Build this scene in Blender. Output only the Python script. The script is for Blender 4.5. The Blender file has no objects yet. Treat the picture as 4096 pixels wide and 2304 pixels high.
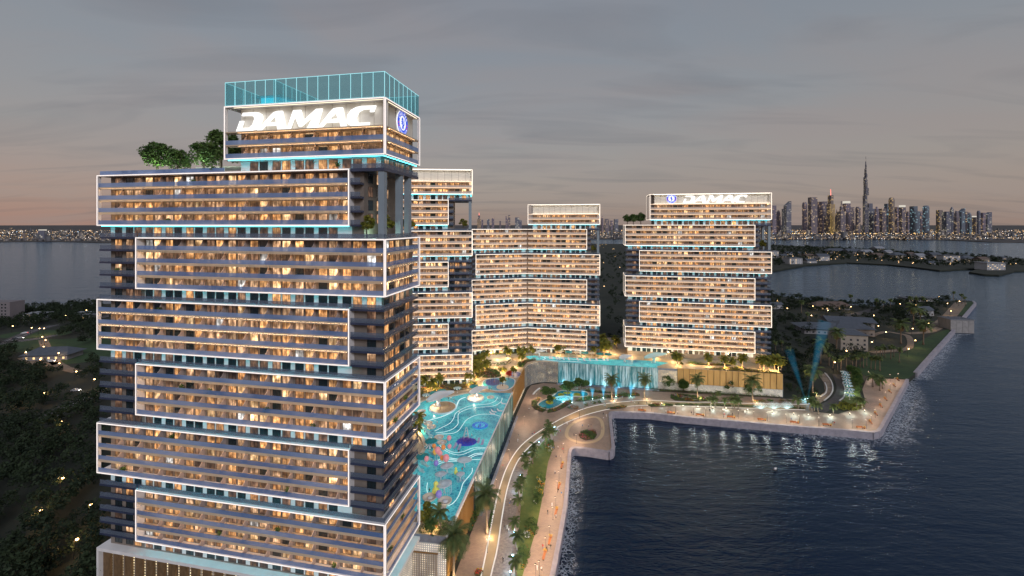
import bpy, bmesh, math, random
import numpy as np
from mathutils import Vector, Matrix
random.seed(7); np.random.seed(7)
S = bpy.context.scene; COL = S.collection
R = math.radians
# ------------------------------------------------------------------ camera, sky, sun, exposure
cam_d = bpy.data.cameras.new('camera'); cam = bpy.data.objects.new('camera', cam_d); COL.objects.link(cam)
cam.location = (0, 0, 104.5); cam.rotation_euler = (R(90), 0, 0)
cam_d.sensor_width = 36; cam_d.lens = 36*1750/4096; cam_d.shift_y = -254/4096
cam_d.clip_start = 1; cam_d.clip_end = 120000
S.camera = cam
S.view_settings.view_transform = 'Standard'; S.view_settings.look = 'None'; S.view_settings.gamma = 1
S.view_settings.exposure = 0; S.view_settings.use_curve_mapping = False
S.render.engine = 'CYCLES'
cy = S.cycles
cy.use_denoising = True; cy.max_bounces = 5; cy.diffuse_bounces = 2; cy.glossy_bounces = 3; cy.transmission_bounces = 3
cy.transparent_max_bounces = 12; cy.caustics_reflective = False; cy.caustics_refractive = False
cy.sample_clamp_indirect = 4; cy.sample_clamp_direct = 30; cy.use_light_tree = True; cy.adaptive_threshold = .02
SUN_EL, SUN_AZ = R(30.0), R(158)       # last light, low behind the viewer
world = bpy.data.worlds.new('World'); S.world = world; world.use_nodes = True
def build_world():
    nt = world.node_tree; N = nt.nodes; L = nt.links; N.clear()
    out = N.new('ShaderNodeOutputWorld'); bg = N.new('ShaderNodeBackground'); L.new(bg.outputs[0], out.inputs[0])
    tc = N.new('ShaderNodeTexCoord'); sep = N.new('ShaderNodeSeparateXYZ'); L.new(tc.outputs['Generated'], sep.inputs[0])
    def ramp(stops, src):
        r = N.new('ShaderNodeValToRGB'); e = r.color_ramp.elements
        while len(e) < len(stops): e.new(0.5)
        for el, (p, c) in zip(e, stops): el.position = p; el.color = (*c, 1)
        L.new(src, r.inputs[0]); return r.outputs[0]
    def mix(a, b, f, mode='MIX'):
        m = N.new('ShaderNodeMix'); m.data_type = 'RGBA'; m.blend_type = mode
        for s, v in ((6, a), (7, b)):
            if isinstance(v, tuple): m.inputs[s].default_value = (*v, 1)
            else: L.new(v, m.inputs[s])
        if isinstance(f, (int, float)): m.inputs[0].default_value = f
        else: L.new(f, m.inputs[0])
        return m.outputs[2]
    def math_(op, a, b=None):
        m = N.new('ShaderNodeMath'); m.operation = op
        for i, v in enumerate((a, b)):
            if v is None: continue
            if isinstance(v, (int, float)): m.inputs[i].default_value = v
            else: L.new(v, m.inputs[i])
        return m.outputs[0]
    z = sep.outputs[2]
    base = ramp([(0, (.272, .208, .178)), (.05, (.305, .246, .214)), (.14, (.295, .262, .238)), (.26, (.252, .258, .266)), (.46, (.205, .232, .268)), (1, (.10, .145, .225))], z)
    # the rosy afterglow low on the sunset side
    lo = ramp([(0, (1, 1, 1)), (.16, (0, 0, 0))], z)
    x01 = math_('ADD', math_('MULTIPLY', sep.outputs[0], .5), .5)
    az = ramp([(.05, (.9, .9, .9)), (.48, (.12, .12, .12)), (.8, (.14, .14, .14)), (1, (.22, .22, .22))], x01)
    col = mix(base, (.41, .215, .165), math_('MULTIPLY', math_('MULTIPLY', az, lo), .8))
    # long thin cloud streaks
    zz = math_('ADD', math_('MAXIMUM', z, 0), .12)
    cx = math_('DIVIDE', sep.outputs[0], zz); cyy = math_('DIVIDE', sep.outputs[1], zz)
    cb = N.new('ShaderNodeCombineXYZ'); L.new(math_('MULTIPLY', cx, .9), cb.inputs[0]); L.new(math_('MULTIPLY', cyy, 1.5), cb.inputs[1])
    no = N.new('ShaderNodeTexNoise'); no.inputs['Scale'].default_value = .8; no.inputs['Detail'].default_value = 6; no.inputs['Roughness'].default_value = .5
    no.inputs['Distortion'].default_value = .6; L.new(cb.outputs[0], no.inputs['Vector'])
    cl = ramp([(.40, (.0, .0, .0)), (.66, (1, 1, 1))], no.outputs[0])
    col = mix(col, (.30, .245, .225), math_('MULTIPLY', cl, .5))
    cb2 = N.new('ShaderNodeCombineXYZ'); L.new(math_('MULTIPLY', cx, .62), cb2.inputs[0]); L.new(math_('MULTIPLY', cyy, 2.2), cb2.inputs[1])
    n2 = N.new('ShaderNodeTexNoise'); n2.inputs['Scale'].default_value = 1.2; n2.inputs['Detail'].default_value = 7; n2.inputs['Distortion'].default_value = .8; L.new(cb2.outputs[0], n2.inputs['Vector'])
    col = mix(col, (.10, .105, .12), math_('MULTIPLY', ramp([(.48, (0, 0, 0)), (.72, (1, 1, 1))], n2.outputs[0]), .33))
    sky = N.new('ShaderNodeTexSky'); sky.sky_type = 'NISHITA'; sky.sun_disc = False
    sky.sun_elevation = SUN_EL; sky.sun_rotation = SUN_AZ; sky.dust_density = 2.5
    col = mix(col, sky.outputs[0], .012, 'ADD')
    L.new(col, bg.inputs[0]); bg.inputs[1].default_value = 1.0
build_world()
sun_d = bpy.data.lights.new('sun', 'SUN'); sun_d.energy = 1.5; sun_d.angle = R(20); sun_d.color = (.92, .92, 1)
sun = bpy.data.objects.new('sun', sun_d); COL.objects.link(sun)
sun.rotation_euler = Vector((-math.sin(SUN_AZ), -math.cos(SUN_AZ), -math.tan(SUN_EL))).to_track_quat('-Z', 'Y').to_euler()

# ------------------------------------------------------------------ helpers
class MB:
    def __init__(s): s.v = []; s.f = []; s.m = []
    def add(s, vs, fs, mi=0):
        o = len(s.v); s.v.extend(vs); s.f.extend([tuple(i+o for i in f) for f in fs]); s.m.extend([mi]*len(fs))
    def box(s, x0, x1, y0, y1, z0, z1, mi=0):
        s.add([(x0,y0,z0),(x1,y0,z0),(x1,y1,z0),(x0,y1,z0),(x0,y0,z1),(x1,y0,z1),(x1,y1,z1),(x0,y1,z1)],
              [(3,2,1,0),(4,5,6,7),(0,1,5,4),(1,2,6,5),(2,3,7,6),(3,0,4,7)], mi); return s
    def quad(s, a, b, c, d, mi=0): s.add([a,b,c,d], [(0,1,2,3)], mi); return s
    def bar(s, a, b, w, h=None, mi=0):
        a = Vector(a); b = Vector(b); h = h or w; d = (b-a).normalized()
        up = Vector((0,0,1)) if abs(d.z) < .95 else Vector((0,1,0))
        r = d.cross(up).normalized(); u = r.cross(d)
        P = [p + r*sx*w/2 + u*sz*h/2 for p in (a,b) for sx,sz in ((-1,-1),(1,-1),(1,1),(-1,1))]
        s.add([tuple(p) for p in P], [(0,1,2,3),(7,6,5,4),(0,4,5,1),(1,5,6,2),(2,6,7,3),(3,7,4,0)], mi); return s
    def prism(s, poly, z0, z1, mi=0, side=None):
        n = len(poly); side = mi if side is None else side
        a = sum(poly[i][0]*poly[(i+1)%n][1]-poly[(i+1)%n][0]*poly[i][1] for i in range(n))
        if a < 0: poly = poly[::-1]
        o = len(s.v); s.v.extend([(p[0],p[1],z0) for p in poly]+[(p[0],p[1],z1) for p in poly])
        s.f.append(tuple(o+n+i for i in range(n))); s.m.append(mi)
        s.f.append(tuple(o+i for i in reversed(range(n)))); s.m.append(mi)
        for i in range(n):
            j = (i+1)%n; s.f.append((o+i,o+j,o+n+j,o+n+i)); s.m.append(side)
        return s
    def lathe(s, prof, n=12, mi=0, c=(0,0), sx=1, sy=1):
        o = len(s.v)
        for r,z in prof:
            for k in range(n):
                t = 2*math.pi*k/n; s.v.append((c[0]+r*sx*math.cos(t), c[1]+r*sy*math.sin(t), z))
        for i in range(len(prof)-1):
            for k in range(n):
                k2 = (k+1)%n; s.f.append((o+i*n+k,o+i*n+k2,o+(i+1)*n+k2,o+(i+1)*n+k)); s.m.append(mi)
        s.f.append(tuple(o+k for k in reversed(range(n)))); s.m.append(mi)
        s.f.append(tuple(o+(len(prof)-1)*n+k for k in range(n))); s.m.append(mi); return s
    def tube(s, pts, rad, n=6, mi=0):
        o = len(s.v); m = len(pts)
        for i,p in enumerate(pts):
            p = Vector(p); d = (Vector(pts[min(i+1,m-1)])-Vector(pts[max(i-1,0)])).normalized()
            up = Vector((0,0,1)) if abs(d.z) < .9 else Vector((1,0,0))
            r = d.cross(up).normalized(); u = d.cross(r); q = rad[i] if isinstance(rad,(list,tuple)) else rad
            for k in range(n):
                t = 2*math.pi*k/n; s.v.append(tuple(p+r*q*math.cos(t)+u*q*math.sin(t)))
        for i in range(m-1):
            for k in range(n):
                k2 = (k+1)%n; s.f.append((o+i*n+k,o+i*n+k2,o+(i+1)*n+k2,o+(i+1)*n+k)); s.m.append(mi)
        s.f.append(tuple(o+k for k in reversed(range(n)))); s.m.append(mi)
        s.f.append(tuple(o+(m-1)*n+k for k in range(n))); s.m.append(mi); return s
    def mesh(s, name, mats, smooth=False):
        me = bpy.data.meshes.new(name); me.from_pydata(s.v, [], s.f)
        if not isinstance(mats, (list,tuple)): mats = [mats]
        for m in mats: me.materials.append(m)
        if any(s.m): me.polygons.foreach_set('material_index', s.m)
        if smooth: me.polygons.foreach_set('use_smooth', [True]*len(s.f))
        me.update(); return me
    def build(s, name, mats, parent=None, loc=None, rz=0, smooth=False):
        return link(name, s.mesh(name, mats, smooth), parent, loc, rz)
def link(name, me, parent=None, loc=None, rz=0, sc=None):
    o = bpy.data.objects.new(name, me); COL.objects.link(o)
    if parent: o.parent = parent
    if loc is not None: o.location = loc
    if rz: o.rotation_euler = (0,0,rz)
    if sc: o.scale = sc if isinstance(sc, tuple) else (sc,sc,sc)
    return o
def tag(o, label, cat, group=None):
    o['label'] = label; o['category'] = cat
    if group: o['group'] = group
    return o
def thing(name, label, cat, loc=(0,0,0), rz=0, group=None, sc=None):
    return tag(link(name, None, None, loc, rz, sc), label, cat, group)
def struct(o): o['kind'] = 'structure'; return o
def stuff(o, label=None, cat=None):
    o['kind'] = 'stuff'
    if label: o['label'] = label; o['category'] = cat
    return o
def copy_tree(o, parent=None):
    c = o.copy(); COL.objects.link(c); c.parent = parent
    for ch in o.children: copy_tree(ch, c)
    return c
ORD = ['first','second','third','fourth','fifth','sixth','seventh','eighth','ninth','tenth','eleventh','twelfth','thirteenth','fourteenth','fifteenth','sixteenth','seventeenth','eighteenth','nineteenth','twentieth','twenty-first','twenty-second','twenty-third','twenty-fourth','twenty-fifth','twenty-sixth','twenty-seventh','twenty-eighth','twenty-ninth','thirtieth']
def relabel(objs, fmt, key=lambda o: o.location.x/max(o.location.y,1)):
    '''Number alike things in the order one meets them, so each label points to one.'''
    for k,o in enumerate(sorted(objs, key=key)): o['label'] = fmt % ORD[k]
# ------------------------------------------------------------------ materials
def mat(name, col, rough=.6, metal=0., var=.0, scale=1., stretch=(1,1,1), bump=0., bdist=.05, col2=None, detail=4, spec=.5, emit=None, es=0., coord='P', sampling=None, alpha=None, trans=0.):
    m = bpy.data.materials.new(name); m.use_nodes = True; nt = m.node_tree; N = nt.nodes; L = nt.links
    p = N['Principled BSDF']; p.inputs['Base Color'].default_value = (*col,1); p.inputs['Roughness'].default_value = rough
    p.inputs['Metallic'].default_value = metal; p.inputs['Specular IOR Level'].default_value = spec
    if emit: p.inputs['Emission Color'].default_value = (*emit,1); p.inputs['Emission Strength'].default_value = es
    if alpha is not None: p.inputs['Alpha'].default_value = alpha
    if trans: p.inputs['Transmission Weight'].default_value = trans
    if var or bump or col2:
        if coord == 'P': g = N.new('ShaderNodeNewGeometry').outputs['Position']
        else: g = N.new('ShaderNodeTexCoord').outputs['Object']
        mp = N.new('ShaderNodeMapping'); mp.inputs['Scale'].default_value = stretch; L.new(g, mp.inputs[0])
        n = N.new('ShaderNodeTexNoise'); n.inputs['Scale'].default_value = scale; n.inputs['Detail'].default_value = detail; L.new(mp.outputs[0], n.inputs['Vector'])
        if var or col2:
            r = N.new('ShaderNodeValToRGB'); e = r.color_ramp.elements; e[0].position = .33; e[1].position = .68
            c2 = col2 or tuple(min(1,c*(1+var)) for c in col); c1 = col if col2 else tuple(c*(1-var) for c in col)
            e[0].color = (*c1,1); e[1].color = (*c2,1); L.new(n.outputs[0], r.inputs[0]); L.new(r.outputs[0], p.inputs['Base Color'])
        if bump:
            b = N.new('ShaderNodeBump'); b.inputs['Strength'].default_value = bump; b.inputs['Distance'].default_value = bdist
            L.new(n.outputs[0], b.inputs['Height']); L.new(b.outputs[0], p.inputs['Normal'])
    if sampling: m.cycles.emission_sampling = sampling
    return m
def emat(name, col, s, sampling=None):
    m = bpy.data.materials.new(name); m.use_nodes = True; N = m.node_tree.nodes; N.clear()
    o = N.new('ShaderNodeOutputMaterial'); e = N.new('ShaderNodeEmission'); e.inputs[0].default_value = (*col,1); e.inputs[1].default_value = s
    m.node_tree.links.new(e.outputs[0], o.inputs[0])
    if sampling: m.cycles.emission_sampling = sampling
    return m
def glass(name, tint, opacity, rough=.08, spec=.5, emit=None, es=0):
    """Tinted sheet glass: light passes straight through, the rest is a bluish reflective body."""
    m = bpy.data.materials.new(name); m.use_nodes = True; nt = m.node_tree; N = nt.nodes; L = nt.links
    p = N['Principled BSDF']; p.inputs['Base Color'].default_value = (*tint,1); p.inputs['Roughness'].default_value = rough
    p.inputs['Specular IOR Level'].default_value = spec
    if emit: p.inputs['Emission Color'].default_value = (*emit,1); p.inputs['Emission Strength'].default_value = es
    t = N.new('ShaderNodeBsdfTransparent'); t.inputs[0].default_value = (*[.55+.45*c for c in tint],1)
    mx = N.new('ShaderNodeMixShader'); mx.inputs[0].default_value = opacity
    L.new(t.outputs[0], mx.inputs[1]); L.new(p.outputs[0], mx.inputs[2]); L.new(mx.outputs[0], N['Material Output'].inputs[0])
    return m
M = {}
M['white'] = mat('white_render', (.78,.75,.74), .55, var=.05, scale=.4)
M['tan'] = mat('tan_fascia', (.58,.46,.33), .5, var=.10, scale=.3, stretch=(1,1,.2))
M['navy'] = mat('navy_fascia', (.035,.045,.085), .35, var=.2, scale=.3)
M['taupe'] = mat('taupe_wall', (.20,.165,.14), .7, var=.15, scale=.35)
M['cream'] = mat('cream_panel', (.70,.66,.58), .5, var=.04, scale=.2)
M['dark'] = mat('dark_bronze', (.025,.022,.022), .35, metal=.4)
M['balcony_floor'] = mat('balcony_tile', (.36,.31,.27), .45, var=.1, scale=.5)
M['partition'] = mat('partition_render', (.42,.35,.33), .6, var=.08, scale=.6)
M['column'] = mat('column_render', (.22,.27,.31), .5, var=.05, scale=.3)
M['rail'] = glass('balustrade_glass', (.30,.45,.74), .50, .06, .7)
def paint_reflections(m, a, b, sc):
    N = m.node_tree.nodes; L = m.node_tree.links; g = N.new('ShaderNodeNewGeometry'); mp = N.new('ShaderNodeMapping'); mp.inputs['Scale'].default_value = (1,1,1.6); L.new(g.outputs['Position'], mp.inputs[0])
    n = N.new('ShaderNodeTexNoise'); n.inputs['Scale'].default_value = sc; n.inputs['Detail'].default_value = 3; L.new(mp.outputs[0], n.inputs['Vector'])
    r = N.new('ShaderNodeValToRGB'); e = r.color_ramp.elements; e[0].position = .38; e[1].position = .62; e[0].color = (*a,1); e[1].color = (*b,1); L.new(n.outputs[0], r.inputs[0]); L.new(r.outputs[0], N['Principled BSDF'].inputs['Base Color'])
paint_reflections(M['rail'], (.17,.29,.55), (.44,.56,.80), .055)  # sky reflections painted as paler and deeper blue in the tint
M['rail_far'] = glass('far_balustrade_glass', (.85,.76,.70), .5, .10, .6)  # warm light on the far balconies put into a cream tint
M['rail_dark'] = glass('dark_balustrade_glass', (.22,.27,.36), .34, .06, .6)
M['led'] = emat('white_led', (1,.88,.82), 1.5)
M['led_far'] = emat('far_white_led', (1,.84,.68), 2.6)
M['soffit_far'] = emat('far_soffit_led', (1,.58,.26), 15)
M['sign_wash_far'] = emat('far_sign_wash_led', (1,.92,.78), 6.5)
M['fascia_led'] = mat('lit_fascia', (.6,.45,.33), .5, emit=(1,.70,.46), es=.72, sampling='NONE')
M['cyan'] = emat('cyan_led', (.08,.78,.92), 10.0)
M['soffit'] = emat('warm_soffit_led', (1,.64,.34), 21.0)
M['sign_wash'] = emat('sign_wash_led', (1,.86,.60), 2.0)
M['letter'] = emat('sign_letter_face', (1,.98,.95), 1.4, 'NONE')
def pane_mat(name, c1, c2, s, seed):
    """Lit room seen through glass: curtains, furniture and lamp pools vary the glow."""
    m = bpy.data.materials.new(name); m.use_nodes = True; nt = m.node_tree; N = nt.nodes; L = nt.links
    p = N['Principled BSDF']; p.inputs['Base Color'].default_value = (.03,.03,.035,1); p.inputs['Roughness'].default_value = .28; p.inputs['Specular IOR Level'].default_value = .3
    g = N.new('ShaderNodeNewGeometry')
    def noise(scale, st, det=2):
        mp = N.new('ShaderNodeMapping'); mp.inputs['Scale'].default_value = st; mp.inputs['Location'].default_value = (seed*3.1,seed*7.7,seed)
        L.new(g.outputs['Position'], mp.inputs[0])
        n = N.new('ShaderNodeTexNoise'); n.inputs['Scale'].default_value = scale; n.inputs['Detail'].default_value = det
        L.new(mp.outputs[0], n.inputs['Vector']); return n.outputs[0]
    a = noise(1.0, (1.2,1.2,.5)); b = noise(.9, (1,1,1.1), 3); c = noise(.16, (1,1,1.9), 0)
    def M2(op, x, y):
        q = N.new('ShaderNodeMath'); q.operation = op
        for i,v in enumerate((x,y)):
            if isinstance(v,(int,float)): q.inputs[i].default_value = v
            else: L.new(v,q.inputs[i])
        return q.outputs[0]
    r = N.new('ShaderNodeValToRGB'); e = r.color_ramp.elements; e[0].position = .3; e[1].position = .7
    e[0].color = (*c1,1); e[1].color = (*c2,1); L.new(a, r.inputs[0]); L.new(r.outputs[0], p.inputs['Emission Color'])
    k = M2('MULTIPLY', M2('POWER', M2('MULTIPLY', a, 1.9), 1.6), M2('POWER', M2('MULTIPLY', b, 1.9), 1.3))
    k = M2('MULTIPLY', k, M2('POWER', M2('MULTIPLY', c, 2.0), 1.7))
    L.new(M2('MULTIPLY', k, s), p.inputs['Emission Strength'])
    m.cycles.emission_sampling = 'NONE'
    return m
PANES = [pane_mat('lit_room_warm', (.60,.22,.06), (1,.52,.20), .80, 1), pane_mat('lit_room_soft', (.50,.23,.10), (.95,.58,.32), .60, 2),
         pane_mat('lit_room_bright', (.80,.40,.14), (1,.68,.36), 1.15, 3), pane_mat('dim_room', (.28,.13,.07), (.55,.30,.17), .38, 4),
         pane_mat('lit_room_white', (.55,.50,.45), (.95,.92,.88), .75, 5)]
M['pane_off'] = mat('unlit_glass', (.02,.03,.035), .06, spec=.8)
M['water'] = None

# ------------------------------------------------------------------ sea and land
def water_mat(name, base, rough, s1, tint):
    m = bpy.data.materials.new(name); m.use_nodes = True; nt = m.node_tree; N = nt.nodes; L = nt.links
    N.remove(N['Principled BSDF']); df = N.new('ShaderNodeBsdfDiffuse'); df.inputs[0].default_value = (*base,1)
    gl = N.new('ShaderNodeBsdfGlossy'); gl.inputs[0].default_value = (*tint,1); gl.inputs['Roughness'].default_value = rough
    fr = N.new('ShaderNodeFresnel'); fr.inputs[0].default_value = 1.42; mx = N.new('ShaderNodeMixShader')
    L.new(fr.outputs[0], mx.inputs[0]); L.new(df.outputs[0], mx.inputs[1]); L.new(gl.outputs[0], mx.inputs[2]); L.new(mx.outputs[0], N['Material Output'].inputs[0])
    g = N.new('ShaderNodeNewGeometry')
    last = None
    for sc, st, d, b in s1:
        mp = N.new('ShaderNodeMapping'); mp.inputs['Scale'].default_value = st; mp.inputs['Rotation'].default_value = (0,0,.16)
        L.new(g.outputs['Position'], mp.inputs[0])
        n = N.new('ShaderNodeTexNoise'); n.inputs['Scale'].default_value = sc; n.inputs['Detail'].default_value = 5; n.inputs['Roughness'].default_value = .6; n.inputs['Distortion'].default_value = .4
        L.new(mp.outputs[0], n.inputs['Vector'])
        bp = N.new('ShaderNodeBump'); bp.inputs['Strength'].default_value = b; bp.inputs['Distance'].default_value = d; L.new(n.outputs[0], bp.inputs['Height'])
        if last: L.new(last, bp.inputs['Normal'])
        last = bp.outputs[0]
    for q in (df.inputs['Normal'], gl.inputs['Normal'], fr.inputs['Normal']): L.new(last, q)
    return m
M['sea'] = water_mat('sea_water', (.002,.009,.028), .09, [(.014,(1,3.0,1),3.0,.45),(.11,(1,3.2,1),.7,.6),(.55,(1,2.4,1),.2,.55)], (.62,.80,1.0))
sea = MB(); sea.quad((-60000,-300,0),(60000,-300,0),(60000,70000,0),(-60000,70000,0))
struct(sea.build('sea', M['sea']))
M['land'] = mat('dark_scrub_ground', (.010,.015,.010), .95, col2=(.024,.027,.017), scale=.05, bump=.6, bdist=.6, detail=8)
M['city'] = mat('city_ground', (.030,.030,.034), .9, col2=(.075,.065,.06), scale=.012, detail=8)
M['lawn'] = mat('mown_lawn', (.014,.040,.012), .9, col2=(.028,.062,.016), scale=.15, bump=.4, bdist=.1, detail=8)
def ground_poly(name, poly, z1, z0, m, side=None):
    """A sheet of land with a skirt down to the sea bed, filled as triangles."""
    bm = bmesh.new(); n = len(poly)
    top = [bm.verts.new((x,y,z1)) for x,y in poly]; bot = [bm.verts.new((x,y,z0)) for x,y in poly]
    ed = [bm.edges.new((top[i], top[(i+1)%n])) for i in range(n)]
    bmesh.ops.triangle_fill(bm, edges=ed, use_beauty=True)
    for f in bm.faces:
        f.normal_update()
        if f.normal.z < 0: f.normal_flip()
    for i in range(n):
        f = bm.faces.new((top[i], top[(i+1)%n], bot[(i+1)%n], bot[i])); f.material_index = 1 if side else 0
    bmesh.ops.recalc_face_normals(bm, faces=[f for f in bm.faces if f.material_index == 1 or abs(f.normal.z) < .5])
    me = bpy.data.meshes.new(name); bm.to_mesh(me); bm.free(); me.materials.append(m)
    if side: me.materials.append(side)
    return struct(link(name, me))
SEAWALL = [(-24, 20), (-18.5, 60), (10.7, 123.5), (11.7, 126.3), (15.0, 139.6), (19.1, 156.9), (22.8, 177.4), (25.4, 193.3), (26.4, 196.7), (28.0, 198.6), (33.9, 197.6),
  (43.0, 194.7), (44.8, 196.0), (46.0, 198.7), (48.9, 214.9), (52.1, 233.1), (53.2, 235.6), (55.3, 236.7), (74.2, 235.2), (89.4, 230.7), (135.5, 220.8), (168.3, 214.8), (175.4, 213.1), (179.2, 214.3), (184.0, 218.1), (221.0, 251.8), (258.6, 286.1)]
PENWALL = [(276.0, 299.4), (329.1, 342.9), (416.2, 413.7), (503.1, 486.4), (597.6, 564.4), (610.6, 579.4), (607.1, 587.6)]
PENFAR = [(591.0, 586.0), (524.8, 576.2), (495.5, 562.1), (455.4, 543.7), (439.4, 543.7), (426.6, 558.4), (414.4, 579.4), (394.9, 592.6), (382.3, 619.2), (386, 655)]
land_poly = SEAWALL + PENWALL + PENFAR + [(350, 760), (400, 860), (545, 950), (500, 1500), (430, 2400), (520, 3150), (-100, 3000), (-420, 2700), (-380, 1500), (-260, 640), (-330, 560), (-536.5, 560.7), (-551.4, 539.5), (-569.7, 518.3), (-593.9, 507.5), (-700, 490), (-1100, 430), (-1400, 20)]
ground_poly('ground', land_poly, 2.9, -2, M['land'])
island = [(520, 940), (589.9, 973.0), (739.0, 1098.8), (897.8, 1172.9), (956.8, 1114.8), (960.8, 1039.1), (948.9, 970.6), (1031.8, 1001.0), (1080.3, 1011.6), (978.5, 937.3), (963.6, 893.5), (980.7, 881.2), (1097.0, 956.0), (1185.8, 985.6), (2600, 1050), (2600, 1420), (1527.2, 1304.9), (1498.1, 1365.5), (1515.4, 1529.2), (1470.7, 1662.1), (1415.1, 1950.2), (1298.3, 2209.2), (430, 2300)]
ground_poly('island_ground', island, 3.1, -2, M['land'])
city = [(-9000,2300), (-3223.8, 2501.4), (-3012.8, 2574.5), (-2789.2, 2651.9), (-2301.8, 2466.4), (-300,2600), (400,3080), (1778.3, 3025.9), (2004.4, 2980.1), (2329.7, 3097.3), (2495.9, 3049.3), (2695.6, 2957.7), (2866.4, 2892.6), (2784.8, 2538.4), (2932.9, 2506.1), (5200,2350), (60000,12000), (60000,69000), (-60000,69000), (-60000,9000)]
ground_poly('city_ground', city, 3.3, -2, M['city'])

# ------------------------------------------------------------------ the four residential towers
def window_mesh(i, lit):
    b = MB(); w, h = 2.4, 2.6
    for a, c in ((0,.07),(w/2-.03,w/2+.03),(w-.07,w)): b.box(a,c,-.06,.0,0,h,0)
    for a, c in ((0,.06),(h-.07,h)): b.box(.07,w-.07,-.055,.0,a,c,0)
    b.quad((.07,-.02,.06),(w/2-.03,-.02,.06),(w/2-.03,-.02,h-.07),(.07,-.02,h-.07),1)
    b.quad((w/2+.03,-.02,.06),(w-.07,-.02,.06),(w-.07,-.02,h-.07),(w/2+.03,-.02,h-.07),1)
    return b.mesh('window', [M['dark'], lit]), b
WIN = [window_mesh(i, p) for i, p in enumerate(PANES[:4] + [M['pane_off'], PANES[4]])]
def fin_mesh():
    b = MB(); pts = [(-.0,0),(-1.75,0),(-1.75,.9),(-1.55,1.15),(-1.1,1.45),(-.75,2.0),(-.55,2.6),(-.45,3.0),(0,3.0)]
    n = len(pts); o = len(b.v)
    for x in (-.07,.07): b.v += [(x,y,z) for y,z in pts]
    b.f += [tuple(range(n)), tuple(range(2*n-1,n-1,-1))] + [(i,i+n,(i+1)%n+n,(i+1)%n) for i in range(n)]; b.m += [0]*(n+2)
    return b.mesh('partition', M['partition']), b
FIN = fin_mesh()
FL = 3.4; BD = 2.2; DEP = 21.0
class Tower:
    def __init__(s, name, label, loc):
        s.root = thing(name, label, 'tower', loc)
        s.wins = []; s.fins = []; s.led = M['led']; s.fascia = M['tan']; s.glz = M['rail']; s.sof = M['soffit']
    def wing(s, org, ang): s.T = Matrix.Translation((*org,0)) @ Matrix.Rotation(ang,4,'Z'); s.org = org; s.ang = ang
    def put(s, name, b, mats, smooth=False, parent=None):
        o = b.build(name, mats, parent or s.root, None, 0, smooth)
        if not parent: o.matrix_local = s.T
        return o
    def win(s, u, v, z, rz=0, kind=None):
        k = kind if kind is not None else random.choices([0,1,2,3,4,5],[34,25,11,17,10,3])[0]
        s.wins.append((s.T @ Matrix.Translation((u,v,z)) @ Matrix.Rotation(rz,4,'Z'), k))
    def fin(s, u, v, z, rz=0): s.fins.append(s.T @ Matrix.Translation((u,v,z)) @ Matrix.Rotation(rz,4,'Z'))
    def row(s, u0, u1, z, v=BD, pitch=6.6, kind=None, fins=True, ref=0.):
        """Window pairs along the front wall between u0 and u1, on one grid for all storeys."""
        k = math.floor((u0-ref)/pitch)-1
        while ref+k*pitch < u1:
            a = ref+k*pitch
            for off in (0.75, 3.6):
                if a+off > u0+.2 and a+off+2.4 < u1-.2: s.win(a+off, v, z+.03, 0, kind() if kind else None)
            if fins and u0+.3 < a+6.5 < u1-.3 : s.fin(a+6.5, v, z+.02)
            k += 1
    def side_row(s, u, v0, v1, z, kind=None, fins=True):
        a = v0
        while a+2.4 < v1:
            s.win(u, a, z+.03, math.pi/2, kind() if kind else None)
            a += 2.75 if (int((a-v0)/2.7) % 2 == 0) else 3.4
    def frame(s, u0, u1, zb, zt, left=True, right=True, wrap_r=False, wrap_l=False, name='box_frame', dep=DEP, led=True):
        t = .42; b = MB()
        b.box(u0,u1,0,dep,zt-t,zt); b.box(u0,u1,0,dep,zb,zb+t)
        if left:
            if wrap_l: b.box(u0,u0+t,0,.9,zb+t,zt-t); b.box(u0,u0+t,dep-.9,dep,zb+t,zt-t)
            else: b.box(u0,u0+t,0,BD+.3,zb+t,zt-t)
        if right:
            if wrap_r: b.box(u1-t,u1,0,.9,zb+t,zt-t); b.box(u1-t,u1,dep-.9,dep,zb+t,zt-t)
            else: b.box(u1-t,u1,0,BD+.3,zb+t,zt-t)
        fr = s.put(name, b, M['white'])
        if led:
            e = MB(); q = .12
            e.box(u0+q,u1-q,-.05,-.003,zt-.28,zt-.14); e.box(u0+q,u1-q,-.05,-.003,zb+.14,zb+.28)
            if left: e.box(u0+.14,u0+.28,-.05,-.003,zb+.32,zt-.32)
            if right: e.box(u1-.28,u1-.14,-.05,-.003,zb+.32,zt-.32)
            if wrap_r:
                e.box(u1+.003,u1+.05,q,dep-q,zt-.28,zt-.14); e.box(u1+.003,u1+.05,q,dep-q,zb+.14,zb+.28)
                e.box(u1+.003,u1+.05,.1,.32,zb+.32,zt-.32); e.box(u1+.003,u1+.05,dep-.32,dep-.1,zb+.32,zt-.32)
            if wrap_l:
                e.box(u0-.05,u0-.003,q,dep-q,zt-.28,zt-.14); e.box(u0-.05,u0-.003,q,dep-q,zb+.14,zb+.28)
                e.box(u0-.05,u0-.003,dep-.32,dep-.1,zb+.32,zt-.32)
            s.put('light_strip', e, s.led, parent=fr)
        return fr
    def slab(s, u0, u1, z, dark=False, side_r=False, side_l=False, front=True):
        b = MB(); th = .5 if dark else .36; v0 = .35 if dark else .14
        if front: b.box(u0,u1,v0,BD,z-th,z)
        if side_r: b.box(-BD,-v0,BD if front else v0,DEP-.5,z-th,z) if front else b.box(-BD,-v0,v0,DEP-.5,z-th,z)
        if side_r and front and u1 < -v0: b.box(u1,-v0,v0,BD,z-th,z)
        s.put('dark_balcony_slab' if dark else 'balcony_slab', b, M['navy'] if dark else s.fascia)
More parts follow.
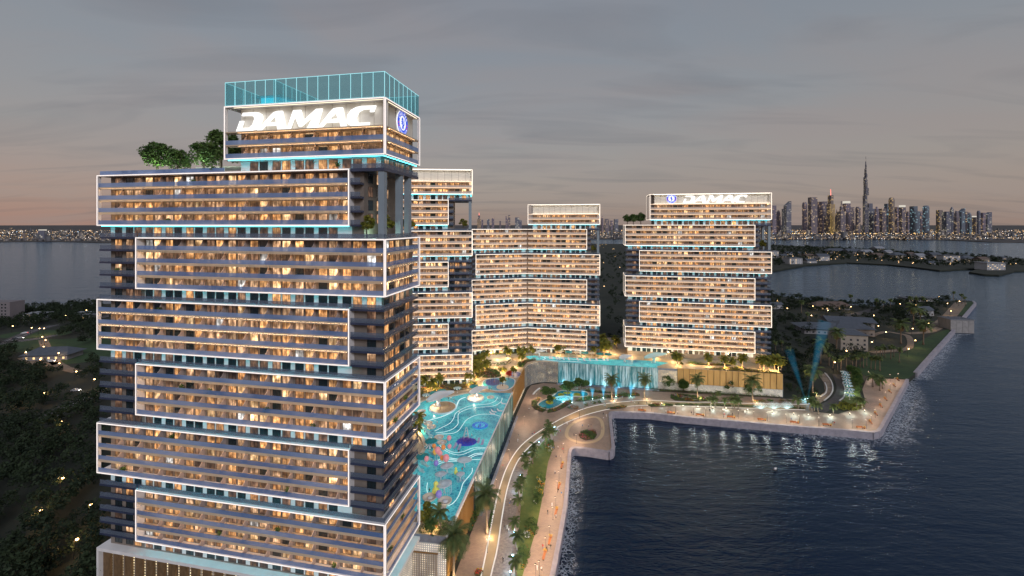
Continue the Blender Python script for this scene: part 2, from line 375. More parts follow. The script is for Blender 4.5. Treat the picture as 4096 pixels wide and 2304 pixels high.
    def rail(s, u0, u1, z, dark=False, side_r=False, v=None, ur=None, h=1.12):
        b = MB(); v = v if v is not None else (.42 if dark else .2); ur = -v if ur is None else ur
        b.box(u0,u1,v,v+.03,z+.02,z+h)
        if side_r: b.box(ur-.03,ur,v+.03,DEP-.55,z+.02,z+h)
        s.put('balustrade', b, M['rail_dark'] if dark else s.glz)
    def soffit(s, u0, u1, z, side_r=False):
        e = MB(); e.box(u0,u1,.32,.40,z-.10,z-.02,1); e.box(u0,u1,.21,.30,z-.26,z-.002,0)
        if side_r: e.box(-.40,-.32,BD+.6,DEP-3,z-.10,z-.02,1); e.box(-.30,-.21,BD+.6,DEP-3,z-.26,z-.002,0)
        s.put('soffit_light', e, [M['tan'],s.sof])
    def cyan(s, u0, u1, z, side_r=False):
        e = MB(); e.box(u0+.6,u1-.6,.75,.9,z-.08,z-.01)
        if side_r: e.box(-.9,-.75,.9,DEP-.8,z-.08,z-.01)
        s.put('cyan_light_strip', e, M['cyan'])
    def storeys(s, W, ul, ur, boxes, nbox, ztop, first_odd=True, left_end=True, right_end=True, void=True, core_l=None, core_r=None, ref=0.):
        """Alternating projecting boxes, each four storeys, with a recessed storey between."""
        core_l = -W+2.0 if core_l is None else core_l; core_r = -2.0 if core_r is None else core_r
        vz = ztop-17.
        b = MB(); b.box(core_l, core_r, BD, DEP-.6, -.5, vz)
        s.put('wall', b, M['taupe'])
        ce = min(core_r, ur+2.6) if void else core_r
        b = MB(); b.box(core_l, ce, BD, DEP-.6, vz, ztop-.2)
        s.put('wall', b, [M['taupe']])
        for i in range(nbox):
            zt = ztop-17*i; zb = zt-14.; odd = (i % 2 == 0) == first_odd
            u0 = -W if odd else (ul if left_end else -W); u1 = (ur if right_end else 0) if odd else 0
            lf = left_end; rf = right_end
            s.frame(u0,u1,zb,zt,lf,rf,wrap_r=(not odd) and right_end,wrap_l=odd and left_end)
            wr = (not odd) and right_end
            vd = void and i == 0
            for k in range(4):
                z = zb+.42+FL*k
                if k: s.slab(u0+.43,u1-.43 if not wr else -.14,z,side_r=wr)
                s.rail(u0+.43,u1-.43 if not wr else -.2,z,side_r=wr)
                s.soffit(u0+1,u1-1,z+(2.98 if k < 3 else 3.1),side_r=wr)
                s.row(max(u0+.5,core_l),min(u1-.5,core_r),z,ref=ref)
                if wr: s.side_row(core_r+.0,BD+1.2,DEP-1.5,z)
            # the darker wing storeys outside the box, and the storey between boxes
            for k in range(-1,4):
                z = zb+.42+FL*k if k >= 0 else zb-3.0
                last = i == nbox-1
                if left_end and not odd:
                    if k >= 0: s.slab(-W+.5,u0-.02,z,True); s.rail(-W+.6,u0-.02,z,True)
                    elif not last: pass
                    s.row(core_l,u0,z,ref=ref,fins=False,kind=lambda: random.choices([0,1,3,4],[10,12,38,40])[0])
                if odd and left_end and k == -1 and not last:
                    s.slab(-W+.5,ul-.02,z,True); s.rail(-W+.6,ul-.02,z,True)
                if right_end and odd:
                    if not vd:
                        if k >= 0:
                            s.slab(u1+.02,-.35,z,True,side_r=True); s.rail(u1+.02,-.42,z,True,side_r=True)
                        s.row(u1+.2,core_r,z,ref=ref,fins=False,kind=lambda: random.choices([0,1,3,4],[8,15,42,35])[0])
                        s.side_row(core_r,BD+1.2,DEP-1.5,z,kind=lambda: random.choices([0,1,3,4],[22,25,33,20])[0])
                    elif k >= 0:
                        s.slab(u1+.02,ce,z,True); s.rail(u1+.02,ce,z,True)
                        for vv in (4.2,8.4,12.6): s.win(ce,vv,z+.1,math.pi/2,random.choice([3,4,1]))
                if right_end and not odd and k == -1 and not last:
                    s.slab(ur+.02,-.35,z,True,side_r=True); s.rail(ur+.02,-.42,z,True,side_r=True)
                    s.side_row(core_r,BD+1.2,DEP-1.5,z,kind=lambda: random.choice([3,4,1]))
            # recessed storey below this box: pale piers lit cyan, dark panes
            zc = zb-3.0; g0 = max(u0+.6,core_l); g1 = min(u1-.6,core_r)
            b = MB(); b.box(g0,g1,BD-.035,BD-.002,zc+.01,zb-.01); s.put('recess_wall', b, M['white'])
            s.row(g0,g1,zc,v=BD-.04,ref=ref,fins=False,kind=lambda: random.choices([0,3,4],[18,34,48])[0])
            s.cyan(u0,u1,zb,side_r=(not odd) and right_end)
            # balustrade round the roof terrace of the next box down
            if i < nbox-1:
                nodd = not odd; n0 = -W if nodd else (ul if left_end else -W); n1 = (ur if right_end else 0) if nodd else 0
                s.rail(n0+.3,n1-.3,zc,True,side_r=(not nodd) and right_end,v=.55)
        return vz, ce
    def crown(s, u0, u1, z0, nf, wrap_r=True, zroof=None, lettered=False, panel_l=3.6, wrap_l=True):
        """The top box: nf storeys of flats under a tall lit sign band."""
        zt = z0+.42+FL*nf+6.6
        s.frame(u0,u1,z0,zt,True,True,wrap_r,wrap_l,'crown_frame')
        b = MB(); b.box(u0+3.2,u1-2.0,BD,DEP-.6,zroof-.2,zt-.5); s.put('wall', b, M['taupe'])
        for k in range(nf+1):
            z = z0+.42+FL*k
            if k: s.slab(u0+.43,-.14 if wrap_r else u1-.43,z,side_r=wrap_r)
            if k < nf:
                s.rail(u0+.43,-.2 if wrap_r else u1-.43,z,side_r=wrap_r); s.soffit(u0+4,u1-1,z+2.98,side_r=wrap_r)
                s.row(u0+3.5,u1-2.3,z); s.side_row(u1-2.0,BD+1.2,DEP-1.5,z)
        zs = z0+.42+FL*nf
        n = round((u1-u0-4.0)/panel_l); w = (u1-u0-3.4)/n; mesh = None
        for k in range(n):
            if not mesh: mesh = MB().box(.06,w-.06,BD-.1,BD-.003,zs+.02,zt-.45).mesh('sign_panel', M['cream'])
            o = link('sign_panel', mesh, s.root); o.matrix_local = s.T @ Matrix.Translation((u0+3.2+k*w,0,0))
        for k in range(5):
            o = link('sign_panel', MB().box(u1-1.99,u1-1.9,.1,3.4,zs+.02,zt-.45).mesh('sign_panel', M['cream']) if k == 0 else m2, s.root); m2 = o.data
            o.matrix_local = s.T @ Matrix.Translation((0,BD+.1+k*3.6,0))
        e = MB(); e.box(u0+2.5,u1-.8,.45,.7,zt-.47,zt-.43); e.box(u1-.7,u1-.5,2.5,DEP-1,zt-.47,zt-.43); e.box(u0+2.5,u1-.8,.5,.7,zs+.003,zs+.06)
        s.put('sign_wash_light', e, M['sign_wash'] if s.led is M['led'] else M['sign_wash_far'])
        # the recessed storey carrying the crown
        b = MB(); b.box(u0+3.2,u1-2.2,BD-.035,BD-.002,zroof+.02,z0-.02); s.put('recess_wall', b, M['white'])
        s.row(u0+3.5,u1-2.3,zroof+.02,v=BD-.04,fins=False,kind=lambda: random.choice([0,3,3,4])); s.side_row(u1-2.0,BD+1.2,DEP-1.5,zroof+.02)
        s.cyan(u0,u1,z0,side_r=wrap_r)
        return zt, zs
    def columns(s, ur, z0, z1, spots):
        for u, v in spots: s.put('column', MB().box(u-.75,u+.75,v-.75,v+.75,z0,z1-.003), M['column'])
    def overhang(s, u0, zt):
        b = MB(); b.box(u0,-.3,.3,DEP-.4,zt-.75,zt); s.put('terrace_slab', b, M['navy'])
        s.rail(u0,-.42,zt,True,side_r=True)
    def finish(s, nf=290):
        cp = Vector((0,0,104.5)); base = Vector(s.root.location)
        def split(items, key, name, meshes, limit=290):
            items.sort(key=lambda it: ((base+key(it).translation)-cp).length)
            for it in items[:limit]:
                o = link(name, meshes(it)[0], s.root); o.matrix_local = key(it)
            groups = {}
            for it in items[limit:]: groups.setdefault(id(meshes(it)[0]), [meshes(it), []])[1].append(key(it))
            for me, mats in groups.values():
                v = np.array(me[1].v); nv = len(v); V = []; F = []; MI = []
                for i, mt in enumerate(mats):
                    A = np.array(mt); V.append(v @ A[:3,:3].T + A[:3,3]); F += [tuple(x+i*nv for x in f) for f in me[1].f]; MI += me[1].m
                m = bpy.data.meshes.new(name+'_mass'); m.from_pydata(np.concatenate(V).tolist(), [], F)
                for q in me[0].materials: m.materials.append(q)
                m.polygons.foreach_set('material_index', MI)
                o = link(name+'_rows', m, s.root); o['kind'] = 'stuff'
        split(s.wins, lambda t: t[0], 'window', lambda t: WIN[t[1]])
        split(s.fins, lambda t: t, 'partition', lambda t: FIN, nf)

ZP = 16.1
TA = Tower('apartment_tower', 'nearest and tallest apartment tower with lettered glass-topped crown', (-30.2,104,ZP))
TA.wing((0,0), R(-11))
vz, ce = TA.storeys(85.7, -72.7, -9.3, None, 6, 102.)
TA.overhang(-9.3+.02, 102.); TA.columns(0, 85., 101.25, [(-1.3,1.3),(-1.3,10.4),(-1.3,15.6)])
ztA, zsA = TA.crown(-44.8, 0, 105., 2, zroof=102.)
TB = Tower('apartment_tower', 'apartment tower with blank panelled crown half hidden behind the nearest tower', (-21.8,241,ZP))
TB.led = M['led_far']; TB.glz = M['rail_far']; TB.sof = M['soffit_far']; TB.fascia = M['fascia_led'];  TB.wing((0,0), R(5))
TB.storeys(72., -60., -13.0, None, 6, 102.)
TB.overhang(-13.0+.02, 102.); TB.columns(0, 85., 101.25, [(-1.3,1.3),(-1.3,10.4)])
TB.crown(-44.8, 0, 105., 2, zroof=102.)
TC = Tower('apartment_tower', 'bent apartment tower with angled facade in the middle of the resort', (59,293,ZP))
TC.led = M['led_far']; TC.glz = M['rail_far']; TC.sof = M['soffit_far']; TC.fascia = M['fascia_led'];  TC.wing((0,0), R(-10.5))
TC.storeys(49.2, -49.2, -8.6, None, 5, 85.3, left_end=False, core_l=-49.8)
TC.overhang(-8.6+.02, 85.3); TC.columns(0, 68.3, 84.55, [(-1.3,1.3),(-1.3,12)])
TC.crown(-49.0, 0, 88.4, 2, zroof=85.3)
TC.wing((-48.375,8.965), R(13.5))
TC.storeys(38.7, -36.0, 0, None, 5, 85.3, right_end=False, void=False, core_r=.5, ref=-3.)
TD = Tower('apartment_tower', 'far apartment tower with round crest and letters on its crown', (164,276,ZP))
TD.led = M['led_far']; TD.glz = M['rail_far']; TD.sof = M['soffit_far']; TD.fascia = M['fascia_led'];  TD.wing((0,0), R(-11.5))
TD.storeys(90., -80.7, -9.6, None, 5, 88.2)
TD.overhang(-9.6+.02, 88.2); TD.columns(0, 71.2, 87.4, [(-1.3,1.3),(-1.3,12)])
ztD, zsD = TD.crown(-74., 0, 91.4, 3, zroof=88.2)
TA.finish()
for t in (TB,TC,TD): t.finish(0)

# ------------------------------------------------------------------ signs, crest, glass crown
from mathutils.geometry import tessellate_polygon
def flat_shape(b, outer, holes=(), y0=0., y1=.35, mi=0):
    """Extrude an XZ outline with holes into a solid letter between y0 (front) and y1."""
    loops = [outer]+list(holes); pts = [p for l in loops for p in l]
    tri = tessellate_polygon([[Vector((x,z,0)) for x,z in l] for l in loops])
    o = len(b.v); n = len(pts)
    b.v += [(x,y0,z) for x,z in pts]+[(x,y1,z) for x,z in pts]
    for t in tri:
        (ax,az),(bx,bz),(cx,cz) = (pts[i] for i in t); s = (bx-ax)*(cz-az)-(bz-az)*(cx-ax)
        t = t if s > 0 else t[::-1]
        b.f.append(tuple(o+i for i in t)); b.m.append(mi)
    k = 0
    for l in loops:
        for i in range(len(l)):
            j = (i+1) % len(l); b.f.append((o+k+i,o+k+j,o+n+k+j,o+n+k+i)); b.m.append(mi)
        k += len(l)
    return b
LET = [([(235,338),(360,334),(388,345),(395,378),(372,445),(330,484),(233,490),(262,398),(213,400),(162,536),(340,528),(425,500),(478,440),(502,370),(492,318),(455,294),(400,290),(252,298)],()),
 ([(425,525),(480,520),(532,463),(680,455),(690,512),(800,506),(752,272),(690,275),(640,290),(600,328)],([(577,418),(656,338),(672,413)],)),
 ([(806,506),(888,266),(985,261),(1020,392),(1180,249),(1260,245),(1190,490),(1062,495),(1140,345),(985,474),(962,475),(908,345),(850,502)],()),
 ([(1196,488),(1250,484),(1303,424),(1478,416),(1490,474),(1562,471),(1515,231),(1440,235),(1395,246),(1352,290)],([(1345,378),(1430,300),(1452,373)],)),
 ([(1940,208),(1910,288),(1860,290),(1868,254),(1780,257),(1722,288),(1692,350),(1692,400),(1722,426),(1858,420),(1850,460),(1640,468),(1590,450),(1562,410),(1575,330),(1620,265),(1690,228),(1760,213)],())]
def nrm(p):
    x,y = p; k = (880+x/3.1415-2048)/1750
    u = (k*104+30.2)/(.9816+.1908*k); t = (535-.0444*(x-165)-y)/(235+.0096*(x-165))
    return ((u+41.97)/39.24, t)
LETTERS = []
for o, h in LET:
    b = MB(); sc = lambda l: [(nrm(p)[0]*39.2, nrm(p)[1]*4.85) for p in l]
    LETTERS.append(flat_shape(b, sc(o), [sc(q) for q in h]).mesh('letter', M['letter']))
def sign(label, loc, rz):
    t = thing('sign', label, 'sign', loc, rz)
    for m in LETTERS: link('letter', m, t)
    return t
def at(tw, u, v, z): return tuple((tw.root.location + (Matrix.Rotation(tw.ang,4,'Z') @ Vector((u,v,z)))))
sign('glowing white slanted letters across the crown of the nearest tower', at(TA,-42,.9,zsA+.12), R(-11))
sign('glowing white slanted letters across the crown of the far tower', at(TD,-53.1,.9,zsD+.5), R(-11.5))
M['crest_blue'] = mat('crest_blue', (.02,.06,.45), .4, emit=(.03,.10,.75), es=.75, sampling='NONE')
M['crest_white'] = mat('crest_white', (.8,.8,.82), .4, emit=(.9,.93,1), es=.8, sampling='NONE')
M['crest_red'] = mat('crest_red', (.5,.02,.03), .4, emit=(.8,.08,.10), es=.7, sampling='NONE')
M['mosaic_blue'] = mat('mosaic_blue', (.01,.10,.42), .2, emit=(.01,.12,.62), es=.45, sampling='NONE')
M['mosaic_pale'] = mat('mosaic_pale', (.05,.40,.55), .2, emit=(.02,.42,.62), es=.45, sampling='NONE')
def text_mesh(ch):
    c = bpy.data.curves.new('glyph','FONT'); c.body = ch; c.align_x = 'CENTER'; c.size = 1.05; c.offset = .02
    o = bpy.data.objects.new('glyph', c); COL.objects.link(o); dg = bpy.context.evaluated_depsgraph_get(); dg.update()
    me = bpy.data.meshes.new_from_object(o.evaluated_get(dg)); bpy.data.objects.remove(o)
    r = ([tuple(v.co) for v in me.vertices], [tuple(p.vertices) for p in me.polygons]); bpy.data.meshes.remove(me); return r
GLY = {c: text_mesh(c) for c in set('CHELSEAFOOTBALLCLUB')}
LION = [(.15,-1.55),(-.05,-1.35),(-.2,-1.5),(-.55,-1.55),(-.5,-1.35),(-.3,-1.25),(-.35,-.9),(-.1,-.6),(-.2,-.2),(-.55,-.45),(-.85,-.35),(-.8,-.2),(-.5,-.2),(-.35,.1),(-.75,.15),(-1.0,.4),(-.85,.5),(-.6,.35),(-.25,.4),(-.35,.7),(-.65,.75),(-.75,1.0),(-.5,1.1),(-.35,1.35),(-.05,1.5),(.15,1.35),(.3,1.1),(.3,.7),(.45,.3),(.4,-.1),(.5,-.4),(.75,-.35),(.9,0),(.75,.5),(.95,.9),(.75,1.15),(.9,1.2),(1.15,.9),(.95,.5),(1.1,0),(.9,-.5),(.6,-.65),(.55,-.95),(.75,-1.2),(.7,-1.45),(.45,-1.55),(.45,-1.4),(.5,-1.2),(.25,-1.0),(.15,-1.2)]
def crest(label, cat, loc, rot, mats, parent=None, name='crest'):
    t = thing(name, label, cat, loc) if not parent else link(name, None, parent, loc)
    t.rotation_euler = rot; N = 40
    ring = lambda r: [(r*math.cos(2*math.pi*i/N), r*math.sin(2*math.pi*i/N)) for i in range(N)]
    flat_shape(MB(), ring(3.2), (), .06, .3).build('disc', mats[1], t)
    flat_shape(MB(), ring(3.12), (ring(1.95)[::-1],), 0, .058).build('ring', mats[0], t)
    b = MB()
    for word, a0, da, top in (('CHELSEA', 150, -20, 1), ('FOOTBALL CLUB', 213, 9.4, 0)):
        for i, ch in enumerate(word):
            if ch == ' ': continue
            a = R(a0+da*i) if top else R(a0+da*i)
            vs, fs = GLY[ch]; r = 2.2 if top else 2.88; rot2 = a-math.pi/2 if top else a+math.pi/2
            k = 1. if top else .62
            b.add([(r*math.cos(a)+k*(x*math.cos(rot2)-y*math.sin(rot2)), -.03, r*math.sin(a)+k*(x*math.sin(rot2)+y*math.cos(rot2))) for x,y,z in vs], fs)
    b.build('lettering', mats[1], t)
    flat_shape(MB(), [(x*1.02,z*1.02) for x,z in LION], (), .0, .058).build('lion', mats[0], t)
    b = MB()
    for a in (-5,185,-24,204):
        c = (2.55*math.cos(R(a)), 2.55*math.sin(R(a)))
        flat_shape(b, [(c[0]+.24*math.cos(k*R(36)), c[1]+.24*math.sin(k*R(36))) for k in range(10)], (), -.03, -.005)
    b.build('rosette', mats[2], t)
    return t
CM = [M['crest_blue'],M['crest_white'],M['crest_red']]
crest('round blue and white lion crest on the side of the nearest tower crown', 'crest', at(TA,-1.5,13,zsA+3.3), (0,0,R(79)), CM)
crest('round blue and white lion crest beside the letters on the far tower', 'crest', at(TD,-60,1.6,zsD+3.5), (0,0,R(-11.5)), CM)
M['teal_glass'] = glass('teal_screen_glass', (.30,.66,.70), .24, .05, .7)
M['cyan_line'] = emat('cyan_glass_edge', (.45,.92,1), 1.1, 'NONE')
M['cyan_room'] = glass('cyan_lit_glass', (.15,.65,.75), .8, .2, .5, emit=(.02,.62,.78), es=1.3)
def glass_roof():
    zt = ztA; u0, u1 = -44.6, -.25; H = 6.1
    T = TA.T; rt = TA.root
    gs = link('glass_screen', None, rt); gs.matrix_local = T
    def run(p0, p1, n):
        p0 = Vector(p0); p1 = Vector(p1)
        for k in range(n):
            a = p0.lerp(p1,k/n); c = p0.lerp(p1,(k+1)/n); d = (c-a).normalized()
            MB().bar((*(a+d*.06).xy,zt+H/2+.02),(*(c-d*.06).xy,zt+H/2+.02),.05,H-.1).build('pane', M['teal_glass'], gs)
            MB().bar((*a.xy,zt+.02),(*a.xy,zt+H),.10).build('mullion', M['cyan_line'], gs)
        MB().bar((*p0.xy,zt+H),(*p1.xy,zt+H),.10).build('top_rail', M['cyan_line'], gs)
        MB().bar((*p0.xy,zt+.08),(*p1.xy,zt+.08),.14).build('bottom_rail', M['cyan_line'], gs)
    f,bk = .3,DEP-.3
    run((u0,f,0),(u1,f,0),15); run((u1,f,0),(u1,bk,0),8); run((u0,f,0),(u0,bk,0),7); run((u0,bk,0),(u1,bk,0),13); run((-30.5,f+.2,0),(-30.5,bk-.2,0),6)
    rm = link('roof_room', None, rt); rm.matrix_local = T
    MB().box(-39,-33,6,17,zt+.02,zt+3.4).build('lit_wall', M['cyan_room'], rm)
    MB().box(-40.4,-31.5,4.5,18.5,zt+3.42,zt+3.62).build('flat_roof', mat('roof_room_slab',(.25,.55,.6),.4), rm)
glass_roof()
# ------------------------------------------------------------------ podium
M['gold'] = mat('gold_panel', (.52,.30,.10), .5, metal=.2, var=.12, scale=.7, stretch=(1,1,.15))
M['gold_rib'] = mat('gold_rib', (.27,.155,.055), .4, metal=.4)
M['bronze'] = mat('bronze_panel', (.22,.135,.07), .5, metal=.3, var=.22, scale=1.4, stretch=(1,1,.5), bump=.35, bdist=.08)
M['deck'] = mat('deck_paving', (.42,.33,.24), .7, var=.14, scale=.8, detail=8)
M['trough'] = mat('grey_stone', (.20,.21,.25), .55, var=.2, scale=.6)
def perf_mat(name, base, glow, s, sx, sz):
    """Perforated metal lit from behind: rows of glowing holes."""
    m = bpy.data.materials.new(name); m.use_nodes = True; nt = m.node_tree; N = nt.nodes; L = nt.links; p = N['Principled BSDF']
    p.inputs['Base Color'].default_value = (*base,1); p.inputs['Roughness'].default_value = .45; p.inputs['Emission Color'].default_value = (*glow,1)
    tc = N.new('ShaderNodeTexCoord'); sep = N.new('ShaderNodeSeparateXYZ'); L.new(tc.outputs['UV'], sep.inputs[0])
    def MA(op, a, b=0.):
        q = N.new('ShaderNodeMath'); q.operation = op
        for i,v in enumerate((a,b)):
            if isinstance(v,(int,float)): q.inputs[i].default_value = v
            else: L.new(v,q.inputs[i])
        return q.outputs[0]
    fx = MA('SUBTRACT', MA('FRACT', MA('MULTIPLY',sep.outputs[0],sx)), .5); fz = MA('SUBTRACT', MA('FRACT', MA('MULTIPLY',sep.outputs[1],sz)), .5)
    r = MA('SQRT', MA('ADD', MA('MULTIPLY',fx,fx), MA('MULTIPLY',fz,fz))); dot = MA('LESS_THAN', r, .27)
    n = N.new('ShaderNodeTexNoise'); n.inputs['Scale'].default_value = .35; n.inputs['Detail'].default_value = 3; L.new(tc.outputs['UV'], n.inputs['Vector'])
    k = MA('MULTIPLY', dot, MA('MULTIPLY', MA('POWER', MA('MULTIPLY', n.outputs[0], 1.7), 3.), s))
    L.new(k, p.inputs['Emission Strength']); m.cycles.emission_sampling = 'NONE'; return m
M['perf'] = perf_mat('perforated_screen', (.40,.34,.30), (1,.78,.42), 1.4, 1.35, 1.35)
M['perf_white'] = perf_mat('white_perforated_screen', (.62,.58,.54), (1,.85,.62), .9, 1.6, 1.6)
def wall_strip(pts, z0, z1, name, m, parent, off=0.):
    """Upright sheet with thickness following a line, unrolled for its perforation pattern."""
    vs=[]; fs=[]; uv=[]; L_ = 0; n = len(pts)
    for i,p in enumerate(pts):
        if i: L_ += math.dist(p, pts[i-1])
        vs += [(p[0],p[1],z0),(p[0],p[1],z1)]; uv += [(L_,z0),(L_,z1)]
    for i in range(n-1): fs.append((2*i,2*i+2,2*i+3,2*i+1))
    me = bpy.data.meshes.new(name); me.from_pydata(vs,[],fs); me.materials.append(m)
    ul = me.uv_layers.new(name='UVMap')
    for lp in me.loops: ul.data[lp.index].uv = uv[lp.vertex_index]
    o = link(name, me, parent); sm = o.modifiers.new('thickness','SOLIDIFY'); sm.thickness = .25; sm.offset = -1
    return o
def line(p0, p1, t): return (p0[0]+(p1[0]-p0[0])*t, p0[1]+(p1[1]-p0[1])*t)
def panel_run(p0, p1, z0, z1, pitch, m, rib, parent, name='cladding_panel', ribw=.28):
    d = math.dist(p0,p1); n = max(1,round(d/pitch)); w = d/n; a = math.atan2(p1[1]-p0[1],p1[0]-p0[0])
    me = MB().box(ribw/2+.03,w-ribw/2-.03,-.16,-.003,z0,z1).mesh(name, m); mr = MB().box(-ribw/2,ribw/2,-.42,-.003,z0-.02,z1+.02).mesh('rib', rib)
    for k in range(n):
        q = line(p0,p1,k/n); link(name, me, parent, (*q,0), a); link('rib', mr, parent, (*q,0), a)
PS0, PS1, PS2 = (-18.6,124.), (0.2,231.), (7.6,268.)     # the long side wall beside the promenade
PF0, PF1 = (29,281.), (159.3,257.2)                      # the long front wall behind the fountain garden
CURVE = [PS2, (9.2,273.6), (12.2,278.), (16.5,281.), (22,282.), PF0]
pod_out = [(-29,125.5), PS0, PS1, PS2]+CURVE[1:]+[PF1, (175,335), (120,345), (-20,335), (-120,320), (-125,228), (-108,150), (-34,150)]
pod = thing('podium_building', 'low podium with gold panelled walls and roof gardens under the towers', 'podium')
b = MB(); b.prism(pod_out, 2.5, 16.0, 0); b.build('wall', M['trough'], pod)
b = MB(); b.prism(pod_out, 16.0, 16.1, 0); b.build('deck', M['deck'], pod)
# podium under the nearest tower with bronze fins and a white parapet
apod = thing('tower_podium', 'bronze finned base with white cornice under the nearest tower', 'podium', (-30.2,104,0), R(-11))
b = MB(); b.box(-85.2,-2.4,2.0,21.5,2.5,ZP-1.35); b.build('wall', M['bronze'], apod)
b = MB(); b.box(-85.7,-72.7,0,DEP,ZP-1.3,ZP-.45); b.box(-72.7,0.,0,DEP,ZP-1.3,ZP-.45); b.build('cornice', M['white'], apod)
b = MB(); b.box(-85.7,-85.0,0,1.8,2.6,ZP-1.32); b.build('corner_post', M['white'], apod)
mf = MB().box(0,2.2,.9,1.6,2.6,ZP-1.4).mesh('fin', M['bronze'])
for k in range(23): link('fin', mf, apod, (-84.6+3.6*k,0,0))
uvp = wall_strip([(-84.8,1.95),(-2.5,1.95)], 2.6, ZP-1.4, 'perforated_screen', M['perf'], apod)
wall_strip([(-2.3,2.0),(-2.3,21.5)], 2.6, ZP-1.4, 'perforated_screen', M['perf_white'], apod)
# near end wall of the pool terrace: perforated screen and gold slat gate
wall_strip([(-29,125.2),(-18.7,123.8)], 3, 13.8, 'perforated_screen', M['perf_white'], pod)
gt = thing('slat_gate', 'golden slatted gate in the perforated wall below the nearest pool', 'gate', (-28.2,124.6,3), R(-7.7))
ms = MB().box(0,.12,-.15,0,0,8.2).mesh('slat', M['gold_rib'])
for k in range(15): link('slat', ms, gt, (.5*k,0,.1))
MB().box(-.2,7.4,-.2,.05,8.3,8.6).build('top_rail', M['gold_rib'], gt)
# side wall: gold, then the long overflow, then gold again
dd = lambda t: line(PS0,PS1,t)
panel_run(dd(.0), dd(.27), 3, 14.6, 1.5, M['gold'], M['gold_rib'], pod)
b = MB(); b.bar((*dd(0),15.6),(*dd(1),15.6),.5,1.2); b.build('parapet', M['white'], pod)
panel_run(PS1, PS2, 5.2, 17.2, 1.9, M['gold'], M['gold_rib'], pod)
wall_strip([dd(.98), PS2], 3, 5.2, 'perforated_screen', M['perf'], pod)
wall_strip(CURVE+[line(PF0,PF1,.003)], 3, 16.3, 'perforated_screen', M['perf'], pod)
g0, g1 = line(PF0,PF1,.555), PF1
panel_run(g0, g1, 7.4, 16.6, 3.4, M['gold'], M['gold_rib'], pod)
wall_strip([line(PF0,PF1,.47), line(PF0,PF1,.998)], 3, 7.2, 'perforated_screen', M['perf_white'], pod)
wall_strip([line(PF0,PF1,.47), g0], 7.3, 15.0, 'perforated_screen', M['perf'], pod)
# ------------------------------------------------------------------ falling water
def fall_mat(name, dark, light, glow):
    m = bpy.data.materials.new(name); m.use_nodes = True; nt = m.node_tree; N = nt.nodes; L = nt.links; p = N['Principled BSDF']; p.inputs['Roughness'].default_value = .25
    tc = N.new('ShaderNodeTexCoord'); a = None
    fac = []
    for st, sc, det in (((1,.06,1),1.1,8),((1,.12,1),.28,6)):
        mp = N.new('ShaderNodeMapping'); mp.inputs['Scale'].default_value = st; L.new(tc.outputs['UV'], mp.inputs[0])
        n = N.new('ShaderNodeTexNoise'); n.inputs['Scale'].default_value = sc; n.inputs['Detail'].default_value = det; n.inputs['Roughness'].default_value = .65; L.new(mp.outputs[0], n.inputs['Vector']); fac.append(n.outputs[0])
    q = N.new('ShaderNodeMath'); q.operation = 'MULTIPLY'; L.new(fac[0], q.inputs[0]); L.new(fac[1], q.inputs[1])
    r = N.new('ShaderNodeValToRGB'); e = r.color_ramp.elements; e[0].position = .20; e[1].position = .36; e[0].color = (*dark,1); e[1].color = (*light,1)
    L.new(q.outputs[0], r.inputs[0]); L.new(r.outputs[0], p.inputs['Base Color'])
    bp = N.new('ShaderNodeBump'); bp.inputs['Strength'].default_value = .6; bp.inputs['Distance'].default_value = .3; L.new(q.outputs[0], bp.inputs['Height']); L.new(bp.outputs[0], p.inputs['Normal'])
    return m
M['fall'] = fall_mat('falling_water', (.03,.17,.19), (.75,.88,.9), 0)
M['fall_dark'] = fall_mat('dark_falling_water', (.035,.10,.09), (.30,.42,.40), 0)
def waterfall(label, p0, p1, z0, z1, m, out):
    n = 80; d = Vector((p1[0]-p0[0],p1[1]-p0[1])).normalized(); nx = Vector((d.y,-d.x)); pts = []
    for i in range(n+1):
        q = Vector(line(p0,p1,i/n)) + nx*(out+.18*math.sin(i*1.7)*random.random()); pts.append(tuple(q))
    o = wall_strip(pts, z0, z1, 'waterfall', m, None); return tag(o, label, 'waterfall')
waterfall('broad white waterfall pouring off the far pool behind the fountain garden', line(PF0,PF1,.004), line(PF0,PF1,.468), 3.1, 16.0, M['fall'], .5)
waterfall('long dark water curtain overflowing the side of the nearest pool', dd(.275), dd(.995), 3.4, 16.0, M['fall_dark'], .5)
def trough(label, p0, p1, w):
    d = Vector((p1[0]-p0[0],p1[1]-p0[1])).normalized(); n = Vector((d.y,-d.x)); t = thing('water_channel', label, 'channel')
    a0 = Vector(p0)+n*w; a1 = Vector(p1)+n*w
    MB().bar((*a0,3.3),(*a1,3.3),.9,.9).build('kerb', M['trough'], t)
    q0 = Vector(p0)+n*(w/2); q1 = Vector(p1)+n*(w/2)
    MB().bar((*q0,3.12),(*q1,3.12),w-.9,.2).build('water', M['sea'], t)
trough('grey stone water channel at the foot of the dark water curtain', dd(.27), dd(1.0), 2.6)
trough('pale stone basin edge at the foot of the broad white waterfall', line(PF0,PF1,.0), line(PF0,PF1,.47), 3.2)
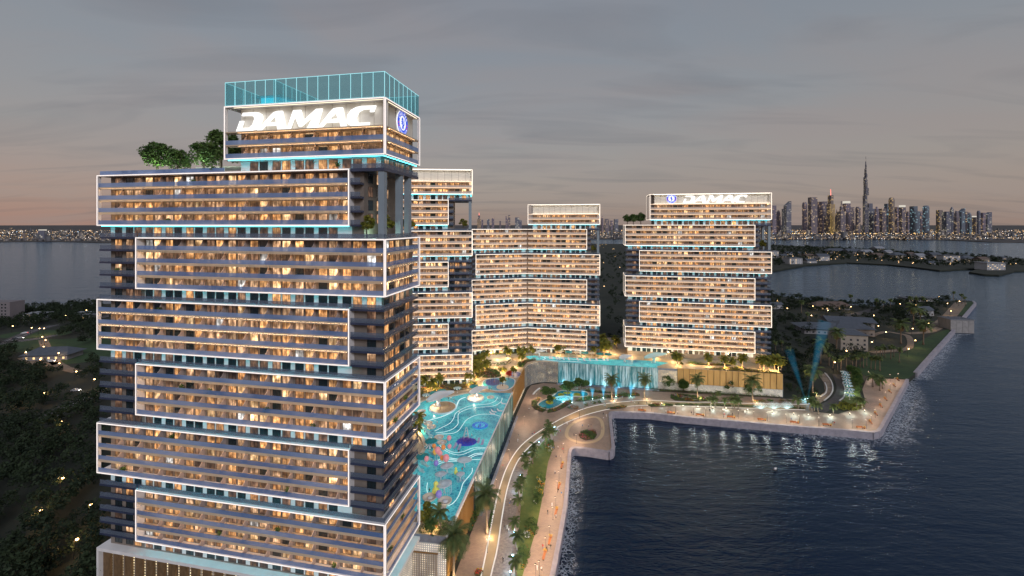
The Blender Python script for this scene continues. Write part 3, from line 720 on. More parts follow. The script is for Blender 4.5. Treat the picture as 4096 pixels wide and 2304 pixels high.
# ------------------------------------------------------------------ pools
def pool_mat(name, c1, c2, es):  # underwater lighting and caustics painted in as emission and colour
    m = bpy.data.materials.new(name); m.use_nodes = True; nt = m.node_tree; N = nt.nodes; L = nt.links; p = N['Principled BSDF']; p.inputs['Roughness'].default_value = .06; p.inputs['IOR'].default_value = 1.33
    g = N.new('ShaderNodeNewGeometry'); n = N.new('ShaderNodeTexNoise'); n.inputs['Scale'].default_value = .07; n.inputs['Detail'].default_value = 9; n.inputs['Roughness'].default_value = .68; L.new(g.outputs['Position'], n.inputs['Vector'])
    v = N.new('ShaderNodeTexVoronoi'); v.feature = 'DISTANCE_TO_EDGE'; v.inputs['Scale'].default_value = .8; L.new(g.outputs['Position'], v.inputs['Vector'])
    r = N.new('ShaderNodeValToRGB'); e = r.color_ramp.elements; e[0].position = .35; e[1].position = .66; e[0].color = (*c1,1); e[1].color = (*c2,1)
    s = N.new('ShaderNodeMath'); s.operation = 'MULTIPLY_ADD'; s.inputs[1].default_value = -.35; L.new(v.outputs[0], s.inputs[0]); L.new(n.outputs[0], s.inputs[2])
    a = N.new('ShaderNodeMath'); a.operation = 'ADD'; a.inputs[1].default_value = .07; L.new(s.outputs[0], a.inputs[0])
    L.new(a.outputs[0], r.inputs[0]); L.new(r.outputs[0], p.inputs['Base Color']); L.new(r.outputs[0], p.inputs['Emission Color']); p.inputs['Emission Strength'].default_value = es
    n2 = N.new('ShaderNodeTexNoise'); n2.inputs['Scale'].default_value = 1.1; n2.inputs['Detail'].default_value = 3; L.new(g.outputs['Position'], n2.inputs['Vector'])
    bp = N.new('ShaderNodeBump'); bp.inputs['Strength'].default_value = .6; bp.inputs['Distance'].default_value = .2; L.new(n2.outputs[0], bp.inputs['Height']); L.new(bp.outputs[0], p.inputs['Normal'])
    return m
M['pool'] = pool_mat('glowing_pool_water', (.002,.10,.19), (.09,.48,.49), .60)
M['ribbon'] = emat('pool_light_line', (.70,1,1), 1.0)
M['stone_pale'] = mat('pale_pool_stone', (.62,.55,.45), .5, var=.06, scale=.8)
M['shell'] = mat('white_shell', (.82,.82,.85), .35, var=.03, scale=.3)
def translucent(m, col, f):
    N = m.node_tree.nodes; L = m.node_tree.links; t = N.new('ShaderNodeBsdfTranslucent'); t.inputs[0].default_value = (*col,1); x = N.new('ShaderNodeMixShader'); x.inputs[0].default_value = f
    L.new(N['Principled BSDF'].outputs[0], x.inputs[1]); L.new(t.outputs[0], x.inputs[2]); L.new(x.outputs[0], N['Material Output'].inputs[0])
translucent(M['shell'], (.9,.95,1), .4)
def smooth(pts, n=8):
    out=[]
    for i in range(len(pts)-1):
        p0=pts[max(i-1,0)]; p1=pts[i]; p2=pts[i+1]; p3=pts[min(i+2,len(pts)-1)]
        for k in range(n):
            t=k/n; out.append(tuple(.5*((2*p1[j])+(-p0[j]+p2[j])*t+(2*p0[j]-5*p1[j]+4*p2[j]-p3[j])*t*t+(-p0[j]+3*p1[j]-3*p2[j]+p3[j])*t**3) for j in (0,1)))
    return out+[tuple(pts[-1])]
def ribbon(pts, w, z, name, m, parent, h=.04, n=8):
    """A flat band following a smoothed line, with a little thickness."""
    P = smooth(pts,n); vs=[]; fs=[]
    for i,p in enumerate(P):
        d = Vector(P[min(i+1,len(P)-1)])-Vector(P[max(i-1,0)]); d.normalize(); q = Vector((-d.y,d.x)); ww = w[0]+(w[1]-w[0])*i/(len(P)-1) if isinstance(w,tuple) else w
        for zz in (z,z+h):
            a = Vector(p)+q*ww/2; c = Vector(p)-q*ww/2; vs += [(*a,zz),(*c,zz)]
    for i in range(len(P)-1):
        o=4*i; fs += [(o+2,o+3,o+7,o+6),(o,o+2,o+6,o+4),(o+3,o+1,o+5,o+7)]
    m_=MB(); m_.v=vs; m_.f=fs; m_.m=[0]*len(fs); return m_.build(name, m, parent)
def poly_sheet(name, poly, z1, z0, m, parent=None, side=None):
    o = ground_poly(name, poly, z1, z0, m, side); del o['kind']
    if parent: o.parent = parent
    return o
PW = 16.16
poolA = thing('swimming_pool', 'large curving turquoise pool with glowing white wave lines beside the nearest tower', 'pool')
pa = [(-1.5, 229.4), (-13.8, 230.3), (-24.2, 228.5), (-31.3, 224.3), (-39.7, 222.3), (-43.5, 219.5), (-46.5, 215.6), (-49.4, 213.0), (-47.7, 196.9), (-42.9, 188.3), (-40.1, 185.9), (-37.4, 181.2), (-35.3, 175.7), (-34.6, 173.7), (-34.8, 168.6), (-35.9, 164.7), (-36.7, 160.2), (-34.2, 149.2), (-31.2, 136.2), (-27.4, 132.6), (-23.7, 131.6), (-17.6, 130.5), dd(.10), dd(.5), dd(.98)]
poly_sheet('water', pa, PW, 16.0, M['pool'], poolA)
for w_, pts in ((.9,[(-23.7, 223.8),(-26.3, 220.6),(-26.9, 215.6),(-27.1, 209.4),(-29.0, 204.9),(-32.2, 201.1),(-35.5, 198.7),(-38.3, 196.5)]),
 (.35,[(-7.3, 223.5),(-8.6, 218.4),(-12.4, 215.1),(-19.3, 213.5),(-23.3, 210.4),(-26.3, 204.9),(-26.6, 199.2),(-27.7, 194.3),(-30.5, 190.4),(-33.0, 187.1)]),
 (.35,[(-5.0, 222.9),(-5.6, 217.8),(-9.0, 213.0),(-16.5, 211.2),(-21.7, 208.9),(-24.8, 204.4),(-24.5, 198.7),(-24.0, 193.4),(-25.8, 188.7),(-28.9, 186.3),(-32.3, 185.5)]),
 (.35,[(-5.4, 201.3),(-8.4, 203.2),(-13.4, 203.7),(-17.4, 202.0),(-20.5, 197.8),(-21.8, 192.5),(-22.8, 187.9),(-25.1, 185.1),(-31.6, 184.2)]),
 (.3,[(-29.1, 175.4),(-26.6, 171.5),(-22.4, 168.2),(-19.6, 167.8),(-17.0, 169.5),(-14.3, 172.0),(-10.4, 172.2)]),
 (.3,[(-28.3, 175.4),(-25.0, 171.1),(-21.7, 169.5),(-18.8, 170.3),(-16.0, 172.6),(-13.5, 173.4),(-10.2, 173.0)]),
 (.55,[(-28.9, 162.2),(-26.6, 164.9),(-23.7, 165.5),(-19.9, 164.7),(-16.7, 166.4),(-14.0, 168.6),(-11.1, 169.0)]),
 (.45,[(-28.4, 161.3),(-26.0, 163.7),(-23.2, 164.4),(-19.4, 163.7),(-16.2, 165.3),(-13.7, 167.6),(-11.3, 168.0)]),
 (.35,[(-27.9, 160.3),(-25.4, 162.6),(-22.2, 163.2),(-18.7, 163.1),(-15.7, 164.1),(-11.6, 164.6)]),
 (.35,[(-14.4, 158.7),(-14.3, 155.9),(-15.5, 152.5),(-16.7, 149.2),(-17.0, 145.2),(-17.6, 141.4),(-18.7, 138.6),(-20.2, 137.2)]),
 (.3,[(-28.9, 149.6),(-28.5, 146.4),(-27.4, 142.6)]), (.3,[(-24.8, 138.6),(-23.8, 137.8),(-22.6, 137.3)])):
    ribbon(pts, w_*.75, PW+.02, 'light_ribbon', M['ribbon'], poolA)
ribbon([(-13.8, 230.7),(-24.2, 228.8),(-31.4, 224.8),(-39.8, 222.8),(-43.6, 220.1),(-46.6, 216.2)], 1.2, 16.1, 'coping', M['stone_pale'], poolA, .25)
ribbon([(-40.1, 186.1),(-37.2, 181.2),(-35.1, 175.7),(-34.4, 173.7),(-34.8, 168.4),(-35.9, 164.5),(-36.9, 160.0)], 1.3, 16.1, 'coping', M['stone_pale'], poolA, .45)
mc = crest('', 'crest', (*(-14.0, 191.9), PW+.35), (R(-90),0,R(-10)), [M['mosaic_blue'],M['mosaic_pale'],M['mosaic_blue']], poolA, 'crest_mosaic')
mc.scale = (1.12,1,1.12); mc.location.z = PW+.36
poolB = thing('swimming_pool', 'long narrow turquoise infinity pool above the broad waterfall', 'pool')
pb = [(9.2, 293.2),(14.6, 295.1),(20.9, 293.9),(26.7, 292.7),(30.7, 291.7),(54.5, 288.0),(69.2, 286.2),(77.9, 285.4),(86.0, 284.4),(96.1, 281.6),(99.7, 279.5),(94.0, 275.4),(90.0, 272.5), line(PF0,PF1,.468), line(PF0,PF1,.2), line(PF0,PF1,.004), (22.0, 284.8),(16.3, 284.8),(10.2, 288.3)]
poly_sheet('water', pb, PW, 16.0, M['pool'], poolB)
for pts in ([(21.7, 293.2),(26.9, 289.7),(36.5, 287.7),(49.4, 284.8),(62.4, 283.7)],[(20.3, 285.1),(31.5, 282.8),(44.4, 281.1)],[(16.8, 293.9),(21.0, 291.7),(21.8, 288.0),(19.8, 285.4)]):
    ribbon(pts, .5, PW+.02, 'light_ribbon', M['ribbon'], poolB)

# ------------------------------------------------------------------ promenade and ground works
def paver_mat(name, c, c2, sc, joint=.9):
    m = bpy.data.materials.new(name); m.use_nodes = True; nt = m.node_tree; N = nt.nodes; L = nt.links; p = N['Principled BSDF']; p.inputs['Roughness'].default_value = .6
    g = N.new('ShaderNodeNewGeometry'); b = N.new('ShaderNodeTexBrick'); b.inputs['Scale'].default_value = sc; b.inputs['Mortar Size'].default_value = .012; L.new(g.outputs['Position'], b.inputs['Vector'])
    b.inputs['Color1'].default_value = (*c,1); b.inputs['Color2'].default_value = (*c2,1); b.inputs['Mortar'].default_value = (*[x*.6 for x in c],1)
    n = N.new('ShaderNodeTexNoise'); n.inputs['Scale'].default_value = .12; n.inputs['Detail'].default_value = 8; L.new(g.outputs['Position'], n.inputs['Vector'])
    r = N.new('ShaderNodeValToRGB'); e = r.color_ramp.elements; e[0].position = .3; e[1].position = .7; e[0].color = (.72,.70,.70,1); e[1].color = (1.1,1.06,1.02,1); L.new(n.outputs[0], r.inputs[0])
    x = N.new('ShaderNodeMix'); x.data_type = 'RGBA'; x.blend_type = 'MULTIPLY'; x.inputs[0].default_value = 1; L.new(b.outputs[0], x.inputs[6]); L.new(r.outputs[0], x.inputs[7]); L.new(x.outputs[2], p.inputs['Base Color'])
    return m
M['paver'] = paver_mat('sand_paving', (.36,.27,.21), (.30,.225,.18), .55)
M['path'] = mat('tan_path', (.36,.26,.15), .65, var=.1, scale=.25, detail=8)
M['plank'] = mat('weathered_plank', (.27,.22,.19), .7, var=.25, scale=1.3, stretch=(1,1,1))
M['seawall'] = mat('lavender_stone', (.30,.28,.32), .6, var=.15, scale=.5, bump=.2)
M['path_line'] = emat('white_light_line', (1,.93,.86), .85, 'NONE')
M['asphalt'] = mat('asphalt', (.055,.052,.055), .8, var=.2, scale=.4, detail=8)
M['sand'] = mat('sandy_track', (.20,.15,.11), .9, var=.25, scale=.3, detail=8)
M['kerb'] = mat('pale_kerb', (.55,.53,.52), .6)
def sheet(name, poly, z, m, kind='structure', z0=None):
    o = ground_poly(name, poly, z, z0 if z0 is not None else z-.08, m); return o
pave = SEAWALL + [(235.2, 289.8), (215.8, 269.5), (205.1, 254.2), (188.4, 240.6), (174.7, 234.3), (163.4, 237.2), (172.1, 251.8), (164.0, 254.7), (160.5,254.5), (29.5,279.), (20,280.), (12,276.), (9.5,268), (2.,231), (-17,124), (-27,122), (-46, 100), (-52, 20)]
ground_poly('promenade', pave, 3.0, -1.5, M['paver'], M['seawall'])
sw = thing('sea_wall', 'lavender grey stone wall edging the promenade above the water', 'wall')
for i in range(len(SEAWALL)-1):
    a, c = SEAWALL[i], SEAWALL[i+1]; d = math.dist(a,c); n = max(1,round(d/9)); 
    for k in range(n):
        p, q = line(a,c,k/n), line(a,c,(k+1)/n); v = (Vector(q)-Vector(p)).normalized()*.03
        MB().bar((p[0]+v.x,p[1]+v.y,1.55),(q[0]-v.x,q[1]-v.y,1.55),1.5,3.9).build('wall_block', M['seawall'], sw)
PL_ = [(-8.9, 126.3),(-7.8, 137.8),(-6.5, 153.5),(-4.7, 169.0),(-1.8, 184.1),(3.0, 198.2),(9.9, 209.9),(19.1, 221.3),(28.1, 231.0),(39.7, 241.0),(52.2, 247.4),(65.4, 250.7),(79.7, 252.7),(96.9, 250.2),(115.5, 249.5),(142.6, 247.6),(167.2, 246.7)]
PR_ = [(-6.1, 126.3),(-4.6, 137.1),(-3.4, 152.7),(-1.7, 168.8),(1.4, 184.1),(5.7, 195.5),(11.9, 206.1),(20.2, 216.4),(29.9, 225.9),(40.1, 233.6),(52.4, 240.1),(65.5, 244.3),(77.4, 245.5),(94.7, 244.5),(112.6, 243.4),(138.6, 240.6),(160.5, 239.5)]
ex = lambda P: [(2*P[0][0]-P[1][0]-2, 2*P[0][1]-P[1][1]-16)]+P
PL_, PR_ = ex(PL_), ex(PR_)
sheet('path', smooth(PL_,6)+smooth(PR_,6)[::-1], 3.03, M['path'])
pl = thing('path_edge_light', 'white light line along the landward edge of the curving tan path', 'light line'); ribbon(PL_, .42, 3.04, 'light_strip', M['path_line'], pl, .05, 6)
pl = thing('path_edge_light', 'white light line along the seaward edge of the curving tan path', 'light line'); ribbon(PR_, .42, 3.04, 'light_strip', M['path_line'], pl, .05, 6)
RB = ex([(-0.3, 126.3),(0.5, 137.1),(1.3, 152.7),(2.6, 168.8),(5.0, 184.1),(8.4, 195.5),(13.3, 204.9),(20.5, 215.8)])
def boardwalk():
    A = smooth(PR_[:9],24); Bp = smooth(RB,24); n = len(A); b = MB()
    for i in range(min(len(A),len(Bp))-1):
        a0 = Vector(A[i]); a1 = Vector(A[i]).lerp(Vector(A[i+1]),.9); b0 = Vector(Bp[i]); b1 = Vector(Bp[i]).lerp(Vector(Bp[i+1]),.9); q = (b0-a0)
        if q.length < .5: continue
        q = q.normalized()*.25; z = 3.07+random.uniform(-.008,.008)
        b.add([(*(a0+q),z),(*(b0),z),(*(b1),z),(*(a1+q),z),(*(a0+q),3.0),(*b0,3.0),(*b1,3.0),(*(a1+q),3.0)],[(0,1,2,3),(4,5,1,0),(5,6,2,1),(7,3,2,6),(4,0,3,7)])
    struct(b.build('boardwalk', M['plank']))
boardwalk()
lawnL = [(0.8, 126.3),(1.7, 137.1),(2.8, 152.7),(4.3, 168.8),(7.3, 184.1),(11.0, 197.1),(16.5, 208.6),(19.9, 204.9),(17.9, 195.7),(15.4, 186.7),(12.9, 172.1),(10.6, 158.7),(7.9, 144.9),(5.3, 135.3),(3.0, 126.3),(-5.5,85),(-9.5,85)]
M['lawn_lit'] = mat('lit_lawn', (.07,.11,.018), .9, col2=(.13,.15,.03), scale=.5, bump=.4, bdist=.08, detail=8)  # brighter copy of the lawn, lamplight put into its green
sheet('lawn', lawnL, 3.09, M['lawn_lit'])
ring = [(26.6, 213.3),(28.8, 219.9),(34.0, 226.0),(40.8, 230.2),(44.6, 230.2),(46.1, 226.0),(45.3, 218.2),(43.0, 210.2),(38.8, 204.9),(33.5, 203.4),(28.7, 205.6),(26.4, 209.4),(26.6, 213.3)]
pr = thing('path_ring', 'pale tan ring path round the flower bed on the jutting plaza', 'path'); ribbon(ring, 1.7, 3.01, 'band', mat('pale_ring',(.48,.36,.22),.6), pr, .03, 6)
# pond with islets, yellow lamplight put into their base colour
pond = [(14.3, 245.6),(15.2, 248.5),(17.5, 251.7),(21.3, 255.6),(25.0, 260.2),(27.3, 265.0),(30.6, 266.9),(36.4, 266.9),(42.1, 266.3),(45.3, 264.4),(45.7, 260.9),(44.2, 258.2),(40.0, 257.9),(36.8, 258.2),(33.9, 254.6),(29.8, 249.8),(25.7, 244.2),(22.0, 241.0),(19.3, 240.1),(16.4, 241.9)]
M['pond'] = pool_mat('glowing_pond_water', (.005,.08,.12), (.02,.22,.28), .32)
pd = thing('garden_pond', 'curving turquoise pond with glowing islands below the waterfall', 'pond')
poly_sheet('water', smooth(pond+[pond[0]],4)[:-1], 3.10, 2.9, M['pond'], pd)
ribbon(pond+[pond[0]], .7, 3.02, 'rim', M['stone_pale'], pd, .28, 4)
M['islet_lit'] = mat('yellow_lit_islet', (.30,.30,.02), .9, var=.2, scale=.8)
for k,(c,rx,ry) in enumerate((((21.4, 249.3),2.2,2.6),((29.2, 260.2),1.9,2.6),((38.4, 260.7),2.6,2.2),((33.4, 263.4),2.6,1.6),((24.5, 255.6),1.2,1.6))):
    MB().lathe([(1,3.05),(1,3.32),(.9,3.42),(.4,3.55)],14,0,c,rx,ry).build('islet', M['islet_lit'], pd)
M['jet'] = emat('jet_glow', (.35,.93,1), .95)  # lamplight in the water painted as the jets' own emission
jt = thing('swirl_fountain', 'bright cyan swirl of lit water jets on the garden pond', 'fountain', (*(29.9, 253.9),3.1))
for k in range(9):
    pts = []; r0 = random.uniform(.8,3.2); a0 = random.uniform(0,6.28)
    for i in range(14): a = a0+i*.32; r = r0+i*.09; pts.append((r*1.5*math.cos(a), r*.9*math.sin(a)+.5*math.cos(a), .12+.5*math.sin(math.pi*i/13)))
    MB().tube(pts,[.05+.08*math.sin(math.pi*i/13) for i in range(14)],5).build('jet', M['jet'], jt)
def plight(parent, loc, col, watt, r=.25):
    l = bpy.data.lights.new('lamp','POINT'); l.energy = watt; l.color = col; l.shadow_soft_size = r
    o = bpy.data.objects.new('lamp_light', l); COL.objects.link(o); o.parent = parent; o.location = loc; return o
plight(jt,(0,0,1.6),(.3,.85,1),2200,.6)
# beams of the fountain lights, painted as self-glowing cones without mist
def beam_mat(name, col, s):
    m = bpy.data.materials.new(name); m.use_nodes = True; N = m.node_tree.nodes; N.clear(); o = N.new('ShaderNodeOutputMaterial')
    e = N.new('ShaderNodeEmission'); e.inputs[0].default_value = (*col,1); e.inputs[1].default_value = s; m.node_tree.links.new(e.outputs[0], o.inputs['Volume'])
    m.cycles.emission_sampling = 'NONE'; return m
M['beam'] = beam_mat('beam_glow', (.06,.58,.95), .12); M['beam_core'] = beam_mat('beam_core_glow', (.25,.80,1), .14); M['beam_far'] = beam_mat('searchlight_glow', (.02,.42,.75), .011)
M['lens'] = emat('lamp_lens', (.8,.97,1), 14)
def beam(label, base, top, r0, r1, big=False):
    t = thing('light_jet' if not big else 'searchlight', label, 'fountain light' if not big else 'searchlight', (*base,3.0))
    MB().lathe([(.3,0),(.32,.3),(.22,.42)],10).build('lamp_body', M['dark'], t); MB().lathe([(.2,.43),(.18,.5)],10).build('lens', M['lens'], t)
    T = Vector(top)
    for i in range(6):
        f = 1-.13*i; g = 1-.155*i; b = MB(); b.tube([tuple(Vector((0,0,.55))+T*(k/6)*f) for k in range(7)],[(r0+(r1-r0)*f*k/6)*g for k in range(7)],14); b.build('light_cone', M['beam_far'] if big else M['beam'], t)
    plight(t,(0,0,1.2),(.25,.8,1),420 if not big else 700,.2)
for k,p in enumerate(((34.1, 248.6),(40.9, 252.0),(46.6, 253.7),(53.3, 255.2),(61.1, 257.2),(70.0, 257.8))):
    beam(f'cyan spray of light by the pond garden, {ORD[k]} from the left', p, (0,0,5.6+.5*(k>1)), .28, 1.5)
beam('cyan searchlight beam leaning left above the palms beside the podium end', (169.6, 253.2), (-8,2,28), .4, 2.6, True)
beam('cyan searchlight beam leaning right above the palms beside the podium end', (171.7, 254.2), (13,4,44), .4, 3.6, True)
# winged light sculpture
ws = thing('light_sculpture', 'glowing white winged fan sculpture beside the lit promenade', 'sculpture', (*(144.3, 241.1),3.05))
M['wing'] = emat('wing_rod_light', (.75,1,1), 1.6)
for c, w in ((-7.2,4.2),(0,4.6),(7.2,4.2)):
    for k in range(13):
        a = R(12+156*k/12); MB().tube([(c+.4*math.cos(a),-.1,.1),(c+w*.6*math.cos(a),0,.2+2.4*math.sin(a)),(c+w*math.cos(a),.6,.3+3.4*math.sin(a))],[.08,.06,.03],5).build('rod', M['wing'], ws)
plight(ws,(0,-2,3),(.7,1,1),700,1)
# road and tracks by the peninsula gardens
rd = [((217.4, 296.8),(223.5, 295.8)),((207.7, 280.8),(212.1, 278.9)),((200.1, 269.8),(202.5, 264.6)),((189.3, 258.1),(192.3, 253.3)),((177.3, 248.8),(180.2, 243.7)),((165.4, 243.0),(168.8, 236.0))]
sheet('road', smooth([a for a,_ in rd],5)+smooth([c for _,c in rd],5)[::-1], 3.03, M['asphalt'])
sheet('sandy_verge', [(207.9, 296.8),(215.3, 299.0),(205.6, 280.8),(197.0, 268.1),(185.9, 256.5),(173.2, 247.3),(168.4, 247.3),(179.7, 256.5),(190.5, 266.3),(200.1, 280.8)], 2.99, M['sand'])
for lab, pts in (('pale kerb curving along the road edge by the searchlights',[(213.8, 299.0),(207.4, 284.6),(199.2, 271.6),(190.4, 261.3),(179.5, 251.8)]),('short pale kerb curving on the sandy verge by the searchlights',[(200.8, 280.8),(195.4, 271.6),(188.4, 263.0),(181.2, 257.3)]),('pale kerb between the grey road and the parasol lawn',[(212.3, 280.8),(205.4, 269.8),(195.9, 258.1),(188.4, 251.8)])):
    k = thing('kerb', lab, 'kerb'); ribbon(pts, .6, 2.98, 'kerb_stone', M['kerb'], k, .3)
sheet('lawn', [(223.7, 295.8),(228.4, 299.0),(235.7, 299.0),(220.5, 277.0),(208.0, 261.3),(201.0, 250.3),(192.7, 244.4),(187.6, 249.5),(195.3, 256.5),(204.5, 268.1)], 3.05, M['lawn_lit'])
sheet('lawn', [(237.6, 295.8),(259.3, 287.0),(275.6, 299.0),(328.3, 342.1),(413.2, 411.6),(422.7, 424.2),(387.4, 403.6),(332.1, 364.6),(311.2, 346.4),(279.5, 340.7),(248.3, 314.8)], 3.0, M['lawn'])
sheet('lawn', [(503.0, 495.1),(504.3, 488.1),(596.1, 563.7),(608.2, 577.8),(590.1, 569.9)], 3.0, M['lawn'])
for lab, pts, w in (('pale winding track along the peninsula crest',[(600.3, 586.0),(571.1, 562.1),(514.1, 513.5),(465.1, 472.5),(420.0, 437.7),(396.8, 422.1)],5.),('lower pale track beside the peninsula lawn',[(588.7, 569.9),(515.3, 507.2),(466.7, 467.2),(429.7, 437.7),(398.0, 415.7),(379.1, 409.6),(368.2, 407.6)],6.),('winding garden path looping past the concrete hall',[(324.8, 395.9),(337.7, 405.6),(353.5, 413.7),(359.3, 407.6),(361.1, 399.7),(347.4, 381.4),(331.7, 364.6),(318.4, 355.3),(302.3, 350.7),(284.6, 346.9)],4.5),('dark road sweeping through the peninsula trees',[(275.0, 422.1),(305.5, 442.3),(337.2, 462.0),(369.5, 483.6),(398.8, 501.1),(443.7, 529.9)],9.)):
    k = thing('track', lab, 'road'); ribbon(pts, w, 3.0, 'surface', M['asphalt'] if 'dark' in lab else M['sand'], k, .06)
pwl = thing('sea_wall', 'rough pale sea wall round the peninsula tip', 'wall')
for i in range(len(PENWALL)-2):
    a, c = PENWALL[i], PENWALL[i+1]; n = max(1,round(math.dist(a,c)/8))
    for k in range(n):
        p, q = line(a,c,k/n), line(a,c,(k+.96)/n); MB().bar((*p,1.6),(*q,1.6),2.2,3.6+random.uniform(-.2,.2)).build('wall_block', M['seawall'], pwl)
# sea foam along the walls
def foam_mat():
    m = bpy.data.materials.new('sea_foam'); m.use_nodes = True; nt = m.node_tree; N = nt.nodes; L = nt.links; p = N['Principled BSDF']; p.inputs['Base Color'].default_value = (.62,.66,.72,1); p.inputs['Roughness'].default_value = .7
    g = N.new('ShaderNodeNewGeometry'); uv = N.new('ShaderNodeTexCoord'); sp = N.new('ShaderNodeSeparateXYZ'); L.new(uv.outputs['UV'], sp.inputs[0])
    def noise(sc, det, dist=1.2):
        n = N.new('ShaderNodeTexNoise'); n.inputs['Scale'].default_value = sc; n.inputs['Detail'].default_value = det; n.inputs['Roughness'].default_value = .65; n.inputs['Distortion'].default_value = dist; L.new(g.outputs['Position'], n.inputs['Vector']); return n.outputs[0]
    def MA(op, a, b=0.):
        q = N.new('ShaderNodeMath'); q.operation = op
        for i,v in enumerate((a,b)):
            if isinstance(v,(int,float)): q.inputs[i].default_value = v
            else: L.new(v,q.inputs[i])
        return q.outputs[0]
    v = N.new('ShaderNodeTexVoronoi'); v.feature = 'DISTANCE_TO_EDGE'; v.inputs['Scale'].default_value = .8; 
    nv = N.new('ShaderNodeVectorMath'); nv.operation = 'ADD'; n3 = N.new('ShaderNodeTexNoise'); n3.inputs['Scale'].default_value = .3; n3.inputs['Detail'].default_value = 4; L.new(g.outputs['Position'], n3.inputs['Vector'])
    sc3 = N.new('ShaderNodeVectorMath'); sc3.operation = 'SCALE'; sc3.inputs['Scale'].default_value = 5; L.new(n3.outputs[1], sc3.inputs[0]); L.new(g.outputs['Position'], nv.inputs[0]); L.new(sc3.outputs[0], nv.inputs[1]); L.new(nv.outputs[0], v.inputs['Vector'])
    web = MA('SUBTRACT', 1., MA('MULTIPLY', v.outputs[0], 4.5))
    edge = MA('SUBTRACT', 1.05, sp.outputs[1])          # uv y runs from the wall (0) out to sea (1)
    a = MA('MULTIPLY', MA('MULTIPLY', MA('MAXIMUM', web, 0.), noise(.09,5)), MA('MULTIPLY', edge, 2.6))
    a = MA('MULTIPLY', a, MA('POWER', MA('MULTIPLY', noise(.35,4), 1.7), 1.5)); a = MA('SUBTRACT', a, .22); a = MA('MULTIPLY', MA('MAXIMUM', a, 0), 1.5); a = MA('MINIMUM', a, .6)
    L.new(a, p.inputs['Alpha']); return m
M['foam'] = foam_mat()
def foam(label, pts, w0, w1):
    P = smooth(pts,10); vs=[]; uv=[]; fs=[]; R_=6
    for i,p in enumerate(P):
        d = (Vector(P[min(i+1,len(P)-1)])-Vector(P[max(i-1,0)])).normalized(); n = Vector((d.y,-d.x)); t = i/(len(P)-1); w = w0+(w1-w0)*t
        w *= min(1,t*6+.2)*min(1,(1-t)*6+.2)
        for k in range(R_+1): q = Vector(p)+n*(w*k/R_); vs.append((*q,.05+.02*math.sin(i*.9+k))); uv.append((i*.5,k/R_))
    for i in range(len(P)-1):
        for k in range(R_): a = i*(R_+1)+k; fs.append((a,a+1,a+R_+2,a+R_+1))
    me = bpy.data.meshes.new('sea_foam'); me.from_pydata(vs,[],fs); me.materials.append(M['foam']); ul = me.uv_layers.new(name='UVMap')
    for lp in me.loops: ul.data[lp.index].uv = uv[lp.vertex_index]
    stuff(link('sea_foam', me), label, 'foam')
foam('white surf washing along the near promenade wall', [(-13.5,88),(12.6, 130.1),(16.2, 143.4),(20.4, 161.5),(24.2, 182.7),(27.1, 198.8)], 7, 7)
foam('white surf curling along the long promenade wall and round its corner', [(89.1, 234.5),(114.9, 229.6),(137.8, 224.6),(159.7, 219.8),(178.0, 215.8),(190.5, 222.8),(227.4, 256.9),(268.5, 294.5)], 8, 20)
foam('white surf breaking along the peninsula sea wall', [(267.1, 294.0),(290.6, 312.3),(335.6, 347.9),(398.6, 400.0),(419.1, 415.5),(435.4, 415.5)], 16, 7)
foam('thin surf in the notch beside the jutting plaza', [(46.4, 202.9),(50.1, 214.8),(54.5, 238.4)], 2, 2.6)

for k in range(7):
    c = line(PF0,PF1,.03+.065*k); t = thing('added_fall_light', f'added cyan lamp in the basin at the foot of the broad waterfall, {ORD[k]} from the left', 'basin light', (c[0]-.5,c[1]-2.0,3.15), 0, 'added basin lights under the waterfall')
    MB().lathe([(.18,0),(.2,.2),(.12,.26)],8).build('lamp_body', M['dark'], t); plight(t,(0,-.4,.9),(.35,.85,1),330,.3)  # added lamps, put in to brighten the waterfall

# ------------------------------------------------------------------ vegetation
rng = np.random.default_rng(11)
def leafmat(name, c, c2, sc=.6): return mat(name, c, .75, col2=c2, scale=sc, detail=3, spec=.25)
M['leaf'] = leafmat('broad_leaf', (.030,.070,.018), (.105,.165,.040))
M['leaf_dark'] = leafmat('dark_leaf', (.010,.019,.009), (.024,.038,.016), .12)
M['leaf_yel'] = leafmat('yellow_green_leaf', (.09,.11,.016), (.24,.21,.03))
M['palm_leaf'] = leafmat('palm_leaf', (.05,.085,.028), (.14,.165,.055), .5)
M['palm_dry'] = leafmat('dry_palm_leaf', (.16,.10,.045), (.26,.17,.08), .5)
M['trunk'] = mat('palm_trunk', (.17,.125,.09), .9, var=.3, scale=2.2, stretch=(.4,.4,2.5), bump=.6, bdist=.05, coord='O')
M['bark'] = mat('bark', (.11,.085,.065), .9, var=.25, scale=1.5, coord='O')
M['soil'] = mat('planting_soil', (.07,.05,.035), .95, var=.3, scale=.6)
M['flower_red'] = leafmat('red_blossom', (.35,.02,.012), (.60,.07,.03), 1.5)
M['flower_pink'] = leafmat('pink_blossom', (.42,.06,.14), (.55,.18,.30), 1.5)
M['flower_white'] = leafmat('white_blossom', (.55,.52,.50), (.75,.72,.68), 1.5)
M['flower_yellow'] = leafmat('yellow_blossom', (.50,.28,.02), (.65,.42,.05), 1.5)
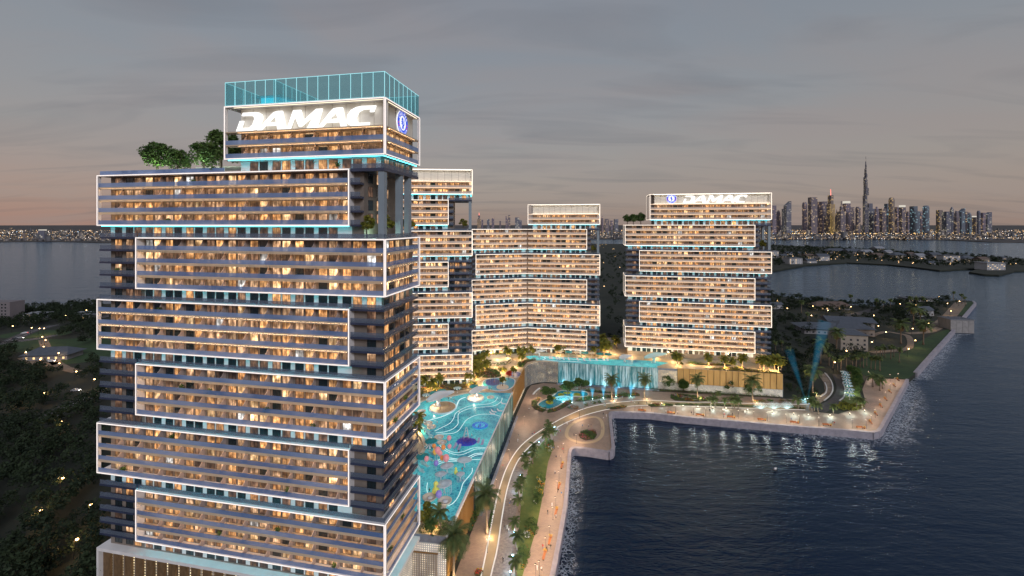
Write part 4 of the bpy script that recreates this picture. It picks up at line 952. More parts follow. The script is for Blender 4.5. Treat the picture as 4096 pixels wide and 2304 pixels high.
def np_mesh(name, V, F, mats, mi=None):
    me = bpy.data.meshes.new(name); nv, nf = len(V), len(F); k = F.shape[1]
    me.vertices.add(nv); me.vertices.foreach_set('co', np.asarray(V,np.float32).ravel())
    me.loops.add(nf*k); me.loops.foreach_set('vertex_index', np.asarray(F,np.int32).ravel())
    me.polygons.add(nf); me.polygons.foreach_set('loop_start', np.arange(0,nf*k,k,dtype=np.int32))
    for m in (mats if isinstance(mats,(list,tuple)) else [mats]): me.materials.append(m)
    if mi is not None: me.polygons.foreach_set('material_index', np.asarray(mi,np.int32))
    me.update(calc_edges=True); return me
def leaf_quads(C, size, flat=.5):
    """One randomly turned leaf-clump quad at each centre."""
    n = len(C); a = rng.normal(size=(n,3)); a[:,2] *= flat; a /= np.linalg.norm(a,axis=1,keepdims=True)+1e-9
    b = np.cross(a, rng.normal(size=(n,3))); b /= np.linalg.norm(b,axis=1,keepdims=True)+1e-9
    s = (size*rng.uniform(.6,1.4,size=(n,1))) if np.isscalar(size) else size[:,None]*rng.uniform(.6,1.4,size=(n,1))
    a = a*s*.5; b = b*s*.32
    V = np.stack([C-a, C+b, C+a, C-b],1).reshape(-1,3); return V, np.arange(4*n).reshape(n,4)
def crown_pts(n, rx, ry, rz, cz, lobes):
    """Points on the skins of several lobes, so the crown has gaps and light and dark clumps."""
    P = []
    for i in range(lobes):
        t = rng.uniform(0,6.28); h = rng.uniform(-.7,.95); r = math.sqrt(max(0,1-h*h))*rng.uniform(.35,.75)
        c = np.array([rx*r*math.cos(t), ry*r*math.sin(t), cz+rz*h*.68]); q = rng.uniform(.28,.46)
        d = rng.normal(size=(n//lobes,3)); d /= np.linalg.norm(d,axis=1,keepdims=True); d[:,2] = np.abs(d[:,2])*rng.choice([1,1,1,-.6],size=len(d))
        rr = rng.uniform(.72,1.05,size=(len(d),1)); P.append(c+d*rr*np.array([rx,ry,rz])*q)
    return np.concatenate(P)
def tree_meshes(h, rx, ry, rz, n, leaf, m, lobes=14):
    cz = h-rz; V, F = leaf_quads(crown_pts(n,rx,ry,rz,cz,lobes), leaf); crown = np_mesh('crown', V, F, m)
    b = MB(); w = h*.022+.06; b.tube([(0,0,0),(.1,0,h*.25),(0,.1,cz)],[w*1.3,w,w*.7],7)
    for k in range(6):
        a = k*1.05+random.random()*.5; b.tube([(0,.05,cz*.62+.3*k*.2),(rx*.3*math.cos(a),ry*.3*math.sin(a),cz*.95),(rx*.62*math.cos(a),ry*.62*math.sin(a),cz+rz*.25)],[w*.6,w*.4,w*.15],5)
    return crown, b.mesh('trunk', M['bark'], True)
TREES = {'round': [tree_meshes(8,3.5,3.5,3.6,3200,.5,M['leaf'],26) for _ in range(3)], 'umbrella': [tree_meshes(8,5.0,5.0,2.4,2800,.6,M['leaf'],20) for _ in range(2)],
 'yellow': [tree_meshes(6,2.3,2.3,2.2,1500,.5,M['leaf_yel'],10) for _ in range(2)], 'white': [tree_meshes(7,3.2,3.2,2.6,1800,.5,M['leaf'],12)], 'red': [tree_meshes(5,2.2,2.2,1.6,1200,.5,M['flower_red'],10)], 'dark': [tree_meshes(11,4.8,4.8,4.4,1500,1.0,M['leaf_dark'],15) for _ in range(3)]}
V,F = leaf_quads(crown_pts(260,3.3,3.3,2.6,4.6,10),.35); WHITE_B = np_mesh('blossom', V, F, M['flower_white'])
def tree(kind, label, loc, s=1., group=None, cat='tree', name='tree'):
    cr, tr = random.choice(TREES[kind]); t = thing(name, label, cat, loc, random.uniform(0,6), group, s)
    link('crown', cr, t); link('trunk', tr, t)
    if kind == 'white': link('blossom', WHITE_B, t)
    return t
def palm_meshes(h, nf, fl, droop, leaflets=20, dry=0, lean=.4, m=None, wid=.16):
    VV=[]; MI=[]
    top = np.array([lean,0,h])
    for k in range(nf+dry):
        isdry = k >= nf
        a = rng.uniform(0,6.28) if isdry else 2*math.pi*k/nf*1.0*(nf*.382)+rng.uniform(-.2,.2); el = rng.uniform(-75,-30) if isdry else 78-100*((k+.5)/nf)**.8+rng.uniform(-8,8)
        L = fl*rng.uniform(.8,1.08)*(.75 if isdry else 1); el = math.radians(el); p = top.copy(); pts=[p.copy()]; dirs=[]
        for i in range(9):
            d = np.array([math.cos(a)*math.cos(el),math.sin(a)*math.cos(el),math.sin(el)]); p = p+d*L/9; pts.append(p.copy()); dirs.append(d); el -= droop*(.04+.05*i/8)*3
            el = max(el,-1.45)
        pts = np.array(pts); side = np.array([-math.sin(a),math.cos(a),0])
        for j in range(leaflets):
            t = .10+.90*j/leaflets; i = min(int(t*9),8); f = t*9-i; q = pts[i]*(1-f)+pts[i+1]*f; d = dirs[i]; ll = L*.30*math.sin(math.pi*(.12+.80*t))**.7
            for s in (-1,1):
                tip = q+side*s*ll*.82+d*ll*.55+np.array([0,0,-ll*.32]); w = d*wid
                VV += [q-w,q+w,tip+w*.2,tip-w*.2]; MI.append(1 if isdry else 0)
        up = np.array([0,0,.05])
        for i in range(9): VV += [pts[i]-side*.05,pts[i]+side*.05,pts[i+1]+side*.03,pts[i+1]-side*.03]; MI.append(1 if isdry else 0)
    V = np.array(VV); crown = np_mesh('crown', V, np.arange(len(V)).reshape(-1,4), [m or M['palm_leaf'],M['palm_dry']], MI)
    b = MB(); r = .16+h*.014
    zs = [0,.15*h,.4*h,.7*h,h]; b.tube([(lean*(z/h)**1.6,0,z) for z in zs],[r*1.6,r*1.05,r*.9,r*.85,r*1.1],8)
    if dry: b.lathe([(r*.9,h-1.6),(r*2.0,h-.8),(r*1.8,h-.1)],8,0,(lean,0))
    return crown, b.mesh('trunk', M['trunk'], True)
PALMS = {'date': [palm_meshes(11.5,27,5.4,.85,30,14,.3,wid=.07) for _ in range(2)], 'coco': [palm_meshes(5.2,14,3.3,1.0,22,0,.5,wid=.10) for _ in range(3)],
 'gold': [palm_meshes(4.6,20,3.2,1.0,16,0,.3,M['leaf_yel'],.2) for _ in range(3)], 'thin': [palm_meshes(10,16,3.0,1.1,14,5,.6,wid=.2) for _ in range(3)]}
def palm(kind, label, loc, s=1., group=None):
    cr, tr = random.choice(PALMS[kind]); t = thing('palm_tree', label, 'palm', loc, random.uniform(0,6), group, s)
    link('crown', cr, t); link('trunk', tr, t); return t
M['amber_lamp'] = emat('amber_uplight_lens', (1,.62,.22), 20)
def uplight(label, loc, col=(1,.66,.28), w=420, group=None):
    t = thing('garden_uplight', label, 'garden light', loc, 0, group)
    MB().lathe([(.14,0),(.14,.3),(.10,.36)],8).build('lamp_body', M['dark'], t); MB().lathe([(.09,.37),(.07,.42)],8).build('lens', M['amber_lamp'], t)
    plight(t,(0,0,1.0),col,w,.3); return t
# tall date palms on the promenade
for lab, p, s in (('large date palm standing nearest, at the foot of the nearest tower',(-16.7, 125.2),1.12),('large date palm between the nearest pool and the curving path',(-8.2, 143.8),1.12),
  ('tall date palm before the left half of the broad waterfall',(57.9, 253.9),1.05),('tall date palm before the right half of the broad waterfall',(77.3, 255.8),1.0),
  ('tall date palm in front of the gold wall near the waterfall',(108.4, 255.9),1.0),('tall date palm in front of the gold wall near its far end',(137.6, 250.3),1.1),
  ('tall date palm inside the searchlight beams beside the podium end',(180.1, 262.1),1.25)): palm('date', lab, (*p,3.0), s); uplight(lab.replace('large date palm','warm uplight under the palm').replace('tall date palm','warm uplight under the palm'), (p[0]+.9,p[1]-2.2,3.02), (1,.78,.45), 1300)
# palms along the lawn strip by the boardwalk
sp = [(1.2, 126.3),(1.6, 135.9),(0.9, 143.5),(2.6, 154.4),(2.4, 161.3),(3.4, 166.5),(6.1, 177.4),(8.7, 185.5),(5.3, 182.0),(10.0, 190.5),(15.2, 201.3),(17.4, 205.6),(19.4, 204.2),(18.4, 213.3)]
for k,p in enumerate(sp): palm('coco', f'short leaning palm on the lawn strip by the boardwalk, {ORD[k]} from the nearest end', (*p,3.05), random.uniform(.85,1.1), 'palms on the boardwalk lawn')
M['blue_lamp'] = emat('blue_spark_lens', (.35,.75,1), 60)
for k,p in enumerate(((-0.5, 126.7),(0.2, 132.9),(0.6, 143.1),(1.6, 165.6),(3.6, 175.3),(9.2, 194.9),(12.4, 201.8),(15.8, 208.6),(21.1, 217.2))):
    t = thing('path_spotlight', f'blue white spot lamp on the boardwalk edge, {ORD[k]} from the nearest end', 'spotlight', (*p,3.05), 0, 'spot lamps along the boardwalk')
    MB().lathe([(.09,0),(.09,.7),(.14,.75),(.14,.82)],8).build('post', M['dark'], t); MB().lathe([(.17,.83),(.21,.95),(.12,1.08)],8).build('lamp_head', M['blue_lamp'], t)
    plight(t,(0,0,1.4),(.42,.72,1),420,.15)
for k,p in enumerate(((110.1, 242.4),(113.0, 243.3),(117.5, 242.0),(119.5, 252.7),(121.0, 240.6),(122.7, 241.5),(123.9, 239.7),(157.3, 240.6),(163.2, 239.5),(163.4, 233.3),(171.3, 233.3),(189.4, 240.6),(191.7, 239.5),(164.7, 238.4))):
    palm('coco', f'small bright green palm on the lit outer promenade, {ORD[k]} of the row', (*p,3.02), random.uniform(.85,1.12), 'small palms on the outer promenade')
for k,p in enumerate(((225.6, 273.4),(224.6, 267.2),(229.2, 270.7),(229.9, 276.1))):
    palm('coco', f'dark small palm on the far corner plaza, {ORD[k]} from the parasols', (*p,3.02), 1.2, 'palms on the corner plaza')
# golden palms on the podium garden
gp = [((-16.8, 283.4),1.2),((-19.0, 275.2),1.1),((-21.2, 269.6),1.2),((-21.6, 261.1),1.2),((-16.8, 263.2),1.1),((-14.5, 266.4),1.),((-21.4, 253.2),1.2),((-18.8, 257.1),1.1),((-23.8, 241.2),1.3),((-3.5, 290.9),1.2),((-1.9, 289.6),1.),((5.4, 290.9),1.2),((8.9, 292.1),1.1),((6.1, 278.7),1.2),((13.7, 294.7),1.1),((32.0, 298.7),1.1),((30.1, 298.0),.9),((35.8, 298.7),.9),((53.8, 297.4),1.1),((55.3, 294.7),1.1),((61.9, 296.0),1.5),((64.8, 304.2),1.4),((66.7, 300.1),1.3)]
gp += [((-47.6, 235.1),1.2),((-42.3, 231.2),1.2),((-39.0, 236.2),1.2),((-40.7, 190.1),1.1),((-39.3, 181.7),1.)]
gp += [((103.3, 274.1),1.4),((105.1, 275.4),1.2),((123.1, 273.5),1.3),((130.7, 269.0),1.3),((135.6, 268.3),1.1),((142.2, 270.2),1.4),((152.8, 265.2),1.5),((151.7, 267.7),1.3),((154.9, 264.0),1.3),((160.7, 264.0),1.5),((160.8, 267.7),1.4),((163.1, 265.2),1.2),((74.5, 311.5),1.3),((75.2, 321.5),1.2),((63.9, 305.7),1.5),((65.2, 317.4),1.5)]
GPO=[]
for k,(p,s) in enumerate(gp):
    GPO.append(palm('gold', ['amber lit palm in the podium gardens between the towers','amber lit palm on the podium roof above the gold wall'][k>27], (*p,16.1), s, ['amber palms in the podium gardens','amber palms above the gold wall'][k>27]))
relabel(GPO[:28],'amber lit palm in the podium gardens between the towers, %s from the left'); relabel(GPO[28:],'amber lit palm on the podium roof above the gold wall, %s from the left')
ul = [(-18.4, 265.3),(-13.9, 297.4),(-19.9, 249.4),(-2.7, 287.1),(-10.4, 269.6),(6.1, 285.8),(-23.2, 238.6),(-5.2, 261.1),(-9.5, 284.6),(31.5, 295.8),(47.9, 292.8),(61.8, 292.1),(66.8, 304.2),(1.8, 270.7),(-44.6, 232.5),(-40.0, 232.5),(-39.7, 185.8),(-16.6, 239.5)]
ul2 = [(103.5, 272.8),(122.2, 271.5),(130.5, 267.7),(140.8, 268.3),(151.6, 264.0),(156.6, 264.0),(159.9, 262.8),(113.3, 275.5),(80.1, 291.7),(94.5, 288.7),(70.0, 297.0),(103.3, 280.9)]
UL=[uplight('amber garden uplight glowing among the podium garden palms', (*p,16.1), w=3600, group='podium garden uplights') for p in ul]; relabel(UL,'amber uplight among the podium garden palms, %s from the left')
UL=[uplight('amber garden uplight on the podium roof above the gold wall', (*p,16.1), w=2800, group='gold wall roof uplights') for p in ul2]; relabel(UL,'amber uplight on the podium roof above the gold wall, %s from the left')
# trees
for lab,p,s in (('left round tree of the roof terrace pair farthest from the crown',(-72.5,6),1.25),('smaller round tree beside it farthest from the crown of the nearest tower',(-68.,8),1.0),('left tree of the roof terrace pair against the crown',(-58,7),1.2),('tallest round tree on the roof terrace against the crown',(-51.5,6),1.55)):
    tree('round', lab, at(TA,p[0],p[1],102.02), s)
for lab,p in (('small lit tree at the front corner of the column terrace of the nearest tower',(-6.,2.4)),('small lit tree between the tall columns of the nearest tower',(-2.5,6.)),('small lit tree at the rear of the column terrace of the nearest tower',(-2,18.))):
    tree('yellow', lab, at(TA,p[0],p[1],85.02), .95)
gt_ = thing('terrace_uplight', 'green white uplight under the trees on the column terrace of the nearest tower', 'garden light', at(TA,-4.5,4,85.02)); MB().lathe([(.14,0),(.14,.3)],8).build('lamp_body', M['dark'], gt_); plight(gt_,(0,0,.7),(.6,1,.75),700,.3)
tree('yellow','small lit tree on the column terrace of the tower behind the nearest one', at(TB,-5,3,85.02), 1.1)
tree('yellow','small lit tree on the column terrace of the bent tower', (55.1,296.8,84.4), 1.)

tree('yellow','small lit tree on the column terrace of the far tower', at(TD,-4.5,3,71.25), 1.2)
for lab,p,s in (('left dark tree on the roof of the far tower',(-88,8),.9),('middle dark tree on the roof of the far tower',(-84,6),.95),('right dark tree on the roof of the far tower beside its crown',(-79,7),1.05)): tree('round', lab, at(TD,p[0],p[1],88.25), s)
for kind,lab,p,s,z in (('umbrella','spreading tree at the left end of the pond garden',(21.1, 252.7),.95,3.1),('umbrella','broad spreading tree behind the pond garden',(32.8, 258.7),1.05,3.1),('umbrella','spreading tree at the right end of the pond',(41.7, 263.9),1.05,3.1),('round','lower tree leaning at the left rim of the pond',(21.5, 247.9),.62,3.1),
 ('round','dark tree before the perforated wall beside the waterfall',(95.7, 269.3),1.15,3.),('round','lower dark tree right of the waterfall by the gold wall',(104.4, 266.0),.95,3.),('round','dark bushy tree before the left end of the gold wall',(103.9, 265.5),.9,3.),('white','white blossoming tree before the gold wall',(130.4, 262.9),1.15,3.),('round','tree before the gold wall left of the second palm',(140.7, 259.7),.85,3.),('round','smaller tree before the gold wall right of the second palm',(146.7, 260.3),.8,3.),
 ('red','red flowering tree on the play deck',(-1.8, 249.4),1.,16.1),('yellow','olive tree beside the blue play circle',(1.0, 254.6),1.,16.1),('yellow','olive tree standing in the play pool',(-5.1, 239.5),.9,16.1),('yellow','rounded golden bush on the podium roof',(105.4, 271.5),.55,16.1),
 ('yellow','leafy tree at the near end of the pool beside the nearest tower',(-25.2, 127.8),1.15,16.1),('round','small tree in the planting below the near end of the pool',(-23.0, 124.6),.6,16.1)):
    tree(kind, lab, (*p,z), s)

palm('coco','small palm between the near end of the pool and the perforated wall', (*(-20.5, 125.9),16.1), 1.1)
uplight('amber uplight in the planting at the near end of the pool', (*(-22.8, 126.9),16.1), w=1500)

# ------------------------------------------------------------------ flower beds, hedges, woods
def bed(label, poly, z, dens=2.6, h=.8, leaf=.42, flowers=('flower_red','flower_pink','flower_yellow'), m='leaf', ff=.16, soil=True, name='flower_bed', cat='flower bed'):
    t = thing(name, label, cat)
    P = np.array(poly); lo, hi = P.min(0), P.max(0); area = abs(sum(poly[i][0]*poly[(i+1)%len(poly)][1]-poly[(i+1)%len(poly)][0]*poly[i][1] for i in range(len(poly))))/2
    n = int(min(area*dens*6, 6000)); pts=[]
    q = rng.uniform(lo,hi,size=(n*4,2)); x,y = q[:,0],q[:,1]; ins = np.zeros(len(q),bool); j = len(P)-1
    for i in range(len(P)):
        c = ((P[i,1]>y)!=(P[j,1]>y)) & (x < (P[j,0]-P[i,0])*(y-P[i,1])/(P[j,1]-P[i,1]+1e-9)+P[i,0]); ins ^= c; j = i
    q = q[ins][:n]; n = len(q)
    bumps = .55+.45*np.sin(q[:,0]*1.3+q[:,1]*.6)*np.cos(q[:,1]*1.1-q[:,0]*.5); zz = z+.1+h*bumps*np.sqrt(rng.uniform(0,1,n))
    C = np.column_stack([q,zz]); isf = (rng.uniform(size=n) < ff*2*(np.sin(q[:,0]*.5+q[:,1]*.35)>-.1)) & (zz > z+h*.25)
    V,F = leaf_quads(C[~isf], leaf); link('foliage', np_mesh('foliage',V,F,M[m]), t)
    if flowers and isf.sum() > 4:
        fi = np.where(isf)[0]; grp = (np.floor(np.sin(q[fi,0]*.45)*2+np.cos(q[fi,1]*.4)*2).astype(int)) % len(flowers)
        for g,fl in enumerate(flowers):
            s = fi[grp==g]
            if len(s) < 2: continue
            Cf = C[s].copy(); Cf[:,2] += .12; V,F = leaf_quads(Cf, leaf*.8); link('blossom', np_mesh('blossom',V,F,M[fl]), t)
    if soil: poly_sheet('soil', poly, z+.06, z-.02, M['soil'], t)
    return t
def oval(c, rx, ry, n=14, a=0): return [(c[0]+rx*math.cos(2*math.pi*k/n)*math.cos(a)-ry*math.sin(2*math.pi*k/n)*math.sin(a), c[1]+rx*math.cos(2*math.pi*k/n)*math.sin(a)+ry*math.sin(2*math.pi*k/n)*math.cos(a)) for k in range(n)]
bed('oval bed of red and purple flowers inside the ring path on the plaza', [(32.1, 211.0),(33.7, 214.1),(37.4, 215.8),(41.2, 215.3),(41.0, 211.0),(38.8, 206.8),(34.6, 205.6),(32.4, 207.9)], 3.02, 3, 1.0, flowers=('flower_red','flower_pink'), ff=.25)
bed('flowering shrub border round the left rim of the pond', [(11.2, 249.8),(12.5, 252.7),(16.5, 254.6),(15.4, 249.8),(14.0, 245.6),(16.0, 241.5),(19.2, 239.4),(16.4, 236.2),(12.6, 239.7),(10.9, 244.2)], 3.02, 3, 1.5, ff=.2)
bed('flowering shrub border along the front rim of the pond', [(19.6, 239.3),(23.1, 240.8),(27.3, 244.6),(31.8, 250.7),(34.4, 252.7),(33.8, 247.9),(28.9, 242.4),(23.5, 237.1),(18.9, 235.4)], 3.02, 3, 1.3, ff=.22)
bed('long flowering hedge behind the row of cyan sprays', [(35.8, 251.2),(43.0, 257.1),(50.9, 258.7),(61.4, 260.7),(68.8, 263.9),(75.8, 262.8),(75.8, 259.2),(70.7, 257.7),(60.4, 256.1),(50.1, 254.6),(39.5, 250.3)], 3.02, 2.4, 1.3, ff=.2)
bed('dark hedge at the foot of the waterfall behind the pond trees', [(36.6, 268.2),(46.6, 268.2),(60.3, 264.4),(63.6, 262.8),(53.9, 263.4),(46.1, 265.5)], 3.02, 2.4, 1.3, flowers=('flower_red',), ff=.08)
bed('long hedge at the foot of the gold wall', [(85.0, 269.3),(92.0, 273.3),(100.4, 269.4),(119.1, 264.5),(137.7, 260.8),(159.9, 258.7),(157.5, 256.2),(136.3, 258.2),(113.8, 261.8),(98.5, 264.5),(85.4, 266.0)], 3.02, 1.6, 1.5, flowers=('flower_red',), ff=.05)
bed('wide bed of mixed flowers on the paving below the gold wall', [(94.7, 260.8),(100.2, 262.3),(108.4, 258.7),(119.6, 255.2),(119.3, 252.7),(104.9, 250.3),(94.0, 252.2),(92.5, 255.7)], 3.02, 2.8, 1.1, flowers=('flower_pink','flower_white','flower_yellow','flower_red'), ff=.22)
bed('narrow flower bed beside the waterfall paving on the path edge', [(76.2, 245.6),(79.8, 247.4),(87.1, 247.4),(91.0, 246.5),(89.9, 244.6),(83.9, 243.7),(77.4, 243.3)], 3.06, 3, .9, ff=.28)
bed('small green bed with red flowers on the path edge near the plaza', [(51.9, 241.0),(55.3, 242.8),(61.5, 244.9),(64.4, 244.2),(62.3, 241.9),(55.9, 240.1)], 3.06, 3, .7, flowers=('flower_red','flower_yellow'), ff=.12)
for lab,c,rx,ry in (('round red shrub right of the pond on the paving',(41.7, 246.0),1.1,1.6),('rust red shrub beside the path below the sprays',(46.2, 248.4),1.6,1.6),('small dark shrub beside the red dressed walker',(49.9, 249.3),1.1,1.6),('low red shrub strip beside the path bend below the pond',(33.7, 241.9),3.2,2.2),
  ('dark red shrub before the podium end, nearest the palm',(142.1, 250.8),3.4,1.6),('dark shrub before the podium end, middle of three',(148.4, 251.5),1.7,1.4),('dark shrub before the podium end, farthest from the palm',(155.4, 251.7),1.3,1.3),('small round shrub alone near the searchlights',(159.3, 251.7),1.2,1.2)):
    bed(lab, oval(c,rx,ry), 3.0, 4, 1.0, flowers=('flower_red',), ff=.18, soil=False, name='shrub', cat='shrub')
bed('dark flower border along the lit promenade beside the sculpture', [(152.6, 243.3),(161.5, 242.0),(161.5, 240.2),(153.4, 241.1)], 3.02, 3, 1., ff=.2)
for k,(c,rx,ry) in enumerate((((17.9, 199.9),1.6,4.),((16.6, 196.4),1.5,3.),((11.6, 173.6),1.8,3.2),((11.3, 170.0),1.5,2.),((9.9, 164.1),2.0,4.0),((9.2, 160.0),1.5,2.4),((6.6, 146.4),2.4,4.2),((5.4, 142.7),1.8,2.6),((3.9, 134.6),1.8,3.2),((2.9, 130.9),1.8,3.0))):
    bed(f'flowering shrub clump on the seaward side of the boardwalk lawn, {ORD[9-k]} from the nearest end', oval(c,rx,ry), 3.08, 3.4, 1.4, flowers=('flower_white','flower_red','flower_yellow'), ff=.2, soil=False, name='shrub', cat='shrub').__setitem__('group','shrubs on the boardwalk lawn')
bed('dark planting strip between the near palms and the curving path', [(-8.2, 144.9),(-7.2, 157.8),(-6.7, 158.7),(-6.5, 152.7),(-7.3, 143.5)], 3.02, 3, .9, flowers=('flower_pink',), ff=.15)
bed('flower pot bed at the foot of the nearest date palm', oval((-9.7, 127.4),1.3,1.3), 3.02, 6, .8, flowers=('flower_yellow','flower_red'), ff=.3)
bed('bright green shrub bank beside the golden gate', [(-23.1, 126.3),(-23.4, 129.1),(-20.8, 130.3),(-18.4, 126.3),(-18.9, 123.5),(-22.4, 123.5)], 3.02, 5, 2.6, leaf=.5, flowers=(), m='leaf_yel', soil=False, name='shrub', cat='shrub')
bed('dark planting below the gold panels beside the nearest pool', [(-17.3, 152.7),(-12.0, 170.0),(-10.1, 164.1),(-11.7, 151.1),(-13.7, 143.5)], 3.02, 3.2, 2.6, leaf=.55, flowers=('flower_red',), ff=.03, soil=False, name='shrub', cat='shrub')
# podium gardens
G4 = lambda *p: list(p)
bed('red and green flower bed round the oval sunken court', [(-26.0, 296.0),(-17.1, 299.4),(-8.0, 300.7),(-6.3, 296.0),(-12.9, 294.1),(-17.4, 290.9),(-21.0, 287.1),(-25.2, 287.1)], 16.1, 2.4, 1.3, ff=.3, m='leaf_yel')
bed('flower border in front of the oval sunken court', [(-14.0, 276.9),(-9.2, 277.5),(-4.1, 281.0),(-0.8, 285.8),(-0.7, 279.8),(-4.0, 275.2),(-9.1, 273.2),(-13.5, 274.1)], 16.1, 2.6, 1.3, ff=.2)
bed('garden bed against the tower behind the nearest one', [(-25.3, 285.8),(-20.4, 278.7),(-13.3, 270.7),(-13.1, 265.3),(-16.8, 257.1),(-19.4, 251.2),(-21.5, 248.4),(-22.9, 257.1)], 16.1, 2.0, 1.6, m='leaf_yel', flowers=('flower_red','flower_yellow'), ff=.12)
bed('clipped garden bed beside the play deck path', [(-12.8, 267.4),(-10.0, 267.4),(-7.3, 261.1),(-6.1, 255.1),(-9.7, 252.2),(-17.5, 252.2),(-15.5, 259.1)], 16.1, 2.4, 1.2, flowers=('flower_pink','flower_red'), ff=.15)
bed('round green bed in the fork of the garden path', [(-8.9, 268.5),(-5.4, 270.7),(-2.9, 267.4),(-3.2, 263.2),(-5.2, 259.6),(-7.4, 264.2)], 16.1, 2.6, 1.2, m='leaf_yel', flowers=('flower_yellow',), ff=.08)
bed('dark bed behind the curved perforated wall', [(2.9, 270.7),(4.1, 279.8),(8.0, 284.6),(15.3, 287.1),(15.9, 285.2),(10.1, 281.0),(7.7, 274.1),(6.8, 270.7)], 16.1, 2.4, 1.4, flowers=('flower_red',), ff=.1)
bed('flower bed beneath the bent tower beside its pool', [(-0.8, 300.7),(8.1, 305.6),(19.5, 305.6),(18.9, 302.1),(8.4, 302.1),(-0.0, 298.7)], 16.1, 2.0, 1.4, flowers=('flower_red','flower_pink'), ff=.25)
bed('lush planting between the nearest pool and the tower behind', [(-48.7, 219.5),(-46.4, 224.6),(-41.2, 228.2),(-32.4, 231.9),(-25.5, 234.4),(-18.6, 238.3),(-19.7, 245.1),(-37.0, 246.5),(-52.0, 234.4)], 16.1, 1.6, 1.8, m='leaf_yel', flowers=('flower_red','flower_pink','flower_yellow'), ff=.16)
bed('low planting on the podium roof in front of the far tower', [(110.8, 278.9),(116.0, 280.9),(122.0, 276.8),(131.0, 277.5),(137.7, 275.5),(137.1, 273.5),(126.0, 274.2),(115.5, 275.5)], 16.1, 2.4, 1.2, ff=.2)
bed('green roof edge planting above the gold wall', [(117.2, 267.7),(129.8, 269.6),(143.3, 271.5),(143.4, 267.7),(155.0, 262.8),(160.1, 260.4),(159.4, 258.0),(149.2, 259.8),(136.2, 263.4),(123.8, 265.8)], 16.1, 2.4, 1.0, m='leaf_yel', flowers=('flower_pink',), ff=.06)
bed('shrub planting below the near edge of the pool', [(-27.5, 130.2),(-18.4, 129.4),(-18.2, 124.9),(-20.6, 123.4),(-26.3, 124.3)], 16.1, 2.4, 1.8, m='leaf', flowers=('flower_red',), ff=.08, soil=False)
# the oval sunken court
oc = thing('sunken_court', 'oval sunken court with curved pale steps in the podium garden', 'court')
for k in range(4): 
    c = (-10.3, 285.2); MB().lathe([(10-k*1.5,16.11),(10-k*1.5,16.55-k*.1),(9.3-k*1.5,16.55-k*.1)],28,0,c,1.0,1.15).build('step', M['stone_pale'] if k%2==0 else M['deck'], oc)
# dark woods: masses of low crowns
def wood(name, label, pts, hs, leaf, per, m):
    A=[]; S_=[]
    for (x,y),h in zip(pts,hs):
        r = h*.46; c = crown_pts(per,r,r,h*.5,h*.62,8); A.append(c+np.array([x,y,2.9])); S_.append(np.full(len(c),leaf*h/9))
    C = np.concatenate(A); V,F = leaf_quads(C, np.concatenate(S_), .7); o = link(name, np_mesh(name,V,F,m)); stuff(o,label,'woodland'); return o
def scatter(poly, n, keep=None):
    P = np.array(poly); out=[]; lo,hi = P.min(0),P.max(0)
    while len(out) < n:
        x,y = rng.uniform(lo,hi); c=False; j=len(P)-1
        for i in range(len(P)):
            if (P[i,1]>y)!=(P[j,1]>y) and x < (P[j,0]-P[i,0])*(y-P[i,1])/(P[j,1]-P[i,1])+P[i,0]: c = not c
            j=i
        if c and (keep is None or keep(x,y)): out.append((x,y))
    return out
def near_line(pts, w):
    S2 = smooth(pts,6)
    return lambda x,y: min((x-a)**2+(y-b)**2 for a,b in S2) > w*w
LR1 = [(-434.7, 368.9),(-438.7, 382.6),(-449.0, 400.5),(-458.5, 420.1),(-459.8, 430.7),(-461.2, 441.8)]
LR2 = [(-442.6, 375.7),(-431.6, 380.4),(-423.8, 387.0),(-419.5, 392.9),(-419.8, 402.1)]
LR3 = [(-413.1, 385.5),(-387.6, 363.7),(-357.4, 339.7),(-336.9, 322.7),(-315.4, 309.1),(-299.7, 301.9)]
LR4 = [(-245.0, 230.3),(-246.5, 238.8),(-248.6, 250.4),(-250.7, 261.9),(-251.7, 267.4)]
LR5 = [(-372.5, 335.3),(-350.9, 322.7),(-340.3, 318.7),(-331.1, 317.7)]
ks = [near_line(LR1,11),near_line(LR2,9),near_line(LR3,9),near_line(LR4,8),near_line(LR5,8)]
clear = [(-347.6, 326.8),(-414.9, 363.7),(-466.0, 403.6),(-438.9, 403.6),(-388.0, 371.6),(-341.8, 344.2),(-330.9, 326.8),(-272.8, 263.3),(-288.4, 280.5)]
rad = [20,22,26,26,24,26,22,10,10]
keepL = lambda x,y: all(k(x,y) for k in ks) and all((x-c[0])**2+(y-c[1])**2 > r*r for c,r in zip(clear,rad))
wl = scatter([(-128,70),(-112,118),(-208.5, 221.5),(-307.7, 326.8),(-518.3, 550.4),(-537.8, 541.7),(-556.6, 525.1),(-574.0, 512.1),(-581.9, 497.2),(-593.7, 497.2),(-390.1, 326.8),(-264.4, 221.5),(-210,120),(-190,70)], 1050, keepL)
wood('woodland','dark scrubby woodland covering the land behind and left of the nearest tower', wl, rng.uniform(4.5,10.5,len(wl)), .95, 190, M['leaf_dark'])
wm = scatter([(40,330),(160,330),(200,420),(260,600),(320,760),(390,1000),(420,1500),(250,1500),(150,900),(90,600)], 260)
wood('woodland','dark woodland filling the gap between the bent tower and the far tower', wm, rng.uniform(6,11,len(wm)), 1.1, 150, M['leaf_dark'])
PT = [[(600.3, 586.0),(514.1, 513.5),(420.0, 437.7),(396.8, 422.1)],[(515.3, 507.2),(429.7, 437.7),(379.1, 409.6)],[(275.0, 422.1),(337.2, 462.0),(398.8, 501.1)],[(324.8, 395.9),(353.5, 413.7),(361.1, 399.7),(331.7, 364.6),(302.3, 350.7),(284.6, 346.9)]]
